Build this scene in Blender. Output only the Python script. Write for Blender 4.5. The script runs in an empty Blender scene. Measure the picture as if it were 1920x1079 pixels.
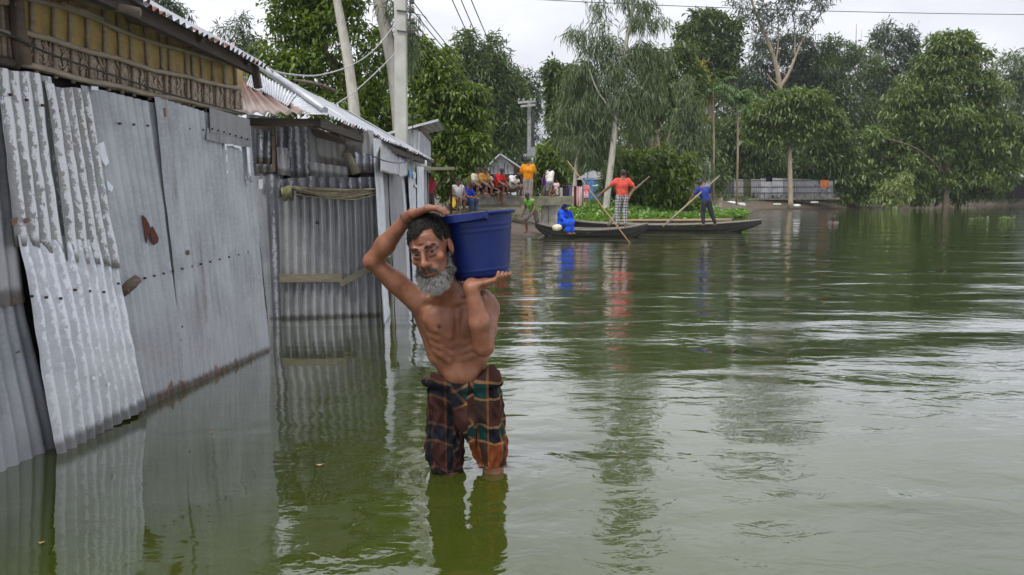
import bpy, math, random
import numpy as np
from mathutils import Vector, Matrix
S = bpy.context.scene
COL = S.collection
rng = np.random.default_rng(7)
random.seed(7)

# ------------------------------------------------------------------ camera
HC, FPX, HORIZ = 1.3, 1450.0, 364.0
PITCH = math.atan((539.5 - HORIZ) / FPX)
cam = bpy.data.cameras.new('camera'); co = bpy.data.objects.new('camera', cam); COL.objects.link(co)
cam.sensor_width = 36.0; cam.lens = 36.0 * FPX / 1920.0
cam.clip_start = 0.05; cam.clip_end = 2000
co.location = (0, 0, HC); co.rotation_euler = (math.pi/2 - PITCH, 0, 0)
S.camera = co
# ------------------------------------------------------------------ world: overcast sky
SUN_EL, SUN_ROT = math.radians(58), math.radians(215)
w = bpy.data.worlds.new('World'); S.world = w; w.use_nodes = True
wt = w.node_tree; wt.nodes.clear()
wo = wt.nodes.new('ShaderNodeOutputWorld'); bg = wt.nodes.new('ShaderNodeBackground')
sky = wt.nodes.new('ShaderNodeTexSky'); sky.sky_type = 'NISHITA'; sky.sun_disc = False
sky.sun_elevation = SUN_EL; sky.sun_rotation = SUN_ROT; sky.dust_density = 3; sky.air_density = 1
tc = wt.nodes.new('ShaderNodeTexCoord'); mp = wt.nodes.new('ShaderNodeMapping'); mp.inputs['Scale'].default_value = (1, 1, 2.6)
nz = wt.nodes.new('ShaderNodeTexNoise'); nz.inputs['Scale'].default_value = 2.1; nz.inputs['Detail'].default_value = 5; nz.inputs['Roughness'].default_value = .5
cr = wt.nodes.new('ShaderNodeValToRGB')
cr.color_ramp.elements[0].position = .27; cr.color_ramp.elements[0].color = (.46, .47, .53, 1)
cr.color_ramp.elements[1].position = .66; cr.color_ramp.elements[1].color = (.90, .90, .95, 1)
ml = wt.nodes.new('ShaderNodeVectorMath'); ml.operation = 'SCALE'; ml.inputs['Scale'].default_value = 7.0
mx = wt.nodes.new('ShaderNodeMix'); mx.data_type = 'RGBA'; mx.inputs['Factor'].default_value = .93
wt.links.new(tc.outputs['Generated'], mp.inputs['Vector']); wt.links.new(mp.outputs['Vector'], nz.inputs['Vector'])
wt.links.new(nz.outputs['Fac'], cr.inputs['Fac']); wt.links.new(cr.outputs['Color'], ml.inputs[0])
# overcast luminance: brighter towards the zenith (CIE overcast sky)
sz = wt.nodes.new('ShaderNodeSeparateXYZ'); wt.links.new(tc.outputs['Generated'], sz.inputs[0])
mz = wt.nodes.new('ShaderNodeMapRange'); mz.inputs[1].default_value = 0; mz.inputs[2].default_value = 1; mz.inputs[3].default_value = .70; mz.inputs[4].default_value = 1.65
wt.links.new(sz.outputs['Z'], mz.inputs[0]); m2 = wt.nodes.new('ShaderNodeVectorMath'); m2.operation = 'SCALE'
wt.links.new(ml.outputs['Vector'], m2.inputs[0]); wt.links.new(mz.outputs[0], m2.inputs['Scale'])
wt.links.new(sky.outputs['Color'], mx.inputs['A']); wt.links.new(m2.outputs['Vector'], mx.inputs['B'])
wt.links.new(mx.outputs['Result'], bg.inputs['Color']); bg.inputs['Strength'].default_value = .1
wt.links.new(bg.outputs['Background'], wo.inputs['Surface'])
sl = bpy.data.lights.new('sun', 'SUN'); so = bpy.data.objects.new('sun', sl); COL.objects.link(so)
sl.energy = 1.5; sl.angle = math.radians(20); sl.color = (1, .96, .9)
so.rotation_euler = (math.pi/2 - SUN_EL, 0, math.radians(-35))
S.view_settings.view_transform = 'Standard'; S.view_settings.look = 'None'
S.view_settings.exposure = 1.08; S.view_settings.gamma = 1
S.cycles.max_bounces = 6; S.cycles.diffuse_bounces = 3; S.cycles.glossy_bounces = 3; S.cycles.transmission_bounces = 4
S.cycles.transparent_max_bounces = 6; S.cycles.volume_bounces = 0
S.cycles.use_adaptive_sampling = True

# ------------------------------------------------------------------ pixel <-> place
CP, SP = math.cos(PITCH), math.sin(PITCH)
def ray(px, py):
    a, b = (px - 960) / FPX, (539.5 - py) / FPX
    return np.array([a, CP + b*SP, -SP + b*CP])
def P(px, py, Y):                      # the point seen at a pixel, at distance Y
    d = ray(px, py); t = Y / d[1]
    return np.array([0, 0, HC]) + t*d
def G(px, py, z=0.0):                  # the point seen at a pixel, at height z
    d = ray(px, py); t = (z - HC) / d[2]
    return np.array([0, 0, HC]) + t*d
def plane(a, b):                       # vertical plane through two ground points, normal to the right hand side / camera
    a, b = np.array(a[:2], float), np.array(b[:2], float)
    t = (b - a) / np.linalg.norm(b - a); n = np.array([t[1], -t[0]])
    return (a, t, n)
def on(pl, px, py, off=0.0):
    a, t, n = pl; d = ray(px, py)
    k = (a @ n + off) / (d[:2] @ n)
    return np.array([0, 0, HC]) + k*d

# ------------------------------------------------------------------ objects
ORG = {}
def tag(o, label, cat, group=None, kind=None):
    if label: o['label'] = label
    if cat: o['category'] = cat
    if group: o['group'] = group
    if kind: o['kind'] = kind
    return o
def thing(name, label, cat, loc=(0, 0, 0), group=None):
    o = bpy.data.objects.new(name, None); COL.objects.link(o); o.empty_display_size = .1
    o.location = [float(v) for v in loc]; ORG[o.name] = np.array(loc, float)
    return tag(o, label, cat, group)
def link(name, me, parent=None):
    o = bpy.data.objects.new(name, me); COL.objects.link(o)
    if parent is not None: o.parent = parent
    ORG[o.name] = ORG[parent.name].copy() if parent is not None else np.zeros(3)
    return o
def mesh_np(name, V, F, mat=None, smooth=False, attrs=None, uv=None, k=None):
    V = np.asarray(V, np.float32); F = np.asarray(F, np.int32); n = F.shape[1]
    me = bpy.data.meshes.new(name)
    me.vertices.add(len(V)); me.vertices.foreach_set('co', V.ravel())
    me.loops.add(F.size); me.loops.foreach_set('vertex_index', F.ravel())
    me.polygons.add(len(F)); me.polygons.foreach_set('loop_start', np.arange(0, F.size, n, dtype=np.int32))
    me.polygons.foreach_set('loop_total', np.full(len(F), n, np.int32))
    if smooth: me.polygons.foreach_set('use_smooth', np.ones(len(F), bool))
    if uv is not None:
        l = me.uv_layers.new(name='UVMap'); l.data.foreach_set('uv', np.asarray(uv, np.float32)[F.ravel()].ravel())
    for a, v in (attrs or {}).items():
        v = np.asarray(v, np.float32)
        if v.ndim == 1: at = me.attributes.new(a, 'FLOAT', 'POINT'); at.data.foreach_set('value', v)
        else:
            at = me.attributes.new(a, 'FLOAT_COLOR', 'POINT')
            at.data.foreach_set('color', np.c_[v, np.ones(len(v), np.float32)].astype(np.float32).ravel())
    me.update(calc_edges=True)
    if mat: me.materials.append(mat)
    return me
def part_np(name, V, F, mat, parent=None, **kw):
    V = np.asarray(V, float)
    if parent is not None: V = V - ORG[parent.name]
    return link(name, mesh_np(name, V, F, mat, **kw), parent)

def nrm(v):
    v = np.asarray(v, float); return v / (np.linalg.norm(v) + 1e-12)
class MB:
    def __init__(s): s.v, s.f, s.sm = [], [], []
    def add(s, vs, fs, smooth=False):
        o = len(s.v); s.v += [tuple(float(c) for c in p) for p in vs]
        s.f += [tuple(i + o for i in f) for f in fs]; s.sm += [smooth]*len(fs); return s
    def box(s, c, half, ax=None, bev=0.0):
        c = np.asarray(c, float); ax = np.eye(3) if ax is None else np.asarray(ax, float)
        P8 = []
        for k in (-1, 1):
            for j in (-1, 1):
                for i in (-1, 1): P8.append(c + ax[0]*half[0]*i + ax[1]*half[1]*j + ax[2]*half[2]*k)
        return s.add(P8, [(0,2,3,1),(4,5,7,6),(0,1,5,4),(2,6,7,3),(0,4,6,2),(1,3,7,5)])
    def bar(s, a, b, wd, th, up=(0, 0, 1)):          # rectangular bar a->b
        a, b = np.asarray(a, float), np.asarray(b, float); t = nrm(b - a)
        u = nrm(np.cross(t, up)) if abs(t @ nrm(up)) < .99 else nrm(np.cross(t, (1, 0, 0))); v = np.cross(u, t)
        return s.box((a + b)/2, (np.linalg.norm(b - a)/2, wd/2, th/2), (t, u, v))
    def tube(s, pts, r, n=8, cap=True, sq=1.0):
        pts = [np.asarray(p, float) for p in pts]; m = len(pts)
        r = [r]*m if np.isscalar(r) else r
        vs = []; ref = None
        for i in range(m):
            t = nrm(pts[min(i+1, m-1)] - pts[max(i-1, 0)])
            if ref is None: ref = np.array((0, 0, 1.)) if abs(t[2]) < .9 else np.array((1., 0, 0))
            u = nrm(ref - t*(ref @ t)); ref = u; v = np.cross(t, u)
            for k in range(n):
                a = 2*math.pi*k/n; vs.append(pts[i] + r[i]*(u*math.cos(a) + v*math.sin(a)*sq))
        fs = [(i*n+k, i*n+(k+1) % n, (i+1)*n+(k+1) % n, (i+1)*n+k) for i in range(m-1) for k in range(n)]
        s.add(vs, fs, True)
        if cap:
            o = len(s.v) - len(vs)
            s.f += [tuple(o + k for k in reversed(range(n))), tuple(o + (m-1)*n + k for k in range(n))]; s.sm += [False]*2
        return s
    def lathe(s, c, prof, n=32, ax=None):
        c = np.asarray(c, float); ax = np.eye(3) if ax is None else np.asarray(ax, float)
        vs = [c + ax[0]*r*math.cos(2*math.pi*k/n) + ax[1]*r*math.sin(2*math.pi*k/n) + ax[2]*z for r, z in prof for k in range(n)]
        fs = [(i*n+k, i*n+(k+1) % n, (i+1)*n+(k+1) % n, (i+1)*n+k) for i in range(len(prof)-1) for k in range(n)]
        return s.add(vs, fs, True)
    def poly(s, pts, nrmv, th):                      # extruded polygon
        pts = [np.asarray(p, float) for p in pts]; nv = nrm(nrmv)*th; k = len(pts)
        vs = pts + [p + nv for p in pts]
        return s.add(vs, [tuple(reversed(range(k))), tuple(range(k, 2*k))] + [(i, (i+1) % k, k+(i+1) % k, k+i) for i in range(k)])
    def build(s, name, mat, parent=None):
        me = bpy.data.meshes.new(name); o = ORG[parent.name] if parent is not None else np.zeros(3)
        me.from_pydata([tuple(np.asarray(p) - o) for p in s.v], [], s.f)
        me.polygons.foreach_set('use_smooth', s.sm)
        uvl = me.uv_layers.new(name='UVMap'); vv = np.array(s.v); li = np.zeros(len(me.loops), np.int32); me.loops.foreach_get('vertex_index', li)
        uvl.data.foreach_set('uv', np.stack([vv[li, 0] + vv[li, 1], vv[li, 2] + 2.0], -1).astype(np.float32).ravel())
        if mat: me.materials.append(mat)
        return link(name, me, parent)

# ------------------------------------------------------------------ procedural materials
class NB:
    def __init__(s, name):
        s.m = bpy.data.materials.new(name); s.m.use_nodes = True; s.t = s.m.node_tree; s.t.nodes.clear()
        s.out = s.t.nodes.new('ShaderNodeOutputMaterial'); s.b = s.t.nodes.new('ShaderNodeBsdfPrincipled')
        s.t.links.new(s.b.outputs[0], s.out.inputs['Surface'])
    def n(s, ty, **kw):
        nd = s.t.nodes.new(ty)
        for k, v in kw.items():
            if hasattr(nd, k) and k not in nd.inputs: setattr(nd, k, v)
            else: s.set(nd.inputs[k], v)
        return nd
    def set(s, inp, v):
        if isinstance(v, bpy.types.NodeSocket): s.t.links.new(v, inp)
        else:
            if inp.type == 'RGBA' and len(v) == 3: v = (*v, 1)
            inp.default_value = v
    def P(s, **kw):
        for k, v in kw.items(): s.set(s.b.inputs[k.replace('_', ' ')], v)
        return s
    def coord(s, kind='Object'): return s.n('ShaderNodeTexCoord').outputs[kind]
    def geo(s, k='Position'): return s.n('ShaderNodeNewGeometry').outputs[k]
    def attr(s, name, o='Fac'): return s.n('ShaderNodeAttribute', attribute_name=name).outputs[o]
    def map(s, v, scale=(1, 1, 1), loc=(0, 0, 0), rot=(0, 0, 0)):
        return s.n('ShaderNodeMapping', Vector=v, Scale=scale, Location=loc, Rotation=rot).outputs[0]
    def noise(s, v, scale, detail=3, rough=.5, dist=0.0, o='Fac'):
        return s.n('ShaderNodeTexNoise', Vector=v, Scale=float(scale), Detail=float(detail), Roughness=rough, Distortion=dist).outputs[o]
    def voro(s, v, scale, o='Distance', feature='F1'):
        return s.n('ShaderNodeTexVoronoi', feature=feature, Vector=v, Scale=float(scale)).outputs[o]
    def ramp(s, f, stops):
        nd = s.n('ShaderNodeValToRGB', Fac=f); e = nd.color_ramp.elements
        while len(e) < len(stops): e.new(.5)
        for i, (p, c) in enumerate(stops):
            e[i].position = p; c = (c, c, c) if np.isscalar(c) else c; e[i].color = (*c, 1)
        return nd.outputs[0]
    def mix(s, f, a, b, mode='MIX'):
        nd = s.n('ShaderNodeMix', data_type='RGBA', blend_type=mode)
        s.set(nd.inputs[0], f); s.set(nd.inputs[6], a); s.set(nd.inputs[7], b); return nd.outputs[2]
    def math(s, op, a, b=0.0, c=None, clamp=False):
        nd = s.n('ShaderNodeMath', operation=op, use_clamp=clamp); s.set(nd.inputs[0], a); s.set(nd.inputs[1], b)
        if c is not None: s.set(nd.inputs[2], c)
        return nd.outputs[0]
    def sstep(s, v, a, b):
        nd = s.n('ShaderNodeMapRange', interpolation_type='SMOOTHSTEP'); s.set(nd.inputs[0], v)
        nd.inputs[1].default_value, nd.inputs[2].default_value = a, b; return nd.outputs[0]
    def sep(s, v): return s.n('ShaderNodeSeparateXYZ', Vector=v).outputs
    def bump(s, h, strength=.5, dist=.01, normal=None):
        nd = s.n('ShaderNodeBump', Height=h, Strength=strength, Distance=dist)
        if normal is not None: s.set(nd.inputs['Normal'], normal)
        s.set(s.b.inputs['Normal'], nd.outputs[0]); return nd.outputs[0]

def plain(name, c, rough=.7, var=.25, scale=8, metal=0.0, bump=.2, spec=.5):
    b = NB(name); v = b.coord('Object'); f = b.noise(v, scale, 4, .6)
    c = np.array(c)
    b.P(Base_Color=b.ramp(f, [(.3, tuple(c*(1-var))), (.7, tuple(np.minimum(c*(1+var), .9)))]), Roughness=rough, Metallic=metal)
    b.b.inputs['Specular IOR Level'].default_value = spec
    if bump: b.bump(b.noise(v, scale*6, 3), bump, .004)
    return b.m
def woodm(name, c1, c2, scale=(6, 6, 40), rough=.8):
    b = NB(name); v = b.map(b.coord('Object'), scale); f = b.noise(v, 1.0, 5, .65, .6)
    f2 = b.noise(b.coord('Object'), 3, 3)
    col = b.mix(b.math('MULTIPLY', f2, .6), b.ramp(f, [(.3, c1), (.7, c2)]), tuple(np.array(c1)*.6))
    b.P(Base_Color=col, Roughness=rough); b.bump(f, .5, .004); return b.m
def tinm(name, c1, c2, flake=0.0, rust=0.0, metal=.35, rough=.5, rustv=.1, flakec=(.62, .63, .66), ridge=.0, rustc=(.11, .035, .018), dark=.35):
    b = NB(name); uv = b.coord('UV'); oi = b.n('ShaderNodeObjectInfo').outputs['Random']
    uvr = b.n('ShaderNodeVectorMath', operation='ADD'); b.set(uvr.inputs[0], uv)
    cx = b.n('ShaderNodeCombineXYZ', X=b.math('MULTIPLY', oi, 7.0), Y=b.math('MULTIPLY', oi, 13.0)); b.set(uvr.inputs[1], cx.outputs[0]); u = uvr.outputs[0]
    st = b.noise(b.map(u, (14, 1.6, 1)), 1.0, 5, .6, .3); bl = b.noise(u, 3.0, 5, .6); fine = b.noise(u, 45, 4, .6)
    col = b.ramp(st, [(.28, c1), (.72, c2)])
    col = b.mix(b.math('MULTIPLY', b.ramp(bl, [(.35, 0.), (.7, 1.)]), dark), col, tuple(np.array(c1)*.55))
    col = b.mix(b.math('MULTIPLY', b.ramp(fine, [(.45, 0.), (.62, 1.)]), .22), col, tuple(np.minimum(np.array(c2)*1.35, .7)))
    stn = b.noise(b.map(u, (16, .7, 1), (2, 5, 0)), 1.0, 4, .6); lg_ = b.noise(b.map(u, (1.2, .8, 1), (4, 9, 0)), 2.2, 4, .6)
    col = b.mix(b.math('MULTIPLY', b.math('MULTIPLY', b.sstep(stn, .54, .70), b.sstep(lg_, .42, .6)), .55), col, (.13, .095, .07))
    col = b.mix(b.math('MULTIPLY', b.sstep(lg_, .55, .40), .30), col, tuple(np.minimum(np.array(c2)*1.22, .7)))
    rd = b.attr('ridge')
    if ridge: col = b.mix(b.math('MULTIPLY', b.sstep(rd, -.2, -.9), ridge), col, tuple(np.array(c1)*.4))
    if flake:
        fl = b.noise(b.map(u, (1, .5, 1)), 44, 7, .78); big = b.noise(b.map(u, (1.4, .7, 1), (3, 1, 0)), 2.6, 3, .5)
        k = b.math('ADD', b.math('ADD', fl, b.math('MULTIPLY', rd, .13)), b.math('MULTIPLY', b.math('SUBTRACT', big, .5), .5))
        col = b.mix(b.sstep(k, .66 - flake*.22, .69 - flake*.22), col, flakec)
    vv = b.sep(uv)[1]; rn = b.noise(b.map(u, (9, 3, 1)), 1.6, 5, .65)
    edge = b.math('MULTIPLY', b.sstep(vv, rustv, 0.0), .42)
    rk = b.math('ADD', rn, edge)
    rm = b.sstep(rk, .80 - rust*.25, .88 - rust*.25)
    rcol = b.ramp(b.noise(u, 30, 4, .6), [(.3, tuple(np.array(rustc)*.5)), (.7, tuple(np.array(rustc)*1.7))])
    col = b.mix(rm, col, rcol)
    col = b.mix(b.math('MULTIPLY', b.math('MULTIPLY', b.sstep(vv, .75, .10), b.ramp(bl, [(.3, .25), (.65, 1.)])), .38), col, (.40, .39, .36)) if rust > 0 else col
    sp = b.noise(b.map(u, (1, 1, 1), (9, 4, 2)), 9, 2, .4); spm = b.sstep(sp, .76, .79)
    col = b.mix(spm, col, (.05, .025, .018))
    if rust > -.2: col = b.mix(b.math('MULTIPLY', b.sstep(b.math('ADD', vv, b.math('MULTIPLY', rn, .06)), .135, .085), .72), col, (.035, .030, .022))   # wet, grimy foot
    b.P(Base_Color=col, Metallic=b.math('MULTIPLY', b.math('SUBTRACT', 1.0, rm), metal), Roughness=b.math('ADD', rough - .12, b.math('MULTIPLY', fine, .3)))
    b.bump(b.math('ADD', b.noise(u, 14, 4, .55), b.math('MULTIPLY', fine, .3)), .35, .006)
    return b.m
def leafm(name, dark, lite, trans=.3, rough=.45):
    b = NB(name); t = b.attr('tint'); v = b.noise(b.geo(), 1.3, 3, .5)
    f = b.math('ADD', b.math('MULTIPLY', t, .65), b.math('MULTIPLY', v, .35))
    col = b.ramp(f, [(.12, dark), (.55, tuple((np.array(dark)+np.array(lite))/2)), (.9, lite)])
    b.P(Base_Color=col, Roughness=rough)
    tr = b.n('ShaderNodeBsdfTranslucent', Color=b.mix(.5, col, (lite[0]*1.5, lite[1]*1.4, lite[2]*.5)))
    ms = b.n('ShaderNodeMixShader', Fac=trans); b.t.links.new(b.b.outputs[0], ms.inputs[1]); b.t.links.new(tr.outputs[0], ms.inputs[2])
    b.t.links.new(ms.outputs[0], b.out.inputs['Surface']); return b.m
def barkm(name, c1, c2, scale=3):
    b = NB(name); g = b.geo(); f = b.noise(b.map(g, (1, 1, .35)), scale*3, 5, .65)
    b.P(Base_Color=b.ramp(f, [(.3, c1), (.7, c2)]), Roughness=.85); b.bump(b.noise(b.map(g, (1, 1, .3)), scale*12, 4), .6, .01); return b.m

M = {}
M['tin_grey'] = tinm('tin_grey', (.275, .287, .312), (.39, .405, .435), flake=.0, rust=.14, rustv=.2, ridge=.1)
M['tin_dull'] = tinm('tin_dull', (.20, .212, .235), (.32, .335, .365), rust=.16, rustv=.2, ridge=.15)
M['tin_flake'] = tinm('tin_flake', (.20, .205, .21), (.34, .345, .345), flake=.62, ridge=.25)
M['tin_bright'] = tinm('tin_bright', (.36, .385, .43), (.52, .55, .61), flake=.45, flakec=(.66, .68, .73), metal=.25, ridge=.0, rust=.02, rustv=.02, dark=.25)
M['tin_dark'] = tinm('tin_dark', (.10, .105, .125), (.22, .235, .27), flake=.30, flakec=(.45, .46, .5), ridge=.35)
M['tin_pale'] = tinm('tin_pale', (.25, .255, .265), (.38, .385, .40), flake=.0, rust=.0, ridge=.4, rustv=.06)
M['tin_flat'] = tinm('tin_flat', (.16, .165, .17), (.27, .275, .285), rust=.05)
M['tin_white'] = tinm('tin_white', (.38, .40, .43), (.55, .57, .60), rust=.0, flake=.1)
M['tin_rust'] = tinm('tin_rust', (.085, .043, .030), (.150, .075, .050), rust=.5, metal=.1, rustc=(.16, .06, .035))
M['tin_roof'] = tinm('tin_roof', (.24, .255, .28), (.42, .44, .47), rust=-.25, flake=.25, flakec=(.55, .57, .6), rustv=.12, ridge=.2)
M['void'] = plain('dark_interior', (.012, .011, .010), .9, bump=0)  # interior darkness put into the colour
M['batten'] = woodm('weathered_bamboo', (.25, .205, .155), (.46, .39, .30))
M['wood'] = woodm('weathered_wood', (.09, .065, .045), (.20, .16, .12))
M['wood_dark'] = woodm('dark_wood', (.03, .022, .017), (.075, .055, .042))
M['wood_pale'] = woodm('pale_plank', (.17, .15, .10), (.30, .27, .19))
M['mud'] = plain('mud', (.12, .085, .055), .9)
M['wire'] = plain('wire', (.03, .03, .032), .6, bump=0)
M['wire_pale'] = plain('pale_cable', (.32, .32, .32), .6, bump=0)
M['paper'] = plain('torn_paper', (.62, .65, .70), .8, .15, 20)
M['paper_blue'] = plain('blue_print_paper', (.12, .30, .55), .8, .3, 14)
# ------------------------------------------------------------------ setting: water, ground
def water_mat():
    b = NB('murky_water'); g = b.geo(); x, y, z = b.sep(g)
    # green algae-laden water, slightly uneven
    tone = b.noise(b.map(g, (.35, .2, 1)), 1.0, 3, .5)
    col = b.ramp(tone, [(.3, (.030, .041, .005)), (.7, (.041, .054, .007))])
    # wind shelter along the tin walls
    dw = b.math('ADD', x, b.math('MULTIPLY', y, .02))
    shel = b.sstep(dw, -1.75, .55)
    amp = b.math('ADD', .24, b.math('MULTIPLY', shel, .76))
    sw = b.noise(b.map(g, (.38, .95, 1), (0, 0, 0), (0, 0, .2)), 1.25, 2, .5, .5)
    md = b.noise(b.map(g, (1, 1.7, 1), (3, 1, 0), (0, 0, -.15)), 4.2, 3, .5, .7)
    fn = b.noise(b.map(g, (1, 1.5, 1), (5, 2, 0), (0, 0, .1)), 15, 3, .55, .4)
    gust = b.ramp(b.noise(b.map(g, (.35, .5, 1)), 1.0, 2), [(.38, .15), (.62, 1.25)])
    h = b.math('ADD', b.math('MULTIPLY', sw, .038), b.math('ADD', b.math('MULTIPLY', md, .0046), b.math('MULTIPLY', b.math('MULTIPLY', fn, .0012), gust)))
    big = b.noise(b.map(g, (.5, 1, 1), (7, 3, 0), (0, 0, -.3)), .62, 1, .4)
    h = b.math('ADD', h, b.math('MULTIPLY', big, .06))
    h = b.math('MULTIPLY', h, amp)
    # rings round the wading man's legs
    for lx, ly in RINGS:
        r = b.math('SQRT', b.math('ADD', b.math('POWER', b.math('SUBTRACT', x, lx), 2.0), b.math('POWER', b.math('SUBTRACT', y, ly), 2.0)))
        wv = b.math('SINE', b.math('ADD', b.math('MULTIPLY', r, 50.0), b.math('MULTIPLY', md, 5.0))); fall = b.math('POWER', 2.718, b.math('MULTIPLY', r, -3.2))
        h = b.math('ADD', h, b.math('MULTIPLY', b.math('MULTIPLY', wv, fall), .0011))
    bp = b.n('ShaderNodeBump', Height=h, Strength=1.0, Distance=1.0).outputs[0]
    fr = b.n('ShaderNodeFresnel', IOR=1.33, Normal=bp).outputs[0]
    k = b.math('MINIMUM', b.math('MULTIPLY', fr, 2.1), .92)
    df = b.n('ShaderNodeBsdfDiffuse', Color=col); gl = b.n('ShaderNodeBsdfGlossy', Color=(1, 1, 1), Roughness=.02, Normal=bp)
    ms = b.n('ShaderNodeMixShader', Fac=k); b.t.links.new(df.outputs[0], ms.inputs[1]); b.t.links.new(gl.outputs[0], ms.inputs[2])
    b.t.nodes.remove(b.b); b.t.links.new(ms.outputs[0], b.out.inputs['Surface'])
    return b.m
RINGS = [tuple(G(838, 896)[:2]), tuple(G(930, 888)[:2])]
wm = water_mat()
o = part_np('water', [(-260, -30, 0), (260, -30, 0), (260, 420, 0), (-260, 420, 0)], [(0, 1, 2, 3)], wm)
tag(o, None, None, kind='structure')

SHORE = [(-40, 13), (-6, 15), (-2.2, 16.6), (-1.2, 19), tuple(G(930, 441)[:2]), tuple(G(1000, 446)[:2]), tuple(G(1040, 436)[:2]), tuple(G(1062, 421)[:2]),
         tuple(G(1200, 417)[:2]), tuple(G(1330, 412)[:2]), tuple(G(1398, 404)[:2]), tuple(G(1425, 393)[:2]), tuple(G(1560, 391.5)[:2]),
         tuple(G(1700, 388)[:2]), tuple(G(1920, 385)[:2]), (160, 100), (260, 105)]
SA = np.array(SHORE)
POLY = np.vstack([SA, [[260, 420], [-260, 420], [-260, 13]]])
def shore_d(x, y):                     # signed distance to the water's edge, positive on land
    p = np.stack([x, y], -1); d = np.full(x.shape, 1e9)
    for a, b in zip(SA[:-1], SA[1:]):
        ab = b - a; t = np.clip(((p - a) @ ab) / (ab @ ab), 0, 1)
        d = np.minimum(d, np.linalg.norm(p - a - t[..., None]*ab, axis=-1))
    ins = np.zeros(x.shape, bool); n = len(POLY); j = n - 1
    for i in range(n):
        xi, yi = POLY[i]; xj, yj = POLY[j]
        if yi != yj: ins ^= ((yi > y) != (yj > y)) & (x < (xj - xi)*(y - yi)/(yj - yi) + xi)
        j = i
    return np.where(ins, d, -d)
def vnoise(x, y, s, seed=0):
    xs, ys = x*s + 17.3*seed, y*s + 5.1*seed
    return (np.sin(xs*1.0 + 1.7*np.sin(ys*.9)) + np.sin(ys*1.3 + 1.3*np.sin(xs*1.1 + 2)) + .5*np.sin(2.3*xs + 3.1*ys) + .5*np.sin(3.7*xs - 2.9*ys + 1))/3
def land(x, y):
    x = np.asarray(x, float); y = np.asarray(y, float)
    d = shore_d(x, y)
    steep = np.clip((x - 8)/6, 0, 1)*np.clip((y - 48)/10, 0, 1)
    sl = .24 + .33*steep
    h = np.where(d > 0, .95*(1 - np.exp(-np.maximum(d, 0)*sl/.95*1.25)), d*.35)
    h = h + .05*vnoise(x, y, .9)*np.clip(d/2, 0, 1) + .02*vnoise(x, y, 3.1, 2)*np.clip(d + .3, 0, 1)
    return np.maximum(h, -1.2)
def grid_land(name, xs, ys, mat):
    X, Y = np.meshgrid(xs, ys); Z = land(X, Y); n, m = X.shape
    V = np.stack([X, Y, Z], -1).reshape(-1, 3); I = np.arange(n*m).reshape(n, m)
    F = np.stack([I[:-1, :-1], I[:-1, 1:], I[1:, 1:], I[1:, :-1]], -1).reshape(-1, 4)
    o = part_np(name, V, F, mat, smooth=True); tag(o, None, None, kind='structure'); return o
def soil():
    b = NB('bank_soil'); g = b.geo(); f = b.noise(g, 1.2, 5, .6); f2 = b.noise(g, 9, 5, .65)
    col = b.ramp(f2, [(.3, (.055, .04, .028)), (.7, (.13, .10, .07))])
    gr = b.ramp(f2, [(.3, (.02, .04, .012)), (.7, (.05, .08, .02))])
    z = b.sep(g)[2]
    col = b.mix(b.math('MULTIPLY', b.ramp(f, [(.48, 0.), (.6, 1.)]), b.sstep(z, .3, .7)), col, gr)
    col = b.mix(b.sstep(z, .12, 0.0), col, (.035, .028, .02))
    b.P(Base_Color=col, Roughness=.9); b.bump(f2, .6, .05); return b.m
SOIL = soil()
xs = np.concatenate([np.linspace(-260, -14, 24), np.linspace(-12, 14, 80), np.linspace(14.8, 75, 100), np.linspace(77, 260, 30)])
ys = np.concatenate([np.linspace(12, 45, 110), np.linspace(45.8, 105, 100), np.linspace(109, 420, 30)])
grid_land('riverbank', xs, ys, SOIL)
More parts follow.
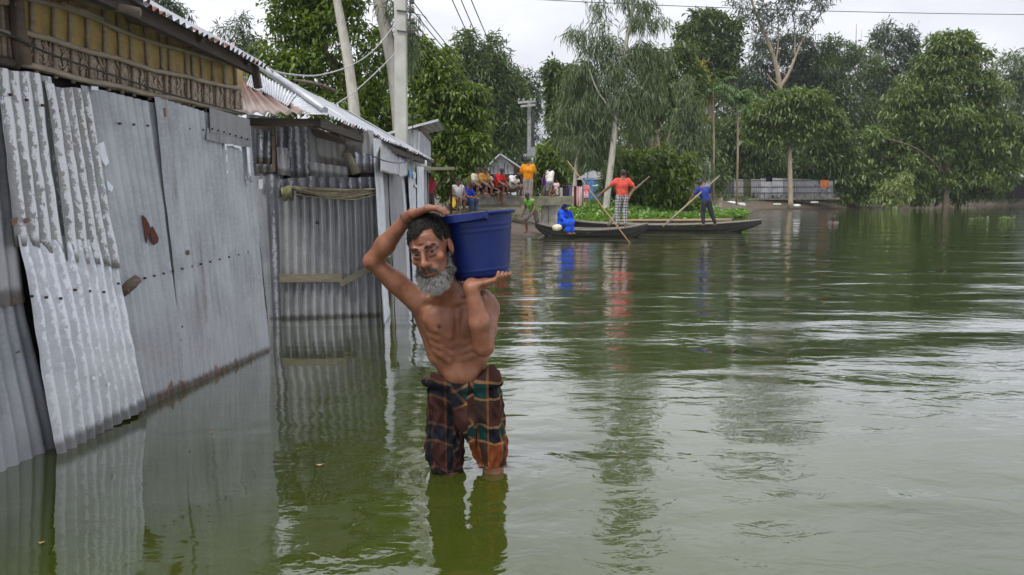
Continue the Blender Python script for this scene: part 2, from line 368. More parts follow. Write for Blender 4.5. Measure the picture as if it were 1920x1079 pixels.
# ------------------------------------------------------------------ corrugated sheets
SHEETN = 0
def sheet(name, corners, mat, parent, pitch=.076, amp=.009, crumple=.004, bulge=0.0, jagb=0.0, jagt=0.0, nv=26, spw=7, seed=None, notch=None):
    """corners bl, br, tr, tl (world); corrugations run from bottom to top"""
    global SHEETN; SHEETN += 1
    bl, br, tr, tl = [np.asarray(c, float) for c in corners]
    r = np.random.default_rng(SHEETN*31 if seed is None else seed)
    W = (np.linalg.norm(br-bl) + np.linalg.norm(tr-tl))/2; H = (np.linalg.norm(tl-bl) + np.linalg.norm(tr-br))/2
    nu = int(max(10, min(260, (W/pitch)*spw if amp > 0 else W/.03)))
    u = np.linspace(0, 1, nu + 1); v = np.linspace(0, 1, nv + 1); U, Vv = np.meshgrid(u, v)
    def jag(n, a):
        k = np.linspace(0, 1, max(4, int(W/.09))); return np.interp(u, k, r.uniform(0, a, len(k)))
    vb = jag(0, jagb)/H; vt = 1 - jag(1, jagt)/H
    VV = vb[None, :] + (vt - vb)[None, :]*Vv
    Pt = (bl*(1-U)[..., None] + br*U[..., None])*(1-VV)[..., None] + (tl*(1-U)[..., None] + tr*U[..., None])*VV[..., None]
    n = nrm(np.cross(br - bl, tl - bl))
    ph = r.uniform(0, 6.28); s1, s2 = r.uniform(0, 50, 2)
    drift = .35*np.sin(VV*H*1.7 + s1)
    rid = np.sin(2*np.pi*U*W/pitch + ph + drift*.6)
    cru = (np.sin(U*W*5.1 + s1 + 2*np.sin(VV*H*2.3)) * np.sin(VV*H*4.3 + s2 + 1.5*np.sin(U*W*3.7)) + .5*np.sin(U*W*13 + 3*np.sin(VV*H*6 + s1))*np.sin(VV*H*15 + s2))
    off = amp*rid*(1 + .25*np.sin(VV*H*3 + U*W*2 + s2)) + crumple*cru + bulge*np.sin(np.pi*U)*np.sin(np.pi*VV)
    Pt = Pt + n*off[..., None]
    I = np.arange(U.size).reshape(U.shape)
    F = np.stack([I[:-1, :-1], I[:-1, 1:], I[1:, 1:], I[1:, :-1]], -1).reshape(-1, 4)
    return part_np(name, Pt.reshape(-1, 3), F, mat, parent, smooth=True, attrs={'ridge': rid.ravel()}, uv=np.stack([U*W, VV*H], -1).reshape(-1, 2))
def wallsheet(name, pl, tl, tr, br, bl, mat, parent, off=0.0, offs=None, foot=False, **kw):
    o = offs or (off,)*4; c4 = [on(pl, *bl, o[0]), on(pl, *br, o[1]), on(pl, *tr, o[2]), on(pl, *tl, o[3])]
    for c in c4[:2]:
        if foot and c[2] < .7: c[2] = -.06
        elif abs(c[2]) < .13: c[2] -= .05          # foot of the sheet stands in the water
    return sheet(name, c4, mat, parent, **kw)
def flatbit(name, pl, pts, mat, parent, off, th=.003):
    mb = MB(); q = [on(pl, *p, off) for p in pts]; n3 = np.array([pl[2][0], pl[2][1], 0]); mb.poly(q, n3, th); return mb.build(name, mat, parent)

# ================================================================== near house: tin skirt below a bamboo-mat wall
WA, WB = G(0, 890), G(505, 655)
PLN = plane(WA, WB)
if PLN[2][0] < 0: PLN = (PLN[0], PLN[1], -PLN[2])
N3 = np.array([PLN[2][0], PLN[2][1], 0.0]); T3 = np.array([PLN[1][0], PLN[1][1], 0.0])
house = thing('bamboo_house', 'nearest house on the left, bamboo mat wall above grey corrugated tin sheets standing in floodwater', 'house', (WB[0]-.1, (WA[1]+WB[1])/2, 0))
# near-black backing added behind the cladding to block light and see-through gaps
mb = MB(); a = on(PLN, 450, 300, -.07); a2 = WA + T3*-3.2 - N3*.10
for z0, z1 in ((-.6, 2.9),):
    mb.add([(a2[0], a2[1], z0), (a[0], a[1], z0), (a[0], a[1], 2.28), (a2[0], a2[1], 2.28)], [(0, 1, 2, 3)])
    mb.add([(a[0], a[1], z0), (a[0]-3.4, a[1]+.3, z0), (a[0]-3.4, a[1]+.3, 4.0), (a[0], a[1], 2.28)], [(0, 1, 2, 3)])
mb.build('dark_backing', M['void'], house)
wallsheet('tin_sheet', PLN, (-420, 300), (17, 455), (111, 850), (-420, 1300), M['tin_dull'], house, off=-.02, amp=.008, jagb=.02)
wallsheet('tin_sheet', PLN, (-420, 60), (0, 128), (52, 572), (-420, 640), M['tin_dull'], house, off=.005, amp=.008, jagb=.02)
wallsheet('tin_sheet', PLN, (152, 160), (300, 196), (366, 716), (262, 760), M['tin_grey'], house, off=.012, jagb=.03, amp=.0075, bulge=.01)
wallsheet('tin_sheet', PLN, (290, 181), (470, 236), (507, 657), (352, 724), M['tin_grey'], house, offs=(.02, .02, .03, .034), jagb=.03, amp=.0078, crumple=.005)
wallsheet('tin_sheet', PLN, (-12, 122), (92, 138), (140, 498), (28, 470), M['tin_flake'], house, off=.045, jagb=.06, jagt=.02, crumple=.007, amp=.0105)
wallsheet('tin_sheet', PLN, (84, 142), (166, 168), (228, 520), (128, 500), M['tin_flake'], house, off=.058, jagb=.06, jagt=.04, crumple=.007, amp=.0105)
wallsheet('tin_sheet', PLN, (28, 405), (212, 430), (274, 753), (112, 842), M['tin_bright'], house, offs=(.085, .07, .04, .035), jagb=.012, jagt=.10, crumple=.010, amp=.010, bulge=.025)
# small patch plates with nail rows
for q, of in ((((392, 202), (468, 224), (469, 262), (394, 248)), .05), (((388, 240), (412, 246), (411, 268), (386, 262)), .044),
              (((411, 246), (440, 252), (440, 274), (411, 268)), .046), (((439, 252), (470, 260), (470, 277), (439, 274)), .044)):
    flatbit('patch_plate', PLN, q, M['tin_flat'], house, of, .002)
mb = MB()
def nail(px, py, of, r=.006): mb.box(on(PLN, px, py, of), (r, .006, r), (T3, N3, (0, 0, 1)))
for i in range(7): nail(398 + i*11, 242 + i*3.2, .054)
for i in range(12): nail(225 + i*26, 232 + i*2, .03); nail(272 + i*17.5, 522 - i*4.4, .034)
for i in range(8): nail(60 + i*27, 556 + i*-4 + (i % 3)*6, .075)
for i in range(5): nail(20 + i*30, 178 + i*10, .062)
mb.build('nails', M['wood_dark'], house)['kind'] = 'stuff'
# torn posters and paint flakes
posters = [(((168, 250), (176, 249), (178, 275), (186, 283), (183, 300), (191, 316), (178, 318), (171, 285)), 'paper_blue'),
           (((184, 270), (194, 266), (204, 305), (198, 312), (190, 300), (187, 286)), 'paper'), (((171, 262), (181, 266), (180, 280), (172, 278)), 'paper'),
           (((181, 322), (190, 328), (198, 352), (200, 372), (190, 362), (184, 345)), 'paper'), (((200, 338), (212, 350), (210, 360), (202, 356)), 'paper'),
           (((182, 343), (198, 346), (198, 351), (183, 349)), 'paper_blue')]
for q, m in posters: flatbit('torn_poster', PLN, q, M[m], house, .032 + .003*(m == 'paper_blue'), .0015)
for q in (((421, 270), (437, 271), (436, 274), (424, 274), (425, 282), (422, 281)), ((437, 272), (452, 275), (453, 285), (449, 279), (438, 276)), ((462, 276), (468, 277), (470, 332), (466, 322), (464, 300)),
          ((424, 290), (426, 290), (426, 303), (424, 303)), ((425, 320), (428, 320), (427, 326), (425, 326)), ((171, 162), (184, 163), (184, 170), (171, 169))):
    flatbit('paint_flake', PLN, q, M['paper'], house, .052 if q[0][0] > 300 else .03, .001)
r_ = random.Random(5)
for i in range(20):                    # peeling bits on the bright sheet
    px, py = r_.uniform(70, 240), r_.uniform(450, 800)
    if px < 60 + (py - 430)*.16 or px > 205 + (py - 450)*.2 or py > 835 - (px - 112)*.5: continue
    s = r_.uniform(2, 4.5); q = [(px + s*r_.uniform(.5, 1.1)*math.cos(t), py + s*r_.uniform(.6, 1.6)*math.sin(t)) for t in (0, 1.2, 2.6, 3.6, 5)]
    flatbit('paint_flake', PLN, q, M['paper'], house, .10, .001)
flatbit('rust_hole', PLN, [(266, 403), (273, 409), (279, 420), (281, 428), (286, 425), (290, 432), (297, 446), (296, 455), (288, 460), (284, 452), (281, 436), (277, 445), (275, 458), (272, 445), (269, 425)], plain('rust_patch', (.075, .018, .010), .9, .3, 30), house, .032, .002)
for q in (((302, 204), (310, 202), (318, 212), (312, 220), (304, 216)), ((311, 200), (316, 203), (316, 216), (312, 214)), ((160, 202), (166, 200), (165, 212), (162, 216)), ((20, 412), (33, 408), (31, 420), (23, 424)), ((45, 410), (55, 409), (54, 417), (47, 419)), ((350, 470), (356, 469), (356, 478), (351, 478))):
    flatbit('rust_patch', PLN, q, M['tin_rust'], house, .036 if q[0][0] > 100 else .062, .0015)
# scrawled charcoal marks on the sheet near its far edge
mb = MB()
for q in (((458, 326), (462, 350)), ((462, 327), (466, 338)), ((459, 340), (465, 336)), ((469, 322), (470, 342)), ((470, 342), (474, 339))):
    mb.tube([on(PLN, *q[0], .040), on(PLN, *q[1], .040)], .0022, 4)
mb.build('charcoal_scrawl', M['wire'], house)
mb = MB(); mb.tube([on(PLN, 229, 550, .02), on(PLN, 246, 533, .09), on(PLN, 259, 522, .11)], [.026, .033, .026], 9); mb.tube([on(PLN, 240, 541, .08), on(PLN, 243, 552, .09)], [.008, .003], 5)
mb.build('log_stub', M['wood'], house)
# --- bamboo mat wall
def mat_yellow():
    b = NB('bamboo_mat'); uv = b.coord('UV'); oi = b.n('ShaderNodeObjectInfo').outputs['Random']
    n1 = b.noise(b.map(uv, (1, 1, 1), (3, 1, 0)), 9, 5, .65, 1.5); n2 = b.noise(uv, 45, 4, .6)
    col = b.ramp(n1, [(.25, (.24, .17, .055)), (.5, (.44, .32, .11)), (.75, (.54, .42, .18))])
    col = b.mix(b.math('MULTIPLY', n2, .35), col, (.10, .07, .03)); b.P(Base_Color=col, Roughness=.7); b.bump(b.math('ADD', n1, n2), .4, .004); return b.m
MATY = mat_yellow(); WEAVE = woodm('woven_bamboo_strip', (.22, .16, .12), (.58, .48, .37), (30, 30, 30), .75)
B0, B1 = (-330, 55), (456, 213)        # bottom batten line
def lerp2(p, q, t): return (p[0] + (q[0]-p[0])*t, p[1] + (q[1]-p[1])*t)
LOW = [(-330, 40), (40, 118), (130, 143), (290, 178), (456, 213)]; MID = [(-330, -40), (30, 56), (140, 88), (300, 134), (456, 168)]; TOP = [(-330, -160), (60, 0), (165, 26), (215, 55), (330, 92), (456, 126)]
def yl(L, px): return float(np.interp(px, [p[0] for p in L], [p[1] for p in L]))
lx_up = [60, 101, 132, 165, 197, 224, 245, 275, 303, 318, 349, 361, 378, 399, 420, 441]
lx_lo = [68, 104, 137, 171, 204, 229, 251, 280, 312, 323, 353, 362, 385, 407, 425, 443]
edges = [38] + lx_up + [456]; edl = [38] + lx_lo + [456]
for i in range(len(edges)-1):          # upper row: smooth yellow matting, one panel per bay
    q = [(edl[i] if False else edges[i], yl(MID, edges[i])), (edges[i+1], yl(MID, edges[i+1])), (edges[i+1], yl(TOP, edges[i+1]) - 90), (edges[i], yl(TOP, edges[i]) - 90)]
    c = [on(PLN, *p, -.03) for p in q]
    for k in (2, 3): c[k] = np.array([c[k-0][0], c[k][1], min(c[k][2], 2.30)])
    b3 = on(PLN, *q[0], -.03); b4 = on(PLN, *q[1], -.03)
    c[2] = np.array([b4[0], b4[1], 2.34]); c[3] = np.array([b3[0], b3[1], 2.34])
    sheet('mat_panel', c, MATY, house, amp=0, crumple=.004, nv=6)
stripR = np.random.default_rng(11)
for i in range(len(edl)-1):            # lower row: herringbone weave of split bamboo
    q = [(edl[i], yl(LOW, edl[i])), (edl[i+1], yl(LOW, edl[i+1])), (edl[i+1], yl(MID, edl[i+1])), (edl[i], yl(MID, edl[i]))]
    c = [on(PLN, *p, -.035) for p in q]; mb = MB()
    W = np.linalg.norm(c[1]-c[0]); H = c[3][2]-c[0][2]
    o_, ux = c[0], nrm((c[1]-c[0])*[1, 1, 0])
    mb.box(o_ + ux*W/2 + np.array([0, 0, H/2]) - N3*.01, (W/2, .004, H/2 + .02), (ux, N3, (0, 0, 1)))
    nx, ny = max(2, round(W/.05)), max(3, round(H/.055))
    for a in range(nx):
        for b2 in range(ny):
            sg = 1 if (a + b2//2) % 2 else -1
            for k in range(3):
                cx_ = o_ + ux*((a+.5)*W/nx) + np.array([0, 0, (b2+.5)*H/ny + (k-1)*.017]); l = .027*stripR.uniform(.8, 1.15)
                an = sg*math.radians(48 + stripR.uniform(-9, 9)); d = ux*math.cos(an) + np.array([0, 0, math.sin(an)]); pn = np.cross(d, N3)
                mb.box(cx_ + N3*stripR.uniform(-.002, .008), (l, .0025, .0055), (d, N3, pn))
    w_ = mb.build('woven_panel', WEAVE, house); w_['kind'] = 'stuff'
def lath(pts, wd, th, off, mat=None, name='lath'):
    mb = MB(); pts = [on(PLN, *p, off) for p in pts]
    mb.tube(pts, [wd*(1 + .12*math.sin(3*i)) for i in range(len(pts))], 8, sq=1.0); return mb.build(name, mat or M['batten'], house)
for px, pl_ in zip(lx_up, lx_lo):
    lath([(px + (2 if px > 200 else 0), yl(MID, px)), (px, yl(TOP, px)), (px - 4, yl(TOP, px) - 42)], .0115 if px < 300 else .013, 0, -.018)
    lath([(pl_, yl(LOW, pl_) + 12), (pl_ - 1, yl(MID, pl_))], .0115, 0, -.018)
def curve(L, x0, x1, n=14): return [(x, yl(L, x) + 1.5*math.sin(x*.05)) for x in np.linspace(x0, x1, n)]
lath(curve(LOW, 36, 458), .016, 0, .012, name='batten'); lath(curve(MID, 28, 449), .0155, 0, .004, name='batten'); lath(curve(TOP, -40, 448), .014, 0, .006, name='batten')
lath([(p[0], p[1] - 5) for p in curve(TOP, 118, 192, 6)], .013, 0, .016, name='batten')
lath([(41, 122), (30, 60), (26, 10), (24, -30)], .045, 0, .0, M['wood'], 'corner_post')
lath([(32, 130), (24, 60), (20, -30)], .014, 0, .035, M['wood_dark'], 'corner_post')
for px in (-24, -8, 4, 15): lath([(px+4, 118), (px, 40), (px-3, -20)], .014, 0, -.01)
lath([(-200, 20), (0, 60), (24, 66)], .018, 0, .02, name='batten'); lath([(-200, 78), (-10, 112), (26, 120)], .026, 0, .02, M['wood_dark'], 'batten'); lath([(-200, -60), (0, 1), (24, 8)], .018, 0, .02, name='batten')
c = [on(PLN, *p, -.05) for p in ((-300, 60), (34, 128), (30, -100), (-300, -320))]; sheet('mat_panel', c, MATY, house, amp=0, crumple=.004, nv=6)
# --- eave and roof
def EV(px): return np.array(P(px, 0, 1)*0) if False else None
EX, EZ = -1.85, 2.25
def eave_pt(y, up=0.0): return np.array([EX - up, y, EZ + .56*up])
sheet('roof_sheet', [eave_pt(6.02), eave_pt(4.05), eave_pt(4.05, 1.9), eave_pt(6.02, 1.9)], M['tin_roof'], house, pitch=.085, amp=.016, jagb=.015, crumple=.003, nv=10)
sheet('roof_sheet', [eave_pt(4.12) + [0, 0, .022], eave_pt(1.6) + [0, 0, .022], eave_pt(1.6, 1.9) + [0, 0, .022], eave_pt(4.12, 1.9) + [0, 0, .022]], M['tin_roof'], house, pitch=.085, amp=.016, jagb=.015, crumple=.003, nv=10)
mb = MB(); mb.bar((EX - .10, 1.6, EZ - .015), (EX - .10, 6.0, EZ - .02), .045, .075); mb.build('eave_board', M['wood_dark'], house)
for y in (2.2, 3.05, 4.9, 5.75): mb = MB(); mb.bar((EX - .04, y, EZ - .0), (EX - 1.6, y, EZ + .82), .05, .06); mb.build('rafter', M['wood_dark'], house)
for px, py, Y in ((262, 24, 3.95), (338, 58, 4.75)):    # bamboo purlin ends poking out under the eave
    e = P(px, py, Y); b_ = e + np.array([-.55, -.05, .12]); mb = MB(); mb.tube([b_, e], [.027, .024], 12, cap=True); mb.tube([e, e + nrm(e-b_)*.004], [.018, .018], 10)
    mb.build('bamboo_beam', M['wood'], house)
mb = MB(); e = P(478, 140, 5.95); mb.bar(e + [0, 0, .06], e + [0.02, 0, -.10], .05, .05); mb.build('eave_bracket', M['wood_dark'], house)

# ================================================================== second building: patched tin shack with hipped roof
FA, FB = G(525, 597), G(716, 590)
PF = plane(FA, FB); PF = PF if PF[2][1] < 0 else (PF[0], PF[1], -PF[2])
SA_, SB_ = np.array([FB[0] + .02, FB[1] + .05, 0]), np.array([-1.86, 16.0, 0])
PS = plane(SA_, SB_); PS = PS if PS[2][0] > 0 else (PS[0], PS[1], -PS[2])
shack = thing('tin_shack', 'long low shack of patched tin sheets with hipped tin roof, behind the bamboo house', 'house', (-2.4, 11, 0))
def F(px, py, o=0.0): return on(PF, px, py, o)
mb = MB(); q = [F(455, 600, -.12), F(712, 600, -.12)]
mb.add([(q[0][0], q[0][1], -.6), (q[1][0], q[1][1], -.6), (q[1][0] - .22, q[1][1], 1.95), (q[0][0], q[0][1], 1.95)], [(0, 1, 2, 3)])
mb.add([(q[1][0], q[1][1], -.6), (-1.99, 15.0, -.6), (-2.14, 15.0, 1.85), (q[1][0] - .22, q[1][1], 1.85)], [(0, 1, 2, 3)])
mb.build('dark_backing', M['void'], shack)  # same added near-black backing, behind the shack sheets
fs = lambda tl, tr, br, bl, m, off, **kw: wallsheet('tin_sheet', PF, tl, tr, br, bl, M[m], shack, off=off, **kw)
# left recess next to the near house
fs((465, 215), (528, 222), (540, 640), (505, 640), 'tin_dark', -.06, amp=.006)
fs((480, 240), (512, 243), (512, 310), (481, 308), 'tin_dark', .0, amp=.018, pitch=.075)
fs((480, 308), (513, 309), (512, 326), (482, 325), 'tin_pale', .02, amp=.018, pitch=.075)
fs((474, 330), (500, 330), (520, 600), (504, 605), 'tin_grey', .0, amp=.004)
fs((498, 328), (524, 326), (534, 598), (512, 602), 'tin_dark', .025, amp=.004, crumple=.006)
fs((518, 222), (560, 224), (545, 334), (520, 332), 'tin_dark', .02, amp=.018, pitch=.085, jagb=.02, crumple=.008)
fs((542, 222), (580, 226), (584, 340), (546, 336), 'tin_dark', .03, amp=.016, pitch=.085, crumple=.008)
fs((519, 276), (540, 278), (546, 334), (522, 330), 'tin_bright', .045, amp=.014, pitch=.085, crumple=.01, jagb=.03)
fs((576, 240), (600, 242), (606, 338), (580, 338), 'tin_flat', .03, amp=.003)
fs((592, 255), (624, 262), (624, 312), (600, 306), 'tin_flat', .05, amp=.002)
fs((618, 258), (646, 270), (648, 315), (622, 312), 'tin_flat', .04, amp=.003)
fs((580, 303), (652, 314), (652, 340), (582, 336), 'tin_pale', .055, amp=.003)
fs((640, 232), (700, 246), (702, 322), (644, 330), 'tin_flat', .02, amp=.004)
fs((648, 250), (676, 252), (678, 288), (648, 286), 'tin_flat', .05, amp=.001)
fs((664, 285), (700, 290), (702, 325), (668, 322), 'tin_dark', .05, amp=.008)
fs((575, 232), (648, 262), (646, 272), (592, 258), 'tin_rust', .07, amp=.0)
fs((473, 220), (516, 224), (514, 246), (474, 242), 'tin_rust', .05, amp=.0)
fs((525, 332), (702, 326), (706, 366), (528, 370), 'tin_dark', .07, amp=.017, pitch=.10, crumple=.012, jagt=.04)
# door panel of wide corrugations
wallsheet('door_panel', PF, (522, 352), (706, 362), (716, 592), (527, 598), M['tin_pale'], shack, off=.055, amp=.021, pitch=.088, crumple=.007, jagb=.02, spw=10)
mb = MB(); mb.bar(F(524, 522, .10), F(641, 521, .10), .03, .085); mb.build('door_rail', M['wood_pale'], shack)
mb = MB(); mb.bar(F(638, 533, .12), F(690, 505, .12), .03, .06); mb.build('door_rail', M['wood_pale'], shack)
mb = MB(); mb.bar(F(513, 218, .05), F(514, 322, .05), .03, .03); mb.build('wall_batten', M['wood'], shack)
mb = MB(); mb.tube([F(648, 287, .08), F(657, 300, .11), F(668, 326, .10)], [.045, .04, .05], 9); mb.build('stump_prop', M['wood_pale'], shack)
flatbit('torn_poster', PF, ((485, 337), (493, 336), (492, 354), (485, 355)), M['paper'], shack, .03)
mb = MB()
for t in np.linspace(0, 1, 12): mb.box(F(530 + t*165, 521 - t*8, .085), (.006, .006, .006))
mb.build('nails', M['wood_dark'], shack)['kind'] = 'stuff'
mb = MB(); p0, p1 = F(726, 480, .02), F(726, 600, .02)
mb.box(((p1[0]), p1[1], .0), (.055, .055, .62)); mb.build('mossy_post', plain('mossy_concrete', (.085, .085, .028), .9, .5, 9), shack)
# side wall sheets
ss = lambda tl, tr, br, bl, m, off, **kw: wallsheet('tin_sheet', PS, tl, tr, br, bl, M[m], shack, offs=(off, off, off - .17, off - .17), foot=True, **kw)
ss((697, 258), (714, 262), (733, 520), (719, 545), 'tin_white', .08, amp=.006, pitch=.1)
ss((712, 262), (752, 272), (754, 332), (714, 322), 'tin_flat', .05, amp=.010, pitch=.16, jagb=.03)
ss((748, 272), (763, 276), (763, 330), (749, 334), 'tin_dull', .07, amp=.002)
ss((714, 318), (728, 320), (742, 545), (722, 580), 'tin_flat', .02, amp=.002); ss((727, 318), (753, 324), (764, 505), (740, 545), 'tin_flat', .03, amp=.003)
ss((750, 326), (768, 328), (774, 480), (761, 510), 'tin_white', .02, amp=.002)
ss((764, 276), (785, 285), (790, 440), (774, 480), 'tin_white', .06, amp=.010, pitch=.2)
ss((782, 300), (793, 303), (795, 430), (788, 440), 'tin_white', .12, amp=.02, pitch=.30)
flatbit('torn_poster', PS, ((767, 318), (773, 318), (773, 332), (768, 332)), M['paper_blue'], shack, -.02); flatbit('torn_poster', PS, ((773, 322), (780, 324), (779, 336), (775, 332)), M['paper'], shack, -.02)
flatbit('torn_poster', PS, ((777, 345), (785, 350), (784, 354), (778, 350)), M['paper'], shack, -.02)
mb = MB(); mb.lathe(on(PS, 789, 306, .1), [(0, .05), (.10, .05), (.11, .03), (.11, -.05), (.09, -.06)], 14); mb.build('pipe_cap', plain('white_plastic', (.7, .7, .7), .5), shack)
# hipped roof
ez, rz = 2.07, 2.80
E0, E1, R0, R1 = np.array([-1.50, 6.32, 1.935]), np.array([-1.51, 15.2, 1.935]), np.array([-2.81, 8.67, 2.69]), np.array([-2.82, 15.2, 2.69])
EL = np.array([-3.9, 6.34, 1.955])
n_ = 7
for i in range(n_):                    # long slope, overlapping sheets
    t0, t1 = i/n_, (i+1)/n_ + .012
    k = np.array([0, 0, .012*(i % 2)]); fx = lambda t: E0 + (E1-E0)*t
    rx = lambda t: R0 + (R1-R0)*t
    sheet('roof_sheet', [fx(t1) + k, fx(t0) + k, rx(t0) + k, rx(t1) + k], M['tin_roof'], shack, pitch=.10, amp=.014, jagb=.05, crumple=.004, nv=12)
hp = lambda s, t: EL*(1-s) + E0*s + (R0 - (EL*(1-s) + E0*s))*t
# front hip: rusty sheet, then two bright sheets along the hip
HIPN = nrm(np.cross(E0 - EL, R0 - EL)); HIPN = HIPN if HIPN[2] > 0 else -HIPN
def HPX(px, py, o=0.0):                 # a point of the hip slope seen at a pixel
    d = ray(px, py); c0 = np.array([0, 0, HC]); k = ((EL + HIPN*o - c0) @ HIPN)/(d @ HIPN); return c0 + k*d
sheet('rusty_sheet', [HPX(446, 214), HPX(577, 214), HPX(466, 152), HPX(446, 140)], M['tin_rust'], shack, pitch=.085, amp=.014, jagb=.02, nv=10)
sheet('roof_sheet', [HPX(488, 170, .02), HPX(540, 200, .02), HPX(556, 178, .02), HPX(476, 132, .02)], M['tin_roof'], shack, pitch=.085, amp=.008, nv=8)
sheet('roof_sheet', [HPX(524, 186, .012), HPX(578, 213, .012), HPX(615, 214, .012), HPX(556, 176, .012)], M['tin_roof'], shack, amp=.002, nv=8)
sheet('roof_sheet', [HPX(462, 160, .012), HPX(492, 176, .012), HPX(508, 156, .012), HPX(474, 132, .012)], M['tin_roof'], shack, pitch=.085, amp=.008, nv=8)
mb = MB(); mb.tube([E0 + [0, 0, .03], (E0+R0)/2 + [0, 0, .05], R0 + [0, 0, .04]], .03, 6); mb.build('hip_cap', M['tin_roof'], shack)
mb = MB(); mb.bar(E0 + [-.08, .08, -.06], E1 + [-.08, 0, -.06], .05, .07); mb.bar(EL + [0, .08, -.06], E0 + [-.08, .08, -.06], .05, .06); mb.build('eave_board', M['wood_dark'], shack)
mb = MB(); mb.poly([E1 + [0, -.05, -.03], R1 + [0, -.05, -.03], R1 + [-1.3, -.05, -.75]], (0, 1, 0), .02); mb.build('gable_panel', M['tin_flat'], shack)

# reed bundle, hanging cloth on the shack
mb = MB(); rr = random.Random(3)
for i in range(26):
    a, b_ = F(524 + rr.uniform(0, 50), 352 + rr.uniform(-3, 4), .16 + rr.uniform(-.03, .03)), F(706 - rr.uniform(0, 20), 360 + rr.uniform(-6, 6), .16 + rr.uniform(-.03, .03))
    sag = rr.uniform(-.02, .09); m_ = (a+b_)/2 - np.array([0, 0, sag]); q_ = (a*.25+b_*.75) - np.array([0, 0, sag*.9])
    mb.tube([a, (a+m_)/2 - [0, 0, sag*.2], m_, q_, b_], rr.uniform(.004, .009), 5)
rb = mb.build('reed_bundle', plain('dry_reeds', (.26, .23, .15), .85, .5, 25), None)
tag(rb, 'long bundle of dry reeds slung across the tin door panel of the shack', 'reeds')
mb = MB(); rr = random.Random(8)
for i in range(7):
    x = 531 + i*2.2; mb.tube([F(x, 352, .2), F(x + rr.uniform(-2, 2), 362, .22), F(x + rr.uniform(-3, 3), 372 + rr.uniform(0, 10), .2)], [.02, .016, .010], 5, sq=.5)
tag(mb.build('rag', plain('olive_rag', (.20, .20, .10), .9, .4, 25)), 'olive rag knotted round the left end of the reed bundle', 'rag')

# ================================================================== small upper shack behind the pole, and the lean-to
up = thing('tin_loft', 'small upright tin shed with slanting roof, right behind the concrete power pole', 'shed', P(790, 330, 19)*[1, 1, 0])
def box_sheets(parent, a, b, z0, z1, mat, **kw): return sheet('tin_sheet', [(a[0], a[1], z0), (b[0], b[1], z0), (b[0], b[1], z1), (a[0], a[1], z1)], mat, parent, **kw)
pa, pb, pc = P(757, 300, 18.6), P(790, 300, 18.8), P(807, 300, 20.6)
box_sheets(up, pa, pb, .2, P(757, 243, 18.6)[2], M['tin_white'], amp=.014, pitch=.1); box_sheets(up, pb, pc, .2, P(790, 245, 18.8)[2], M['tin_grey'], amp=.012, pitch=.1)
mb = MB(); r4 = [P(717, 251, 18.2), P(822, 223, 18.2), P(836, 243, 20.9), P(760, 262, 20.9)]
sheet('roof_sheet', [r4[0], r4[1], r4[2], r4[3]], M['tin_roof'], up, pitch=.14, amp=.012)
mb.bar(r4[0] + [0, 0, -.03], r4[1] + [0, 0, -.03], .04, .05); mb.build('roof_edge', M['tin_white'], up)
mb = MB(); mb.bar(P(787, 241, 18.7), P(807, 262, 20.5), .05, .12); mb.build('gable_board', M['wood'], up)
ln = thing('stall_awning', 'low open stall with flat plank awning and diagonal strut beyond the shack', 'stall', P(820, 400, 21)*[1, 1, 0])
mb = MB(); mb.poly([P(793, 319, 17.5), P(852, 319, 20), P(852, 319, 22) + [0, 0, .02], P(793, 318, 22)], (0, 0, 1), .06); mb.build('awning_board', M['wood_pale'], ln)
mb = MB(); mb.bar(P(848, 323, 20.5), P(806, 365, 20.5), .05, .05); mb.build('strut', M['wood'], ln)
mb = MB(); mb.bar(P(800, 322, 19.8), P(800, 420, 19.8), .08, .08); mb.build('stall_post', M['wood_dark'], ln)
mb = MB(); mb.bar(P(846, 321, 21.5), P(846, 400, 23.5), .06, .06); mb.build('stall_post', M['wood_dark'], ln)

# ================================================================== poles and wires
CONC = plain('pole_concrete', (.36, .36, .33), .85, .18, 3)
base = P(752, 364, 17.0); base[2] = 0
pole = thing('power_pole', 'thick pale concrete power pole rising behind the tin shack roof', 'power pole', base)
mb = MB(); mb.box((base[0], base[1], 3.5), (.125, .13, 4.2)); b0 = P(763, 100, 17.0); o = mb.build('shaft', CONC, pole)
for v in o.data.vertices:
    k = 1 - .03*max(0, v.co.z)/4; v.co.x = v.co.x*k + .011*v.co.z; v.co.y *= k
mb = MB(); mb.bar(P(769, -20, 16.9), P(769, 66, 16.9), .03, .06, (0, 1, 0)); mb.build('insulator_rail', M['wire'], pole)
for py in (3, 20, 40, 60):
    mb = MB(); c = P(773, py, 16.85); mb.lathe(c, [(0, -.05), (.035, -.05), (.045, -.02), (.03, 0), (.045, .02), (.035, .05), (0, .05)], 10); mb.build('insulator', plain('insulator_glaze', (.05, .04, .04), .3), pole)
for py in (20, 58):
    mb = MB(); a = P(744, py, 16.85); b_ = P(768, py + 3, 16.85); mb.bar(a, b_, .02, .03); mb.build('pole_band', M['wire'], pole)
base2 = P(992, 380, 38); base2[2] = .8
pole2 = thing('transformer_pole', 'distant grey power pole with crossarms and transformer box above the crowd', 'power pole', base2)
zt = P(992, 188, 38)[2]
mb = MB(); mb.box((base2[0], base2[1], (zt + .8)/2), (.09, .09, (zt - .8)/2)); mb.build('shaft', plain('grey_concrete', (.26, .27, .27), .85), pole2)
for py, x0, x1 in ((193, 971, 1004), (200, 976, 1004)):
    mb = MB(); mb.bar(P(x0, py, 37.7), P(x1, py - 3, 37.7), .08, .10); mb.build('crossarm', M['wire_pale'], pole2)
for px in (973, 982, 996, 1003):
    mb = MB(); c = P(px, 188, 37.7); mb.lathe(c, [(0, -.07), (.03, -.07), (.04, -.02), (.03, 0), (.04, .03), (.02, .08), (0, .08)], 8); mb.build('insulator', M['wire_pale'], pole2)
